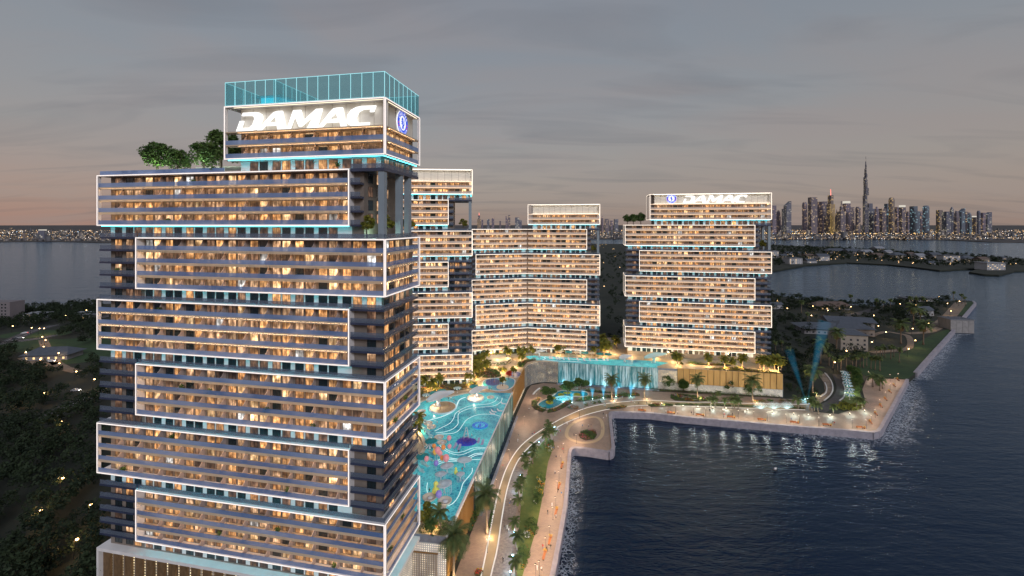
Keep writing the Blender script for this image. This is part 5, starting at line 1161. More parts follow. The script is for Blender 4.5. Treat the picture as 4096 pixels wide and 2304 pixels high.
kp = [near_line(p,8) for p in PT]; pc = [((283.6, 371.1),34),((336.4, 483.6),22),((327.6, 377.9),26),((389.0, 467.2),16)]
keepP = lambda x,y: all(k(x,y) for k in kp) and all((x-c[0])**2+(y-c[1])**2 > r*r for c,r in pc)
wp = scatter([(178,330),(168,262),(165.3, 264.6),(212.6, 305.6),(225.2, 314.8),(252.1, 319.7),(278.6, 340.7),(323.2, 364.6),(381.2, 407.6),(460.4, 462.0),(575.2, 562.1),(584.4, 579.4),(494.9, 558.4),(436.5, 540.2),(407.6, 569.9),(377.7, 611.9),(385,650),(300,620)], 640, keepP)
wood('woodland','dark trees covering the peninsula behind the far tower', wp, rng.uniform(4.5,9.5,len(wp)), 1.0, 190, M['leaf_dark'])
wi = scatter([(607.9, 1011.6),(772.3, 1148.3),(935.1, 1221.6),(1000.6, 1165.8),(1001.6, 1083.2),(1002.3, 1025.2),(1099.8, 1053.4),(1199.8, 1025.2),(1476.8, 1261.9),(1468.5, 1481.9),(1349.9, 1794.7),(1205.6, 2033.1)], 1000)
wood('woodland','dark trees among the houses of the far island', wi, rng.uniform(7,13,len(wi)), 1.9, 60, M['leaf_dark'])
# single palms on the peninsula
for k,(p,s) in enumerate((((260.1, 350.7),1.35),((331.3, 372.8),1.5),((404.0, 440.0),1.6),((347.4, 369.5),1.5),((417.1, 447.1),1.2),((225.5, 319.7),1.3))):
    palm('date', ['tall palm beside the concrete hall on the peninsula','tall palm in the loop of the garden path on the peninsula','large palm lit from below on the peninsula crest','tall palm alone on the edge of the peninsula lawn','smaller palm beside the large lit palm on the peninsula crest','bushy palm just behind the searchlight beams'][k], (*p,3.), s)
tp = [(225.8, 307.8),(224.2, 301.1),(229.7, 305.6),(237.0, 310.1),(239.7, 307.8),(241.1, 306.7),(248.7, 312.5),(249.1, 310.1),(254.2, 313.6),(252.5, 307.8),(253.7, 305.6),(255.1, 303.3),(279.7, 332.5),(284.5, 333.8),(285.5, 329.8),(292.6, 335.2),(285.2, 322.2),(275.7, 331.2),(286.3, 337.9),(228.2, 314.8),(207.9, 344.9),(204.4, 324.7),(217.5, 352.2)]
TQ=[palm('thin','slender dark palm in the grove on the peninsula lawn', (*p,3.), random.uniform(.75,1.), 'slender palms on the peninsula lawn') for p in tp]; relabel(TQ,'slender dark palm in the grove on the peninsula lawn, %s from the left')
tq = [(424.2, 547.3),(432.8, 519.9),(441.7, 519.9),(452.2, 523.2),(485.7, 533.3),(493.5, 533.3),(498.1, 529.9),(578.0, 562.1),(567.0, 547.3),(302.3, 447.1),(331.4, 501.1),(591.0, 586.0)]
TQ=[palm('thin','small dark palm rising from the trees along the peninsula shore', (*p,3.), random.uniform(1.0,1.35), 'palms along the peninsula shore') for p in tq]; relabel(TQ,'small dark palm above the trees of the peninsula shore, %s from the left')

bed('low dark hedge between the two light lines of the outer path', [(92.2, 247.4),(114.6, 246.1),(138.9, 244.4),(138.0, 242.9),(113.8, 244.4),(91.5, 245.7)], 3.05, 2.6, .9, flowers=(), soil=True, name='hedge', cat='hedge')
bed('green shrubbery bank below the striped parasols', [(187.9, 249.1),(192.5, 244.1),(200.4, 249.5),(196.0, 243.0),(187.2, 237.4),(180.1, 238.8),(178.0, 242.2)], 3.04, 3, 2.0, leaf=.55, m='leaf_yel', flowers=(), soil=False, name='shrub', cat='shrub')
bed('leafy hedge on the seaward side of the parasol lawn', [(231.4, 299.0),(237.7, 296.8),(221.8, 277.0),(208.9, 261.3),(206.7, 263.0),(220.0, 280.8)], 3.04, 2.2, 3.0, leaf=.6, flowers=(), soil=False, name='hedge', cat='hedge')
bed('dark shrubs below the tall palm in the searchlight beams', [(175.0, 264.6),(186.4, 269.8),(185.4, 264.6),(176.1, 254.9),(168.8, 253.3)], 3.0, 2.4, 2.2, leaf=.6, m='leaf_dark', flowers=(), soil=False, name='shrub', cat='shrub')
for lab,p,s in (('bushy tree at the far end of the striped parasol row',(226.5, 288.6),1.0),('bushy tree seaward of the striped parasols',(217.7, 275.2),.9),('rounded tree behind the first striped parasols',(229.7, 296.8),.8)): tree('round', lab, (*p,3.0), s)
wb_ = scatter([(164.3, 263.0),(193.3, 299.0),(212.6, 305.6),(202.1, 288.6),(183.7, 269.8),(165.7, 253.3)], 40)
wood('shrub_bank','dark bushes on the slope between the podium end and the searchlights', wb_, rng.uniform(3,6,len(wb_)), .8, 160, M['leaf_dark'])

# ------------------------------------------------------------------ far city, island, outlying buildings
def tower_mat(name, base, glow, thr, es, cell=(9,9,7), seed=0):
    """Far facade: a grid of rooms, a share of them lit."""
    m = bpy.data.materials.new(name); m.use_nodes = True; nt = m.node_tree; N = nt.nodes; L = nt.links; p = N['Principled BSDF']
    p.inputs['Base Color'].default_value = (*base,1); p.inputs['Roughness'].default_value = .4
    g = N.new('ShaderNodeNewGeometry'); d = N.new('ShaderNodeVectorMath'); d.operation = 'DIVIDE'; d.inputs[1].default_value = cell; L.new(g.outputs['Position'], d.inputs[0])
    f = N.new('ShaderNodeVectorMath'); f.operation = 'FLOOR'; L.new(d.outputs[0], f.inputs[0])
    w = N.new('ShaderNodeTexWhiteNoise'); w.noise_dimensions = '4D'; w.inputs['W'].default_value = seed; L.new(f.outputs[0], w.inputs['Vector'])
    r = N.new('ShaderNodeValToRGB'); e = r.color_ramp.elements; e[0].position = thr; e[0].color = (0,0,0,1); e[1].position = min(.999,thr+.25); e[1].color = (1,1,1,1); L.new(w.outputs['Value'], r.inputs[0])
    q = N.new('ShaderNodeMath'); q.operation = 'MULTIPLY'; q.inputs[1].default_value = es; L.new(r.outputs[0], q.inputs[0]); L.new(q.outputs[0], p.inputs['Emission Strength'])
    p.inputs['Emission Color'].default_value = (*glow,1); m.cycles.emission_sampling = 'NONE'; return m
M['far'] = [tower_mat('hazed_tower_brown', (.16,.135,.16), (1,.72,.38), .84, .48, (11,11,9), seed=1), tower_mat('hazed_tower_blue', (.135,.14,.185), (.95,.85,.60), .87, .42, (11,11,9), seed=2), tower_mat('hazed_tower_violet', (.165,.14,.185), (1,.65,.35), .85, .42, (11,11,9), seed=3), tower_mat('hazed_tower_gold', (.19,.155,.15), (1,.66,.22), .80, .45, (11,11,9), seed=4), tower_mat('hazed_tower_glass', (.125,.15,.19), (.55,.9,1), .90, .45, (11,11,9), seed=5)]  # air haze painted in: facade tones paled toward mauve, spire too
M['far_spire'] = tower_mat('hazed_spire_facade', (.115,.115,.15), (1,.82,.50), .80, .26, (7,7,9), 6)
M['gold_line'] = emat('gold_light_line', (1,.66,.20), .55, 'NONE'); M['red_beacon'] = emat('red_beacon', (1,.2,.15), 3, 'NONE'); M['white_crown'] = emat('white_crown_light', (1,.93,.8), .7, 'NONE')
def far_tower(label, x0, x1, z1, y, style, mi, z0=3.2):
    t = thing('far_tower', label, 'tower', ((x0+x1)/2,y,z0), 0, 'towers of the far skyline'); w = (x1-x0); h = z1-z0; d = min(w,55); m = M['far'][mi%5]
    if style == 'box': MB().box(-w/2,w/2,0,d,0,h).build('shaft', m, t)
    elif style == 'step':
        MB().box(-w/2,w/2,0,d,0,h*.82).build('shaft', m, t); MB().box(-w/2,w*.12,0,d,h*.82+.1,h).build('upper_shaft', m, t)
    elif style == 'slant':
        b = MB(); b.add([(-w/2,0,0),(w/2,0,0),(w/2,d,0),(-w/2,d,0),(-w/2,0,h*.86),(w/2,0,h),(w/2,d,h),(-w/2,d,h*.86)],[(3,2,1,0),(4,5,6,7),(0,1,5,4),(1,2,6,5),(2,3,7,6),(3,0,4,7)]); b.build('shaft', m, t)
    elif style == 'round': MB().lathe([(w/2,0),(w/2,h*.93),(w*.42,h*.97),(w*.3,h)],14,0,(0,d/2)).build('shaft', m, t)
    elif style == 'spire':
        MB().box(-w/2,w/2,0,d,0,h*.68).build('shaft', m, t); MB().lathe([(w*.34,h*.68),(w*.3,h*.80),(w*.1,h*.88),(w*.05,h)],8,0,(0,d/2)).build('spire', m, t)
    elif style == 'taper': MB().lathe([(w*.58,0),(w*.56,h*.7),(w*.42,h*.9),(w*.12,h)],8,0,(0,d/2)).build('shaft', m, t)
    elif style == 'gold':
        MB().box(-w/2,w/2,0,d,0,h*.66).build('shaft', m, t); MB().box(-w*.28,w*.22,2,d-2,h*.66,h*.86).build('upper_shaft', m, t); MB().lathe([(w*.06,h*.86),(w*.02,h)],6,0,(0,d/2)).build('spire', M['red_beacon'], t)
        for k in range(4): MB().box(-w/2+w*(k+.4)/4,-w/2+w*(k+.55)/4,-1.2,-.1,2,h*.66).build('light_line', M['gold_line'], t)
    if style == 'crown' :
        MB().box(-w/2,w/2,0,d,0,h*.93).build('shaft', m, t); MB().box(-w*.46,w*.46,1,d-1,h*.93,h).build('lit_crown', M['white_crown'], t)
    return t
SK = [(410,443,478,'box',2),(453,487,518,'taper',2),(502,525,508,'box',1),(530,572,440,'slant',1),(680,718,448,'round',2),(744,796,407,'box',0),(812,850,445,'box',2),(852,883,443,'box',0),(905,948,335,'gold',3),(958,990,512,'spire',3),(997,1040,437,'spire',0),(1042,1083,440,'crown',2),(1084,1115,493,'box',0),(1142,1180,487,'round',0),(1241,1293,460,'step',1),(1303,1335,487,'taper',2),(1352,1390,505,'box',0),(1398,1430,462,'step',4),(1432,1474,408,'round',3),(1482,1516,492,'box',2),(1525,1558,475,'crown',0),(1575,1598,530,'box',2),(1600,1622,580,'step',3),(1628,1680,484,'step',4),(1683,1708,527,'round',2),(1730,1775,478,'round',4),(1846,1876,517,'box',3),(1879,1893,548,'box',2),(1908,1950,530,'step',1),(1954,1982,490,'taper',1),(1995,2028,518,'taper',0),(2038,2071,503,'slant',4),(2080,2098,532,'box',0),(2108,2134,538,'taper',4),(2160,2207,568,'crown',3),(2186,2210,522,'round',1),(2222,2246,540,'box',2),(2262,2300,535,'slant',1)]
def c9p(x, y, Y): return ((2900+x/2.1538-2048)/1750*Y, 104.5-((600+y/2.1538)-898)/1750*Y)
sky_o = []
for k,(a,b_,yt,st,mi) in enumerate(SK):
    Y = 4900+260*((k*7)%5-2)/2; xa,zt = c9p(a,yt,Y); xb,_ = c9p(b_,yt,Y); sky_o.append(far_tower('far', xa, xb, zt, Y, st, mi))
relabel(sky_o[:14],'lit tower of the far skyline left of the tall spire, %s from the left'); relabel(sky_o[14:],'lit tower of the far skyline right of the tall spire, %s from the left')
def c4p(x, y, Y): return ((1600+x/1.61-2048)/1750*Y, 104.5-((640+y/1.61)-898)/1750*Y)
so = []
for k,(a,b_,yt,st,mi) in enumerate([(497,520,338,'gold',0),(525,535,385,'box',2),(560,576,381,'box',1),(590,606,366,'slant',2),(640,650,392,'box',0),(680,694,360,'step',2),(696,710,356,'box',0),(741,784,370,'step',1),(1297,1311,362,'taper',2),(1322,1348,379,'box',0),(1382,1406,381,'box',1),(1356,1370,390,'box',2)]):
    Y = 5600; xa,zt = c4p(a,yt,Y); xb,_ = c4p(b_,yt,Y); so.append(far_tower('far',xa,xb,zt,Y,st,mi))
relabel(so,'small hazy tower on the horizon behind the bent tower, %s from the left')
def needle():
    Y = 4890; xc,_ = c9p(1213,500,Y); t = thing('spire_tower','extremely tall slender stepped spire rising over the far skyline','tower',(xc,Y,3.2))
    sh = lambda yt: c9p(0,yt,Y)[1]-3.2; wpx = Y/1750/2.1538
    tiers = [(50,615,390),(42,390,300),(34,300,235),(26,235,200),(19,200,160),(13,160,125),(8,125,98),(3.4,98,55)]
    for i,(w,yb,yt) in enumerate(tiers):
        r = w*wpx/2; off = (1 if i%2 else -1)*r*.12; b = MB(); zb = max(0,sh(yb)) if i else 0.; z1 = sh(yt)
        for a in range(3):
            ang = R(90+120*a+15*i); b.lathe([(r*.52,zb),(r*.5,z1-(a*.16)*(z1-zb))],8,0,(off+r*.42*math.cos(ang),r*.42*math.sin(ang)))
        b.lathe([(r*.55,zb),(r*.5,z1)],8,0,(off,0)); b.build('tier' if i < 7 else 'mast', M['far_spire'], t)
needle()
# low city: a mass of small blocks and lights
def city_mass():
    n = 5200; Y = 2950+rng.uniform(0,1,n)**1.7*5200; X = rng.uniform(-1.3,1.35,n)*Y
    ok = ~((X/Y > -.2) & (X/Y < .42) & (Y < 3150)); left = X < -400
    Y = np.where(left, Y-250, Y); X, Y = X[ok], Y[ok]; n = len(X)
    w = rng.uniform(9,30,n); d = rng.uniform(9,24,n); h = rng.uniform(5,13,n)*np.where(rng.uniform(size=n)<.05,rng.uniform(2,5,n),1); z = 3.2
    c = np.array([[-1,-1,0],[1,-1,0],[1,1,0],[-1,1,0],[-1,-1,1],[1,-1,1],[1,1,1],[-1,1,1]],float)
    V = (c[None]*np.stack([w/2,d/2,h],1)[:,None]+np.stack([X,Y,np.full(n,z)],1)[:,None]).reshape(-1,3)
    f = np.array([(4,5,6,7),(0,1,5,4),(1,2,6,5),(2,3,7,6),(3,0,4,7)]); F = (f[None]+8*np.arange(n)[:,None,None]).reshape(-1,4)
    mi = np.repeat(rng.choice(3,n,p=[.5,.3,.2]),5)
    stuff(link('city_blocks', np_mesh('city_blocks',V,F,[tower_mat('low_block_dark',(.07,.06,.062),(1,.7,.4),.86,.8,(7,7,5),7),tower_mat('low_block_pale',(.16,.14,.135),(1,.8,.55),.88,.8,(7,7,5),8),mat('low_block_grey',(.10,.10,.11),.7)],mi)), 'low blocks of the far city spread below the skyline','city')
    def lights(n, label, m, s0, s1, x0, x1, y0, y1, pw=1.6):
        Y = y0+rng.uniform(0,1,n)**pw*(y1-y0); X = rng.uniform(x0,x1,n)*Y; ok = ~((X/Y > -.2) & (X/Y < .42) & (Y < 3200)); X,Y = X[ok],Y[ok]; n = len(X)
        s = rng.uniform(s0,s1,n)*Y/3500; c = np.array([[1,0,0],[-1,0,0],[0,1,0],[0,-1,0],[0,0,1],[0,0,-1]],float)*.5
        V = (c[None]*s[:,None,None]+np.stack([X,Y,rng.uniform(7,14,n)],1)[:,None]).reshape(-1,3); f = np.array([(0,2,4),(2,1,4),(1,3,4),(3,0,4),(2,0,5),(1,2,5),(3,1,5),(0,3,5)])
        F = (f[None]+6*np.arange(n)[:,None,None]).reshape(-1,3); stuff(link('city_lights', np_mesh('city_lights',V,F,m)), label, 'lights')
    lights(2300,'warm street lights of the far city',emat('city_light_warm',(1,.60,.26),6,'NONE'),1.3,3.4,-1.3,1.35,2900,7500)
    lights(1100,'white lights of the far city',emat('city_light_white',(1,.93,.85),7,'NONE'),1.2,3.2,-1.3,1.35,2900,7000)
    lights(240,'bluish lights of the far city',emat('city_light_blue',(.5,.75,1),7,'NONE'),1.4,3.6,-1.3,1.35,2900,6000)
    lights(230,'golden lights round the foot of the skyline',emat('city_light_gold',(1,.62,.2),6,'NONE'),2.,4.5,.40,1.1,4300,4900,1.)
city_mass()
bk = thing('far_block','pale hotel block with lit top on the far left shore','building',((-3122.3, 2900.0, 95.1)[0],2900,3.2)); MB().box(-22,22,0,20,0,62).build('shaft',M['far'][1],bk); MB().box(-19,19,1,19,62,68).build('lit_crown',M['white_crown'],bk)
bk = thing('far_block','slim lit block left of the pale hotel on the far left shore','building',((-3458.9, 3100.0, 94.4)[0],3100,3.2)); MB().box(-9,9,0,16,0,42).build('shaft',M['far'][3],bk)
# houses
M['h_white'] = mat('house_white',(.42,.42,.44),.7,var=.08,scale=.3); M['h_cream'] = mat('house_cream',(.30,.26,.22),.7,var=.1,scale=.3); M['h_grey'] = mat('house_grey',(.20,.19,.20),.7,var=.12,scale=.3)
M['r_slate'] = mat('slate_roof',(.07,.08,.10),.55,var=.15,scale=.4); M['r_brown'] = mat('brown_roof',(.11,.075,.06),.6,var=.15,scale=.4); M['r_pale'] = mat('pale_metal_roof',(.22,.23,.26),.4,var=.1,scale=.3)
M['h_lit'] = emat('house_lit_window',(1,.66,.30),1.6,'NONE')
M['house_pane'] = mat('house_dark_window',(.03,.032,.04),.35,spec=.3)
def house(label, c, w, d, h, roof, wm, rm, rz=0, lit=2, z=3.0, name='house', cat='house', rh=None):
    t = thing(name, label, cat, (*c,z), rz); MB().box(-w/2,w/2,0,d,-.3,h).build('wall', wm, t); e = w*.05+.2; rh = rh or min(w,d)*.32; b = MB()
    if roof == 'gable':
        x0,x1,y0,y1 = -w/2-e,w/2+e,-e,d+e; ym = d/2
        b.add([(x0,y0,h+.01),(x1,y0,h+.01),(x1,ym,h+rh),(x0,ym,h+rh),(x1,y1,h+.01),(x0,y1,h+.01)],[(0,1,2,3),(3,2,4,5),(0,3,5),(1,4,2),(0,5,4,1)])
    elif roof == 'hip':
        x0,x1,y0,y1 = -w/2-e,w/2+e,-e,d+e; ym = d/2; q = min(w*.32,d*.5)
        b.add([(x0,y0,h+.01),(x1,y0,h+.01),(x1-q,ym,h+rh),(x0+q,ym,h+rh),(x1,y1,h+.01),(x0,y1,h+.01)],[(0,1,2,3),(3,2,4,5),(0,3,5),(1,4,2),(0,5,4,1)])
    else: b.box(-w/2-e,w/2+e,-e,d+e,h+.01,h+.6); b.box(-w*.3,w*.1,d*.3,d*.7,h+.61,h+1.8)
    b.build('roof', rm, t)
    n = max(2,int(w/4.5)); me = MB().box(-.7,.7,-.08,-.005,0,1.5).mesh('window', M['house_pane']); ml = MB().box(-.7,.7,-.08,-.005,0,1.5).mesh('window', M['h_lit'])
    k = 0
    for fl in range(max(1,int(h/3.6))):
        for i in range(n):
            link('window', ml if (k*5+int(w))%7 < lit else me, t, (-w/2+w*(i+.5)/n,0,1.0+3.4*fl)); k += 1
    MB().box(-.55,.55,-.1,-.012,-.2,2.1).build('door', M['r_brown'], t) if n % 2 == 0 else None
    return t
HS = [(435,930,55,62,'flat','h_white','r_pale'),(510,938,58,34,'gable','h_cream','r_slate'),(612,983,125,55,'flat','h_white','r_slate'),(735,938,80,30,'gable','h_cream','r_brown'),(752,974,85,22,'gable','h_white','r_slate'),(855,955,95,48,'gable','h_white','r_slate'),(970,888,165,22,'hip','h_grey','r_slate'),(1120,893,120,24,'gable','h_grey','r_slate'),(1235,900,95,24,'gable','h_cream','r_pale'),(1345,868,85,22,'gable','h_grey','r_pale'),(1420,905,65,34,'gable','h_white','r_pale'),(1515,938,110,38,'hip','h_cream','r_slate'),(1330,928,90,24,'gable','h_cream','r_brown'),(1700,942,85,38,'gable','h_white','r_pale'),(1830,938,92,42,'gable','h_grey','r_slate'),(1955,970,125,66,'flat','h_white','r_slate'),(2115,970,110,42,'hip','h_cream','r_slate'),(2245,975,90,42,'gable','h_cream','r_brown'),(2337,1035,160,66,'flat','h_white','r_pale'),(2412,945,52,22,'gable','h_grey','r_slate'),(660,905,60,20,'hip','h_grey','r_slate'),(560,905,60,18,'gable','h_white','r_slate'),(1800,985,75,12,'gable','h_white','r_slate'),(1610,915,60,26,'gable','h_grey','r_brown')]
ho = []
for k,(x,y,wp_,hp,rf,wm,rm) in enumerate(HS):
    Y = 1750*101.5/((600+y/2.1538)-898); X = (2900+x/2.1538-2048)/1750*Y; s = Y/1750/2.1538; h = hp*s*(.8 if rf != 'flat' else .92)
    ho.append(house('', (X,Y), wp_*s*.95, min(28,wp_*s*.7), h, rf, M[wm], M[rm], random.uniform(-.25,.25), 2, 3.1)); ho[-1]['group'] = 'houses on the far island'
    ho[-1]['look'] = {'h_white':'white','h_cream':'cream','h_grey':'grey'}[wm]
order = sorted(range(len(ho)), key=lambda i: ho[i].location.x/ho[i].location.y)
for r_,i in enumerate(order):
    q = HS[i]; ho[i]['label'] = f"{ho[i]['look']} {'flat roofed' if q[4]=='flat' else 'pitched roof'} house on the far island, {ORD[r_]} from the left"; del ho[i]['look']
house('concrete hall with flat grey roof among the peninsula palms', (275.6, 352.2), 19, 22, 12.5, 'hip', M['h_cream'], M['r_slate'], R(-14), 0, name='hall', cat='hall', rh=2.2)
house('broad low building with dark hipped roof behind the concrete hall', (314.2, 399.7), 30, 24, 6, 'hip', M['h_grey'], M['r_slate'], R(-12), 1, name='hall', cat='hall', rh=5)
house('long dark roofed building farthest left of the peninsula halls', (291.6, 403.6), 40, 22, 5, 'hip', M['h_grey'], M['r_slate'], R(-10), 1, name='hall', cat='hall', rh=4)
house('small gabled building behind the peninsula halls', (331.0, 426.4), 38, 18, 6.5, 'gable', M['h_grey'], M['r_slate'], R(-15), 1, name='hall', cat='hall', rh=3.5)
house('small blue roofed cottage on the peninsula beside the far tower', (320.1, 526.5), 14, 9, 4.5, 'gable', M['h_white'], M['r_slate'], .1, 1)
house('low white cottage half hidden in the peninsula trees', (457.0, 483.6), 24, 12, 6, 'gable', M['h_white'], M['r_slate'], .2, 1)
house('low house with lit front in the peninsula trees', (382.0, 519.9), 40, 14, 4.5, 'hip', M['h_grey'], M['r_brown'], .0, 4)
house('flat pale pavilion among the peninsula trees', (536.7, 573.8), 38, 14, 4.5, 'flat', M['h_white'], M['r_slate'], .0, 2)
def pumphouse():
    c = (432.8, 420.5); t = thing('pump_house','square grey concrete pump house standing in the sea off the peninsula','building',(*c,0),R(-8))
    MB().box(-10,10,0,15,-2,12.6).build('wall', mat('weathered_concrete',(.24,.23,.23),.8,var=.2,scale=.3,stretch=(1,1,.3)), t)
    rf = MB().box(-10.5,10.5,-.5,15.5,12.62,13.0).build('roof', M['r_pale'], t)
    ms = MB().box(-.12,.12,-.5,15.5,13.0,13.18).mesh('ridge', M['r_pale'])
    for k in range(17): link('ridge', ms, rf, (-10+k*1.25,0,0))
    mp = MB().box(-2.4,2.4,-.12,-.005,.2,12.2).mesh('panel', mat('concrete_panel',(.27,.26,.26),.8,var=.15,scale=.4))
    for k in range(4): link('panel', mp, t, (-7.5+5*k,0,0))
pumphouse()
# left bank: block, restaurant, roads, cars
def slab_block():
    c = (-533.4, 454.2); t = thing('apartment_block','pale slab block cut by the left edge beyond the woods','building',(*c,2.9)); MB().box(-16,12,0,14,0,21).build('wall', mat('pale_block',(.17,.15,.16),.7,var=.06,scale=.2), t)
    mw = MB().box(0,1.6,-.06,-.003,0,1.4).mesh('window', M['pane_off'])
    for i in range(7):
        for j in range(6): link('window', mw, t, (-15+3.6*i,0,1.2+3.3*j))
slab_block()
house('low dark roofed restaurant with lit verandah beside the left car park', (-348.9, 326.8), 30, 14, 4, 'hip', M['h_grey'], M['r_slate'], R(6), 7, 2.9, 'restaurant','building')
house('pale villa in the trees near the left shore', (-504.7, 459.5), 18, 12, 7, 'flat', M['h_white'], M['r_pale'], 0, 1, 2.9)
house('low white building behind the left woods near the shore', (-461.0, 470.0), 34, 12, 5, 'flat', M['h_grey'], M['r_pale'], 0, 1, 2.9)
for lab,pts,w in (('upper carriageway sweeping across the left bank',LR1,11.),('lower carriageway joining from the left edge',LR2,9.),('lamp lit lane winding down to the restaurant',LR3,6.),('dark road curving behind the nearest tower',LR4,11.),('lit forecourt lane before the restaurant',LR5,9.)):
    k = thing('road', lab, 'road'); ribbon(pts, w, 2.95, 'surface', M['asphalt'] if 'lit' not in lab else M['sand'], k, .06)
    if 'lit' not in lab:
        for s in (-1,1):
            off = [(x, y+s*w*.42) for x,y in pts]; ribbon(off, .25, 3.02, 'edge_line', M['kerb'], k, .02)
sheet('lawn', oval((-413.6, 368.9),34,20), 2.91, M['lawn']); sheet('lawn', oval((-379.4, 368.9),42,22), 2.92, M['lawn']); sheet('lawn', oval((-338.6, 339.7),34,24), 2.93, M['lawn']); sheet('lawn', oval((-440.7, 405.2),30,16), 2.94, M['lawn'])
rl = thing('guard_rail','white guard rail on the bend of the dark road behind the nearest tower','guard rail'); pts = smooth([(-238.8, 228.7),(-243.3, 239.4),(-244.8, 248.0)],6)
MB().tube([(x,y,3.8) for x,y in pts],.12,6).build('rail', M['white'], rl)
for x,y in pts[::3]: MB().box(x-.07,x+.07,y-.07,y+.07,2.9,3.75).build('post', M['white'], rl)
CARM = [mat('car_paint_white',(.6,.6,.62),.3,spec=.6),mat('car_paint_dark',(.03,.035,.05),.3,spec=.6),mat('car_paint_silver',(.35,.36,.38),.3,metal=.4)]
M['tyre'] = mat('tyre',(.02,.02,.02),.9); M['head'] = emat('headlight',(1,.95,.85),25,'NONE'); M['tail'] = emat('tail_light',(1,.08,.05),6,'NONE')
def car(label, c, rz, m):
    t = thing('car', label, 'car', (*c,2.97), rz, 'cars on the left bank'); prof = [(-2.2,.35),(2.2,.35),(2.25,.75),(1.9,.95),(1.1,1.02),(.5,1.5),(-1.2,1.52),(-1.9,1.05),(-2.25,.95)]
    b = MB(); n = len(prof)
    for s in (-.88,.88): b.v += [(x,s*(1 if z < 1.1 else .8),z) for x,z in prof]
    b.f += [tuple(range(n)),tuple(range(2*n-1,n-1,-1))]+[(i,i+n,(i+1)%n+n,(i+1)%n) for i in range(n)]; b.m += [0]*(n+2); b.build('body', m, t)
    g = MB(); g.box(-1.0,.4,-.83,.83,1.08,1.42); g.build('side_window', M['pane_off'], t)
    for x in (-1.4,1.4):
        for s in (-.8,.8):
            w = MB(); w.lathe([(.32,-.1),(.32,.1)],10); o = w.build('wheel', M['tyre'], t, (x,s,.32)); o.rotation_euler = (R(90),0,0)
    for s in (-.6,.6): MB().box(2.2,2.28,s-.18,s+.18,.6,.75).build('headlight', M['head'], t); MB().box(-2.3,-2.22,s-.18,s+.18,.7,.85).build('tail_light', M['tail'], t)
for k,(lab,c,rz,m) in enumerate((('dark car on the left bank carriageway nearest the left edge',(-440.8, 388.4),.4,1),('silver car following on the left bank carriageway',(-438.1, 389.6),.4,2),('white car with lights on, farther along the carriageway',(-454.0, 407.5),3.5,0),('white car parked on the restaurant forecourt',(-340.9, 323.7),.2,0),('white van like car parked in the trees behind the nearest tower',(-265.7, 266.5),.1,0))): car(lab,c,rz,CARM[m])
# street lamps
M['globe'] = emat('street_lamp_globe', (1,.60,.24), 16)
LAMPS = []
def street_lamp(c, z, h, group, watt=0, col=(1,.58,.24), s=1., m=None):
    t = thing('street_lamp','lamp','lamp post',(*c,z),0,group); MB().tube([(0,0,0),(0,0,h*.6),(0,0,h)],[.12*s,.08*s,.06*s],6).build('pole', M['dark'], t)
    MB().bar((0,0,h),(.9*s,0,h+.1),.1*s).build('arm', M['dark'], t); MB().lathe([(.12*s,h-.28*s),(.34*s,h-.15*s),(.34*s,h+.1*s),(.1*s,h+.22*s)],8,0,(.9*s,0)).build('lamp_head', m or M['globe'], t)
    if watt: plight(t,(.9*s,-.2,h-.5),col,watt,.3)
    return t
la = [(-509.1, 456.8),(-469.2, 459.0),(-475.3, 487.6),(-430.7, 401.8),(-445.1, 404.5),(-435.0, 401.8),(-470.1, 411.1),(-400.3, 371.9),(-386.3, 361.4),(-366.6, 341.5),(-364.6, 327.2),(-337.8, 325.0),(-334.6, 309.4),(-312.2, 300.8),(-283.8, 284.0),(-258.5, 269.8),(-279.0, 249.2),(-265.8, 247.7),(-219.1, 211.7),(-170.1, 164.7),(-158.2, 146.0),(-144.4, 149.0),(-132.8, 132.6)]
lo = [street_lamp(c,2.9,6.2,'street lamps on the left bank',800 if k not in (0,1,2,4,6) else 0,s=1.1) for k,c in enumerate(la)]; relabel(lo,'amber street lamp in the dark woods of the left bank, %s counting from farthest', key=lambda o:-o.location.y)
lb = [(350.9, 511.6),(392.7, 508.3),(466.5, 526.8),(378.8, 459.3),(383.4, 437.1),(343.9, 411.8),(330.7, 388.1),(303.3, 335.7),(251.8, 330.6),(241.6, 340.7),(331.3, 547.5),(313.3, 459.3),(525.5, 528.9),(480.4, 521.8),(401.8, 422.9),(366.4, 401.2),(331.4, 360.5),(222.7, 303.1),(291.7, 355.6),(312.7, 498.5),(350.0, 486.1),(562.6, 577.4),(483.7, 483.1),(555.0, 543.6)]
lo = [street_lamp(c,3.,6.1,'street lamps on the peninsula',1100 if k%2==0 or k in (1,7,9,17) else 0,(1,.66,.32),s=1.1) for k,c in enumerate(lb)]; relabel(lo,'amber street lamp among the peninsula trees, %s from the left')
def scat_lights(label, n, fx, z, s, m):
    b = MB()
    for _ in range(n):
        x,y = fx(); b.lathe([(.05,z),(s*random.uniform(.5,1),z+s*.5),(.05,z+s)],5,0,(x,y))
    stuff(b.build('window_lights', m), label, 'lights')
isl = scatter([(641.9, 1068.1),(772.3, 1148.3),(935.1, 1221.6),(1000.6, 1165.8),(1001.6, 1083.2),(1115.1, 1068.1),(1216.1, 1039.1),(1407.2, 1202.4),(1362.9, 1375.3),(1159.5, 1541.6),(952.5, 1606.3)],90)
it = iter(isl); scat_lights('tiny warm lights between the houses of the far island', 90, lambda: next(it), 5, 1.5, emat('house_glow',(1,.62,.28),4,'NONE'))
gap = scatter([(60,350),(150,340),(250,600),(390,1000),(500,2800),(250,2800),(150,900)],60); it2 = iter(gap); scat_lights('small warm lights in the dark gap between the middle and far towers', 60, lambda: next(it2), 9, 1.3, emat('grove_glow',(1,.62,.28),4,'NONE'))

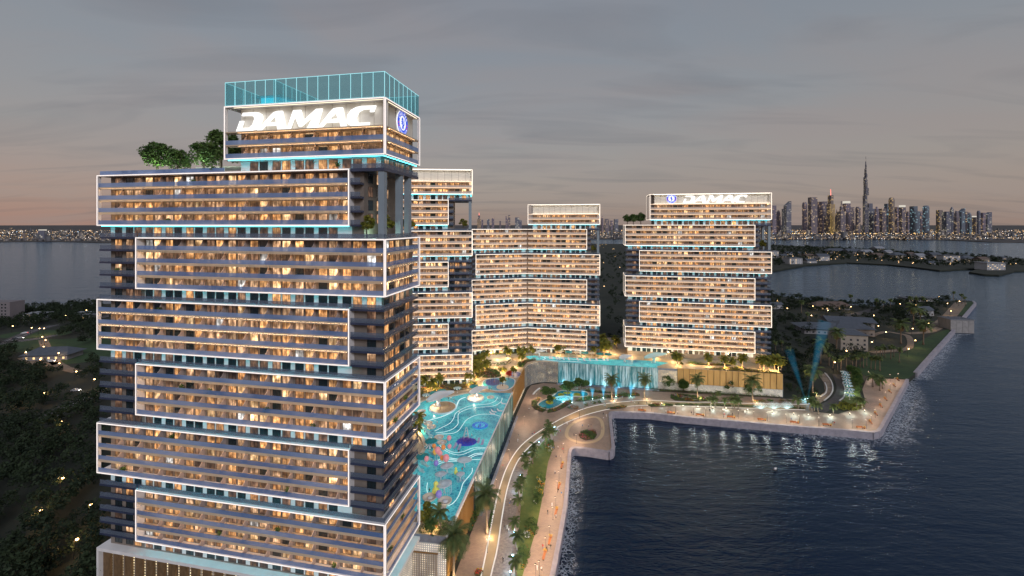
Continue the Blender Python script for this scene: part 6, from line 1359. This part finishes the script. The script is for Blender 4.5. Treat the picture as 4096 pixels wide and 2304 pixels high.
# ------------------------------------------------------------------ pool furniture
M['teal_cloth'] = mat('teal_canvas',(.01,.25,.26),.6,var=.08,scale=1.); M['white_cloth'] = mat('white_canvas',(.75,.76,.76),.6); M['cream_cloth'] = mat('cream_canvas',(.72,.60,.40),.6)
M['tub'] = mat('cream_tub',(.72,.62,.50),.5,var=.05,scale=1.); M['wood'] = mat('deck_wood',(.45,.31,.18),.6,var=.15,scale=1.2)
def parasol_mesh(r, n, striped):
    b = MB(); N = 16
    for k in range(N):
        a, c = 2*math.pi*k/N, 2*math.pi*(k+1)/N
        b.add([(0,0,2.9),(r*math.cos(a),r*math.sin(a),2.3),(r*math.cos(c),r*math.sin(c),2.3),(0,0,2.82),(r*math.cos(a),r*math.sin(a),2.18),(r*math.cos(c),r*math.sin(c),2.18)],[(0,1,2),(3,5,4),(1,4,5,2)], k%2 if striped else 0)
    return b.mesh('canopy', [M['teal_cloth'],M['white_cloth']] if striped else [n])
PAR = {'striped': parasol_mesh(1.9,None,True), 'teal': parasol_mesh(2.1,M['teal_cloth'],False), 'cream': parasol_mesh(1.8,M['cream_cloth'],False)}
POLE = MB().lathe([(.3,0),(.3,.08),(.05,.1),(.05,2.84)],8).mesh('pole', M['white'])
def parasol(kind, label, c, z, s=1., group=None):
    t = thing('parasol', label, 'parasol', (*c,z), random.uniform(0,1), group, s); link('canopy', PAR[kind], t); link('pole', POLE, t); return t
pa_s = [parasol('striped','', p, 16.12, 1.1,'parasols by the nearest pool') for p in ((-43.3, 220.6),(-28.7, 229.7),(-39.4, 191.0),(-31.9, 169.5))]; relabel(pa_s,'teal and white striped parasol by the nearest pool, %s counting from farthest', key=lambda o:-o.location.y)
pa_t = [parasol('teal','', p, 16.12, 1.15,'parasols by the nearest pool') for p in ((-39.8, 222.9),(-36.2, 225.8),(-20.3, 231.9),(-32.1, 173.5),(-33.1, 162.0),(-20.2, 231.5))]; relabel(pa_t,'plain teal parasol by the nearest pool, %s counting from farthest', key=lambda o:-o.location.y)
pc_ = [parasol('teal','', p, 16.12, 1.2,'parasols by the far pool') for p in ((38.2, 294.1),(48.6, 292.4),(58.3, 290.2),(63.6, 289.0))]; relabel(pc_,'teal parasol beside the far pool, %s from the left')
pc_ = [parasol('cream','', p, 16.12, 1.2,'parasols by the far pool') for p in ((32.9, 295.8),(43.4, 293.7),(53.1, 292.1))]; relabel(pc_,'cream parasol beside the far pool, %s from the left')
pl_ = [parasol('striped','', p, 3.06, 1.25,'striped parasols on the lawn') for p in ((222.3, 292.6),(219.8, 288.2),(216.1, 283.1),(212.7, 278.1),(209.5, 273.4),(206.3, 268.4),(202.5, 262.3),(199.0, 258.4),(195.7, 253.6))]; relabel(pl_,'striped teal parasol on the lawn by the curving road, %s counting from farthest', key=lambda o:-o.location.y)
lw = thing('lawn_lamp','white lamp lighting the striped parasols on the lawn','garden light',(*(203.2, 264.6),3.06)); MB().lathe([(.1,0),(.08,.8),(.2,.9),(.15,1.1)],8).build('post',M['dark'],lw); plight(lw,(0,-1,2),(.85,1,.8),1200,.4)
def shell(label, c, z, L, W, H, rz, m, name='shell_canopy'):
    """A big curved leaf-shaped canopy on a stem."""
    t = thing(name, label, 'canopy', (*c,z), rz); nu, nv = 16, 8; vs=[]; fs=[]
    for i in range(nu+1):
        u = i/nu; w = W*math.sin(math.pi*min(.999,max(.001,u)))**.65*(1-.35*u)
        for j in range(nv+1):
            v = j/nv*2-1; vs.append(((u-.42)*L, v*w/2, H*(.72+.35*u*u)+.16*H*v*v-.10*H*math.cos(u*6)))
    for i in range(nu):
        for j in range(nv): a = i*(nv+1)+j; fs.append((a,a+nv+1,a+nv+2,a+1))
    me = bpy.data.meshes.new('canopy'); me.from_pydata(vs,[],fs); me.materials.append(m); me.polygons.foreach_set('use_smooth',[True]*len(fs))
    o = link('canopy', me, t); sm = o.modifiers.new('thickness','SOLIDIFY'); sm.thickness = .22
    MB().tube([(0,0,-.1),(0,0,H*.35),(0,0,H*.66)],[L*.10,L*.05,L*.085],12).build('stem', m, t, smooth=True); return t
def island(label, c, rx, ry, m):
    t = thing('pool_island', label, 'island', (*c,PW)); MB().lathe([(1,0),(1,.5),(.94,.55)],26,0,(0,0),rx,ry).build('rim', M['shell'], t); MB().lathe([(.92,.56),(.9,.62)],26,0,(0,0),rx,ry).build('floor', m, t); return t
island('round timber floored island under the largest shell canopy', (-33.3, 210.4), 6.6, 7.2, M['wood']); island('round pale island under the smaller shell canopy', (-18.5, 221.8), 4.4, 5.2, M['tub'])
shell('large white shell canopy over the bar island in the nearest pool', (-35.6, 211.4), PW+.6, 14, 10, 5.2, .55, M['shell']); shell('smaller white shell canopy at the far end of the nearest pool', (-17.8, 222.3), PW+.6, 10.5, 7, 4, .5, M['shell'])
for lab,c in (('lamp under the largest shell canopy in the nearest pool',(-37.4, 210.4)),('lamp under the smaller shell canopy in the nearest pool',(-18.9, 221.2))):
    t = thing('canopy_lamp',lab,'lamp',(*c,PW+.62)); MB().lathe([(.12,0),(.1,.9),(.22,1.),(.18,1.25)],8).build('body',M['shell'],t); plight(t,(0,-.6,1.6),(1,.86,.66),1500,.4)
shell('small white shell canopy at the left end of the far pool', (18.2, 290.9), 16.1, 7, 5, 4.4, .1, M['shell']); shell('white domed shell canopy beside the far pool', (72.5, 281.6), 16.1, 9, 8, 3.6, .3, M['shell'])
shell('broad pale teal shell canopy at the right end of the far pool', (90.6, 279.5), 16.1, 15, 9, 5.2, .15, mat('pale_teal_shell',(.45,.72,.74),.35))
tub_r = MB(); tub_r.lathe([(1.7,0),(2.0,.55),(1.8,.62),(1.55,.3),(.05,.28)],22); TUB = tub_r.mesh('tub', M['tub'], True); CUSH = MB().lathe([(.7,.3),(.75,.5),(.4,.58)],14).mesh('cushion', M['white_cloth'], True)
dbs = []
for p,s in (((-10.9, 222.9),.95),((-42.6, 206.1),1.),((-41.5, 201.5),1.),((-37.2, 193.8),1.),((-35.0, 190.2),1.),((-30.2, 181.0),1.),((-28.3, 176.7),1.),((-26.6, 141.0),1.15),((-21.4, 139.2),1.15)):
    t = thing('round_daybed','',  'daybed', (*p,PW), 0, 'round daybeds in the pool', s); link('tub',TUB,t); link('cushion',CUSH,t,(.2,-.2,0)); dbs.append(t)
relabel(dbs,'cream round daybed tub in the nearest pool, %s counting from farthest', key=lambda o:-o.location.y)
def wavy():
    b = MB(); prof = [(-1.0,.15),(-.6,.34),(-.2,.22),(.3,.3),(.7,.6),(1.0,.95)]
    for (y0,z0),(y1,z1) in zip(prof,prof[1:]): b.add([(-.42,y0,z0),(.42,y0,z0),(.42,y1,z1),(-.42,y1,z1),(-.42,y0,z0-.12),(.42,y0,z0-.12),(.42,y1,z1-.12),(-.42,y1,z1-.12)],[(0,1,2,3),(7,6,5,4),(0,4,5,1),(1,5,6,2),(3,2,6,7),(0,3,7,4)])
    for y in (-.8,.6): b.box(-.35,.35,y-.05,y+.05,-.3,.3)
    return b
LOUN = {'teal': wavy().mesh('seat', mat('pale_teal_plastic',(.35,.62,.64),.4)), 'grey': wavy().mesh('seat', mat('lilac_grey_plastic',(.40,.40,.55),.4)), 'white': wavy().mesh('seat', M['white_cloth'])}
def loungers(kind, pts, z, fmt, group, rz):
    out = []
    for p in pts:
        t = thing('lounger','', 'lounger', (*p,z), rz+random.uniform(-.1,.1), group, 1.25); link('seat', LOUN[kind], t); out.append(t)
    relabel(out, fmt, key=lambda o:-o.location.y+o.location.x*.01)
loungers('teal',[(-39.2, 189.8),(-38.4, 189.4),(-36.5, 186.7),(-35.9, 186.2),(-34.9, 183.7),(-34.2, 182.9),(-33.1, 179.9),(-32.4, 179.1),(-31.0, 168.4),(-30.1, 167.6),(-31.4, 164.9),(-30.4, 163.7),(-32.4, 160.7),(-31.4, 160.0),(-33.0, 157.5),(-32.3, 156.2)],PW,'pale teal wavy lounger standing in the shallows of the nearest pool, %s counting from farthest','wavy loungers in the pool',R(60))
loungers('grey',[(-22.6, 173.7),(-20.8, 172.7),(-13.6, 177.7),(-11.9, 176.4)],PW,'lilac grey lounger beside the purple coral, %s counting from farthest','loungers by the coral',R(-10))
loungers('white',[(-8.6, 205.9),(-9.2, 203.7),(-4.3, 215.1),(-5.8, 206.9)],PW,'white lounger near the overflow edge of the nearest pool, %s counting from farthest','loungers by the overflow edge',R(80))
loungers('white',[(25.0, 288.7),(26.3, 288.3),(29.4, 287.5),(30.9, 287.2),(33.7, 286.8),(37.2, 286.2),(42.9, 285.4),(46.8, 284.8),(50.7, 284.5),(55.2, 284.8),(59.7, 285.4),(62.3, 285.1)],PW,'white lounger in a row along the far pool, %s counting from farthest','loungers along the far pool',R(10))
BCOL = {'pink':(.75,.28,.30),'orange':(.75,.25,.06),'yellow':(.78,.42,.08),'violet':(.25,.20,.55)}
BM_ = {k: mat('globe_'+k, c, .35, emit=c, es=.25, sampling='NONE') for k,c in BCOL.items()}
bl = [('pink',(-25.1, 174.6),1.,2.),('orange',(-26.2, 167.0),.95,2.2),('pink',(-24.0, 168.0),.85,2.2),('orange',(-30.0, 168.6),.85,2.),('yellow',(-28.6, 162.8),1.05,2.6),('pink',(-27.7, 162.8),1.3,2.8),('pink',(-26.7, 162.4),1.,2.2),('orange',(-25.4, 159.1),.9,2.4),('pink',(-23.7, 157.3),1.3,2.9),('violet',(-27.1, 156.2),1.,2.),('pink',(-31.1, 159.2),.95,2.),('violet',(-23.2, 138.6),1.15,1.6)]
cnt = {}
for col,p,s,h in bl:
    cnt[col] = cnt.get(col,0)+1; t = thing('globe_ornament', f'{col} balloon globe in the nearest pool, {ORD[cnt[col]-1]} of its colour from the far end', 'ornament', (*p,PW), 0, 'balloon globes in the pool')
    MB().lathe([(.05,0),(.05,h)],6).build('stem', M['white'], t); q = MB(); q.lathe([(.08,h),(.5*s,h+.25*s),(.86*s,h+.85*s),(.9*s,h+1.3*s),(.65*s,h+1.9*s),(.1,h+2.2*s)],14); q.build('globe', BM_[col], t, smooth=True)
M['petal'] = glass('translucent_petal',(.75,.82,.86),.72,.3,.4)
def mushroom(label, p, r, h, m, curtain, rz):
    t = thing('water_mushroom', label, 'water feature', (*p,PW), rz); b = MB(); n = 22
    b.lathe([(.25,h*.55),(r*.6,h*.8),(r,h),(r*.97,h+.1),(r*.3,h*.86),(.1,h*.8)],n,0,(0,0),1.25,1.); b.build('cap', m, t, smooth=True); MB().lathe([(.42,-.1),(.2,h*.3),(.3,h*.6)],10).build('stem', M['shell'], t, smooth=True)
    if curtain:
        for k in range(9): a = R(200+k*15); MB().lathe([(.05,0),(.05,h)],4,0,(r*1.2*math.cos(a),r*.96*math.sin(a))).build('water_strand', M['petal'], t)
mushroom('pale veined water mushroom farthest out in the nearest pool',(-17.3, 159.4),2.2,2.6,M['petal'],False,.2); mushroom('pale veined water mushroom among the balloon globes',(-23.1, 155.5),2.,2.6,M['petal'],True,.6)
mushroom('white curved shade with water curtain left of the yellow pins',(-24.6, 150.8),1.6,2.4,M['shell'],True,.3); mushroom('white curved shade with water curtain toward the overflow wall',(-17.8, 150.8),1.25,2.4,M['shell'],True,.5); mushroom('largest white curved shade with water curtain in the nearest pool',(-22.3, 144.0),2.2,3.,M['shell'],True,.9)
M['pin'] = mat('lemon_pin',(.65,.62,.12),.4,emit=(.8,.78,.2),es=.2,sampling='NONE')
for lab,p,s in (('small lemon yellow pin shaped figure in the nearest pool',(-19.9, 155.2),.8),('large lemon yellow pin shaped figure in the nearest pool',(-25.0, 143.7),1.45)):
    t = thing('pin_ornament',lab,'ornament',(*p,PW)); q = MB(); q.lathe([(.7*s,-.05),(.9*s,.5*s),(.75*s,1.1*s),(.42*s,1.6*s),(.5*s,2.0*s),(.52*s,2.4*s),(.2*s,2.75*s)],14); q.build('body',M['pin'],t,smooth=True)
cor = thing('coral_island','purple blue coral mound with sea plants in the nearest pool','coral island',(*(-18.5, 177.8),PW))
MB().lathe([(1,0),(.9,.25),(.4,.5)],16,0,(0,0),4.2,3.6).build('mound', mat('coral_blue',(.03,.06,.38),.7,emit=(.05,.06,.5),es=.25,sampling='NONE'), cor)
V,F = leaf_quads(np.column_stack([rng.normal(0,1.7,500),rng.normal(0,1.5,500),rng.uniform(.2,1.3,500)]),.5); link('coral', np_mesh('coral',V,F,leafmat('purple_coral',(.10,.06,.35),(.25,.14,.45),.8)), cor)['kind'] = 'stuff'
sw_ = thing('swing_frame','tall white ladder like frame standing in the purple coral','frame',(*(-18.6, 178.9),PW+.3))
for a,c in (((-1.2,0,0),(-.15,0,5.2)),((1.2,0,0),(.15,0,5.2)),((.4,1.6,0),(.15,0,5.2)),((-1.6,1.4,0),(-.15,0,5.2))): MB().bar(a,c,.16).build('leg', M['white'], sw_)
for z in (1.2,2.4,3.6): MB().bar((-1.2+z*.2,0,z),(1.2-z*.2,0,z),.12).build('rung', M['white'], sw_)
for k,p in enumerate(((-21.4, 136.7),(-21.4, 135.5),(-21.6, 134.1))):
    t = thing('stepping_stone', f'pale stepping stone in the near end of the pool, {ORD[k]} from the daybed', 'stone', (*p,PW)); b = MB(); b.prism([(1.0*math.cos(a)*(1+.1*math.sin(3*a)),.7*math.sin(a)) for a in [i*.449 for i in range(14)]],0,.12); b.build('slab', M['stone_pale'], t)
# play deck
pd_ = thing('splash_pad','rounded turquoise and blue play pad with water posts on the podium deck','play area'); pp = [(-16.6, 243.9),(-15.5, 248.4),(-11.7, 251.2),(-5.7, 252.2),(-1.7, 252.7),(1.3, 249.4),(1.6, 243.9),(0.3, 237.8),(-2.8, 233.6),(-7.7, 232.3),(-12.8, 234.8),(-15.6, 238.6)]
poly_sheet('pad', smooth(pp+[pp[0]],4)[:-1], 16.15, 16.08, mat('splash_turquoise',(.05,.45,.50),.3,col2=(.02,.25,.50),scale=.12,detail=1), pd_); ribbon(pp+[pp[0]], .5, 16.12, 'rim', M['white'], pd_, .12, 4)
poly_sheet('blue_patch', oval((-10.8, 245.2),4.2,5.5), 16.18, 16.1, mat('splash_navy',(.03,.06,.28),.4), pd_); poly_sheet('sand_patch', oval((-5.1, 237.8),3.4,4.), 16.18, 16.1, M['stone_pale'], pd_)
for k in range(14): c = (-10.6, 242.1); MB().lathe([(.06,16.15),(.05,18.6+random.random())],6,0,(c[0]-4+k*.85+random.uniform(-.3,.3),c[1]+random.uniform(-5,6))).build('water_post', M['dark'] if k%3 else M['cream_cloth'], pd_)
cp = thing('play_circle','dark blue round play circle at the deck edge','play area'); poly_sheet('pad', oval((1.9, 258.1),3.6,5.), 16.16, 16.08, mat('play_navy',(.03,.06,.30),.4), cp); ribbon(oval((1.9, 258.1),3.7,5.1)+[oval((1.9, 258.1),3.7,5.1)[0]], .35, 16.12, 'rim', M['white'], cp, .12, 3)
# ------------------------------------------------------------------ promenade lamps, benches, people
M['lamp_warm'] = emat('promenade_lamp', (1,.78,.55), 5); M['lamp_cool'] = emat('pale_promenade_lamp', (1,.84,.62), 6)
def promenade_lamp(c, warm, watt):
    t = thing('promenade_lamp','', 'lamp post', (*c,3.0), 0, 'lamp posts along the sea wall'); MB().lathe([(.16,0),(.16,.12),(.07,.16),(.05,4.4)],8).build('pole', M['dark'], t)
    MB().box(-.45,.15,-.14,.14,4.4,4.5).build('lamp_arm', M['dark'], t); MB().box(-.42,.0,-.11,.11,4.34,4.395).build('lamp_head', M['lamp_warm'] if warm else M['lamp_cool'], t)
    plight(t,(-.3,0,4.0),(1,.70,.48) if warm else (1,.84,.62),watt,.25); return t  # light added to posts that stand dark, lifts paving and sea reflections
w1 = [promenade_lamp(p,True,1900) for p in ((6.8, 125.2),(7.9, 126.3),(10.5, 135.8),(12.2, 141.0),(14.1, 150.4),(15.6, 155.9),(17.3, 165.9),(18.5, 172.1),(20.6, 183.7),(23.0, 194.4))]; relabel(w1,'slim dark lamp post on the near promenade, %s counting from nearest', key=lambda o:o.location.y)
w2 = [promenade_lamp(p,False,1000) for p in ((67.0, 238.4),(76.0, 237.8),(88.0, 235.3),(96.7, 233.3),(102.6, 231.7),(111.3, 230.3),(118.5, 228.9),(125.8, 227.4),(132.0, 226.0),(140.5, 224.1),(146.3, 222.7),(154.9, 220.8),(169.6, 218.1),(176.2, 217.6))]; relabel(w2,'slim dark lamp post on the outer promenade, %s from the left')
w3 = [promenade_lamp(p,True,700) for p in ((183.1, 222.7),(190.9, 229.9),(204.3, 242.7),(216.9, 253.7),(230.6, 266.8),(242.5, 277.0),(251.9, 285.2),(235.8, 289.2),(244.7, 283.1))]; relabel(w3,'slim dark lamp post on the corner plaza, %s counting from nearest', key=lambda o:o.location.y)
w4 = [promenade_lamp(p,True,2300) for p in ((-1.2, 189.2),(6.5, 221.6),(14.5, 250.9),(29.8, 202.7),(35.2, 228.8),(-7.6, 135.3),(-5.8, 167.0),(7.0, 272.5))]; relabel(w4,'slim dark lamp post on the inner plaza by the curving path, %s counting from nearest', key=lambda o:o.location.y)
bo = []
for p in ((95.1, 243.2),(102.9, 242.1),(110.6, 241.0),(117.4, 239.9),(128.1, 238.0),(140.3, 235.9),(150.2, 233.3),(157.0, 231.7),(168.1, 231.3),(180.1, 233.3),(191.0, 237.0),(84.2, 246.1)):
    t = thing('bollard_light','', 'bollard', (*p,3.0), 0, 'bollard lights on the outer promenade'); MB().lathe([(.13,0),(.13,.75)],8).build('post', M['dark'], t); MB().lathe([(.15,.76),(.18,.95),(.1,1.05)],8).build('lamp_head', M['lamp_cool'], t); plight(t,(0,-.3,1.5),(.78,1,.93),900,.3); bo.append(t)
relabel(bo,'glowing white bollard on the lit edge of the outer promenade, %s from the left')
M['orange'] = mat('orange_bench',(.42,.13,.03),.6,var=.1,scale=1.); M['terracotta'] = mat('terracotta_pot',(.42,.15,.06),.7)
def bench(c, rz):
    t = thing('bench','', 'bench', (*c,3.0), rz, 'orange benches along the sea wall'); MB().box(-1.5,1.5,-.3,.3,.42,.52).build('seat', M['orange'], t); MB().box(-1.5,1.5,.26,.33,.56,1.0).build('backrest', M['orange'], t)
    for x in (-1.2,1.2): MB().box(x-.08,x+.08,-.26,.26,0,.42).build('leg', M['dark'], t)
    MB().lathe([(.38,0),(.5,.55),(.46,.62)],10,0,(2.2,0)).build('planter', M['terracotta'], t); V,F = leaf_quads(np.column_stack([rng.normal(2.2,.25,40),rng.normal(0,.25,40),rng.uniform(.6,1.2,40)]),.32); link('plant', np_mesh('plant',V,F,M['flower_yellow']), t); return t
be = [bench(p,R(75)) for p in ((12.0, 139.6),(15.4, 153.5),(18.0, 168.5),(20.8, 183.1),(9.8, 133.4))]; relabel(be,'orange bench with planter on the near promenade, %s counting from nearest', key=lambda o:o.location.y)
be = [bench(p,R(-8)) for p in ((70.2, 238.0),(84.8, 234.9),(99.2, 232.3),(114.5, 229.7),(128.9, 226.8),(143.8, 223.6),(158.4, 220.8),(173.2, 218.0))]; relabel(be,'orange bench with planter on the outer promenade, %s from the left')
be = [bench(p,R(65)) for p in ((183.4, 223.4),(194.5, 233.5),(205.7, 243.6),(216.5, 253.2),(228.6, 264.2),(240.1, 274.4),(251.6, 284.9))]; relabel(be,'orange bench with planter on the corner plaza, %s counting from nearest', key=lambda o:o.location.y)
wb = thing('curved_bench','white curved stone bench on the plaza left of the pond','bench'); ribbon([(12.4, 260.2),(13.6, 263.9),(15.3, 267.7),(17.2, 271.0)], .8, 3.02, 'seat', M['white'], wb, .45)
def person_mesh(pose):
    w = pose; J = {'pel':(0,0,.95),'spi':(0,.02,1.2),'che':(0,0,1.42),'nec':(0,0,1.52),'hea':(0,-.02,1.64),'top':(0,-.01,1.74),'lh':(.1,0,.9),'lk':(.11,-w*.16,.5),'la':(.11,w*.02-w*.22,.08),'lt':(.12,-w*.24-.14,.04),'rh':(-.1,0,.9),'rk':(-.11,w*.10,.5),'ra':(-.11,w*.30,.12),'rt':(-.12,w*.30-.14,.05),
      'ls':(.19,0,1.40),'le':(.24,w*.10,1.14),'lw':(.25,w*.02-.06,.9),'lf':(.25,w*.0-.1,.8),'rs':(-.19,0,1.40),'re':(-.24,-w*.08,1.14),'rw':(-.25,-w*.2-.02,.92),'rf':(-.25,-w*.25-.03,.82)}
    E = [('pel','spi'),('spi','che'),('che','nec'),('nec','hea'),('hea','top'),('pel','lh'),('lh','lk'),('lk','la'),('la','lt'),('pel','rh'),('rh','rk'),('rk','ra'),('ra','rt'),('che','ls'),('ls','le'),('le','lw'),('lw','lf'),('che','rs'),('rs','re'),('re','rw'),('rw','rf')]
    Rr = dict(pel=.14,spi=.13,che=.15,nec=.06,hea=.10,top=.07,lh=.10,lk=.07,la=.05,lt=.045,rh=.10,rk=.07,ra=.05,rt=.045,ls=.07,le=.05,lw=.038,lf=.035,rs=.07,re=.05,rw=.038,rf=.035)
    ks = list(J); me = bpy.data.meshes.new('figure'); me.from_pydata([J[k] for k in ks],[(ks.index(a),ks.index(b)) for a,b in E],[])
    o = bpy.data.objects.new('figure', me); COL.objects.link(o); sk = o.modifiers.new('skin','SKIN'); 
    for k,v in zip(ks, me.skin_vertices[0].data): v.radius = (Rr[k],Rr[k]*.85); v.use_root = (k == 'pel')
    ss = o.modifiers.new('sub','SUBSURF'); ss.levels = 1
    dg = bpy.context.evaluated_depsgraph_get(); dg.update(); out = bpy.data.meshes.new_from_object(o.evaluated_get(dg)); bpy.data.objects.remove(o); return out
SKIN = mat('skin',(.42,.26,.18),.6); HAIR = mat('dark_hair',(.03,.02,.015),.7)
CL = {'black':(.015,.015,.018),'white':(.70,.69,.67),'navy':(.02,.03,.09),'red':(.42,.03,.03),'blue':(.05,.18,.42),'tan':(.40,.28,.17),'grey':(.16,.16,.17)}
CLM = {k: mat('cloth_'+k, v, .8) for k,v in CL.items()}
BODY = [person_mesh(p) for p in (.3,.9,1.2)]
def dressed(base, top, bot, shorts):
    me = base.copy(); me.materials.clear()
    for m in (SKIN, HAIR, CLM[top], CLM[bot]): me.materials.append(m)
    mi = []
    for p in me.polygons:
        z = p.center.z; x = abs(p.center.x); y = p.center.y
        if z > 1.68 or (z > 1.6 and y > .03): k = 1
        elif z > 1.5: k = 0
        elif x > .2 and z < 1.12: k = 0
        elif z > .93: k = 2
        elif z > (.45 if shorts else .1): k = 3
        else: k = 0 if shorts else 1
        mi.append(k)
    me.polygons.foreach_set('material_index', mi); me.polygons.foreach_set('use_smooth',[True]*len(mi)); return me
OUTF = [('black','black',0),('white','navy',0),('white','white',0),('red','grey',0),('blue','tan',1),('black','grey',0),('navy','tan',1),('white','black',1)]
PM = {}
def person(c, z, k):
    o_ = OUTF[k%len(OUTF)]; b = k%3
    if (o_,b) not in PM: PM[(o_,b)] = dressed(BODY[b],*o_)
    t = thing('person','', 'person', (*c,z), random.uniform(0,6.28), 'people on the promenade', random.uniform(.98,1.1)); link('figure', PM[(o_,b)], t); t['out'] = f"{o_[0]} top and {o_[1]} {'shorts' if o_[2] else 'trousers'}"; return t
def crowd(pts, z, where, key, tail):
    ps = [person(p,z,i*5+len(where)) for i,p in enumerate(pts)]
    for i,o in enumerate(sorted(ps,key=key)): o['label'] = f"person in {o['out']} {where}, {ORD[i]} {tail}"; del o['out']
crowd([(12.5, 153.1),(14.4, 157.3),(15.1, 150.7),(18.5, 163.7),(17.5, 177.8),(19.1, 189.2),(9.6, 136.6),(10.8, 135.8),(12.1, 136.7),(7.4, 128.4),(8.6, 127.7),(18.6, 196.8),(20.8, 197.6),(23.4, 200.1),(22.7, 195.5)], 3.0, 'on the near promenade', lambda o:o.location.y, 'from nearest')
crowd([(-2.7, 131.2),(-2.6, 145.3),(-1.6, 145.5),(-1.1, 143.8),(-0.9, 157.3),(-0.5, 159.5),(9.7, 209.3),(10.8, 210.8),(21.4, 222.3),(26.4, 222.0),(27.9, 221.6),(31.1, 224.1),(38.9, 237.3),(51.7, 242.8),(22.2, 213.3),(23.5, 212.4)], 3.1, 'on the curving path or boardwalk', lambda o:o.location.y, 'from nearest')
crowd([(-3.8, 182.3),(-1.3, 202.7),(3.1, 209.3),(2.7, 204.2),(9.3, 238.3),(35.2, 218.6),(38.3, 219.1),(39.6, 219.1),(44.5, 216.2),(29.7, 209.7),(48.6, 232.5),(49.8, 230.6),(47.5, 226.9),(64.1, 254.6),(50.5, 249.8)], 3.0, 'on the inner plazas', lambda o:o.location.y, 'from nearest')
crowd([(52.1, 244.5),(67.5, 247.9),(71.4, 246.7),(75.8, 246.7),(70.7, 239.5),(82.7, 235.1),(85.4, 237.2),(88.7, 234.1),(95.7, 233.5),(112.0, 231.1),(116.9, 232.1),(117.9, 229.1),(125.1, 234.9),(126.7, 234.9),(144.4, 226.2),(145.5, 223.4),(163.1, 222.3),(163.2, 221.4),(107.1, 237.2)], 3.05, 'on the outer promenade', lambda o:o.location.x, 'from left')
crowd([(-30.5, 218.4),(-28.8, 216.7),(-30.4, 211.4),(-34.0, 206.9),(-31.7, 218.1)], PW+.6, 'on the bar island', lambda o:o.location.x, 'from left')
crowd([(-24.8, 205.6),(-33.3, 194.7),(-14.5, 189.8),(-16.8, 182.7),(-37.1, 185.9),(-17.9, 157.3),(-27.3, 144.9),(-20.7, 169.9),(-24.4, 141.3),(-7.3, 212.5),(-15.1, 178.6)], PW-.7, 'wading in the nearest pool', lambda o:o.location.y, 'from nearest')
crowd([(1.9, 280.4),(-10.9, 233.2),(-12.1, 232.8),(-17.8, 245.2),(-5.1, 238.6),(-10.0, 243.0),(46.3, 290.9),(65.5, 302.1)], 16.12, 'on the podium deck', lambda o:o.location.x, 'from the left')
# potted plants on balconies
POT = MB().lathe([(.22,0),(.3,.5),(.26,.52)],10).mesh('pot', M['terracotta']); V,F = leaf_quads(np.column_stack([rng.normal(0,.32,110),rng.normal(0,.32,110),rng.uniform(.5,1.6,110)]),.42); PLN = np_mesh('leaves',V,F,M['leaf'])
pp_ = []
for u,v,z in ((-49,1,102.1),(-13,.9,102.1),(-55,1.,98.6+.0),(-63,1,88.42),(-80,1,74.82),(-66,1,64.62),(-59,1,44.2),(-50,1,43.82),(-33,1,40.42),(-20,1,37.42),(-78,1,27.62-7.2+.02),(-62,1.0,30.82),(-27,1,20.4),(-47,1,6.82),(-30,1,10.2),(-14,1,3.42),(-1.2,8,37.42),(-1.2,14,40.8),(-1.2,5,6.82),(-1.2,12,10.2)):
    t = thing('potted_plant','', 'plant', at(TA,u,v,z), random.random()*6, 'potted plants on the nearest tower'); link('pot',POT,t); link('leaves',PLN,t); pp_.append(t)
relabel(pp_,'green potted plant on a balcony of the nearest tower, %s counting from the top', key=lambda o:(-o.location.z,o.location.x))
bt = thing('small_boat','tiny dark boat with white bow alone on the bay','boat',(*(112.1, 186.0),0),R(40)); b = MB(); b.add([(-1.4,-.5,.1),(-1.4,.5,.1),(1.6,0,.35),(-1.4,-.7,.6),(-1.4,.7,.6),(1.9,0,.8)],[(0,1,2),(0,3,4,1),(0,2,5,3),(1,4,5,2),(3,5,4)]); b.build('hull',M['dark'],bt); MB().box(-.6,.3,-.3,.3,.5,1.0).build('cabin',M['white'],bt)

# roof terrace of the nearest tower
tr_ = link('terrace_balustrade', None, TA.root); tr_.matrix_local = TA.T
MB().box(-85.2,-45.,.5,.53,102.02,103.1).build('pane', M['rail'], tr_); MB().box(-85.2,-85.17,.55,20.4,102.02,103.1).build('pane', M['rail'], tr_)
pg_ = link('pergola', None, TA.root); pg_.matrix_local = TA.T; MB().box(-64,-45.5,10,17,104.6,104.85).build('roof', M['white'], pg_)
for u_ in (-63.5,-54.5,-46.): MB().box(u_-.12,u_+.12,10.2,10.44,102.02,104.58).build('post', M['white'], pg_)
for lab,u_,v_,w_ in (('green white uplight between the left pair of roof terrace trees',-70.5,4,1100),('green white uplight below the tallest roof terrace tree',-55,3.5,1300)):
    t = thing('terrace_uplight',lab,'garden light',at(TA,u_,v_,102.03)); MB().lathe([(.14,0),(.14,.3)],8).build('lamp_body',M['dark'],t); plight(t,(0,-.5,1.),(.75,1,.7),w_,.3)
CH = MB(); CH.lathe([(.5,0),(.62,.35),(.5,.42)],12); CH.box(-.6,.6,.35,.55,.3,.95); CHM = CH.mesh('seat', M['dark']); ch_ = []
for u_,v_ in ((-79,2),(-77.5,2.4),(-75.8,2),(-65.,2.2),(-63,2.),(-60.5,2.4),(-48,2.2)):
    t = thing('terrace_chair','', 'chair', at(TA,u_,v_,102.03), random.uniform(0,6), 'dark tub chairs on the roof terrace', 1.2); link('seat', CHM, t); ch_.append(t)
relabel(ch_,'dark tub chair on the roof terrace of the nearest tower, %s from the left')
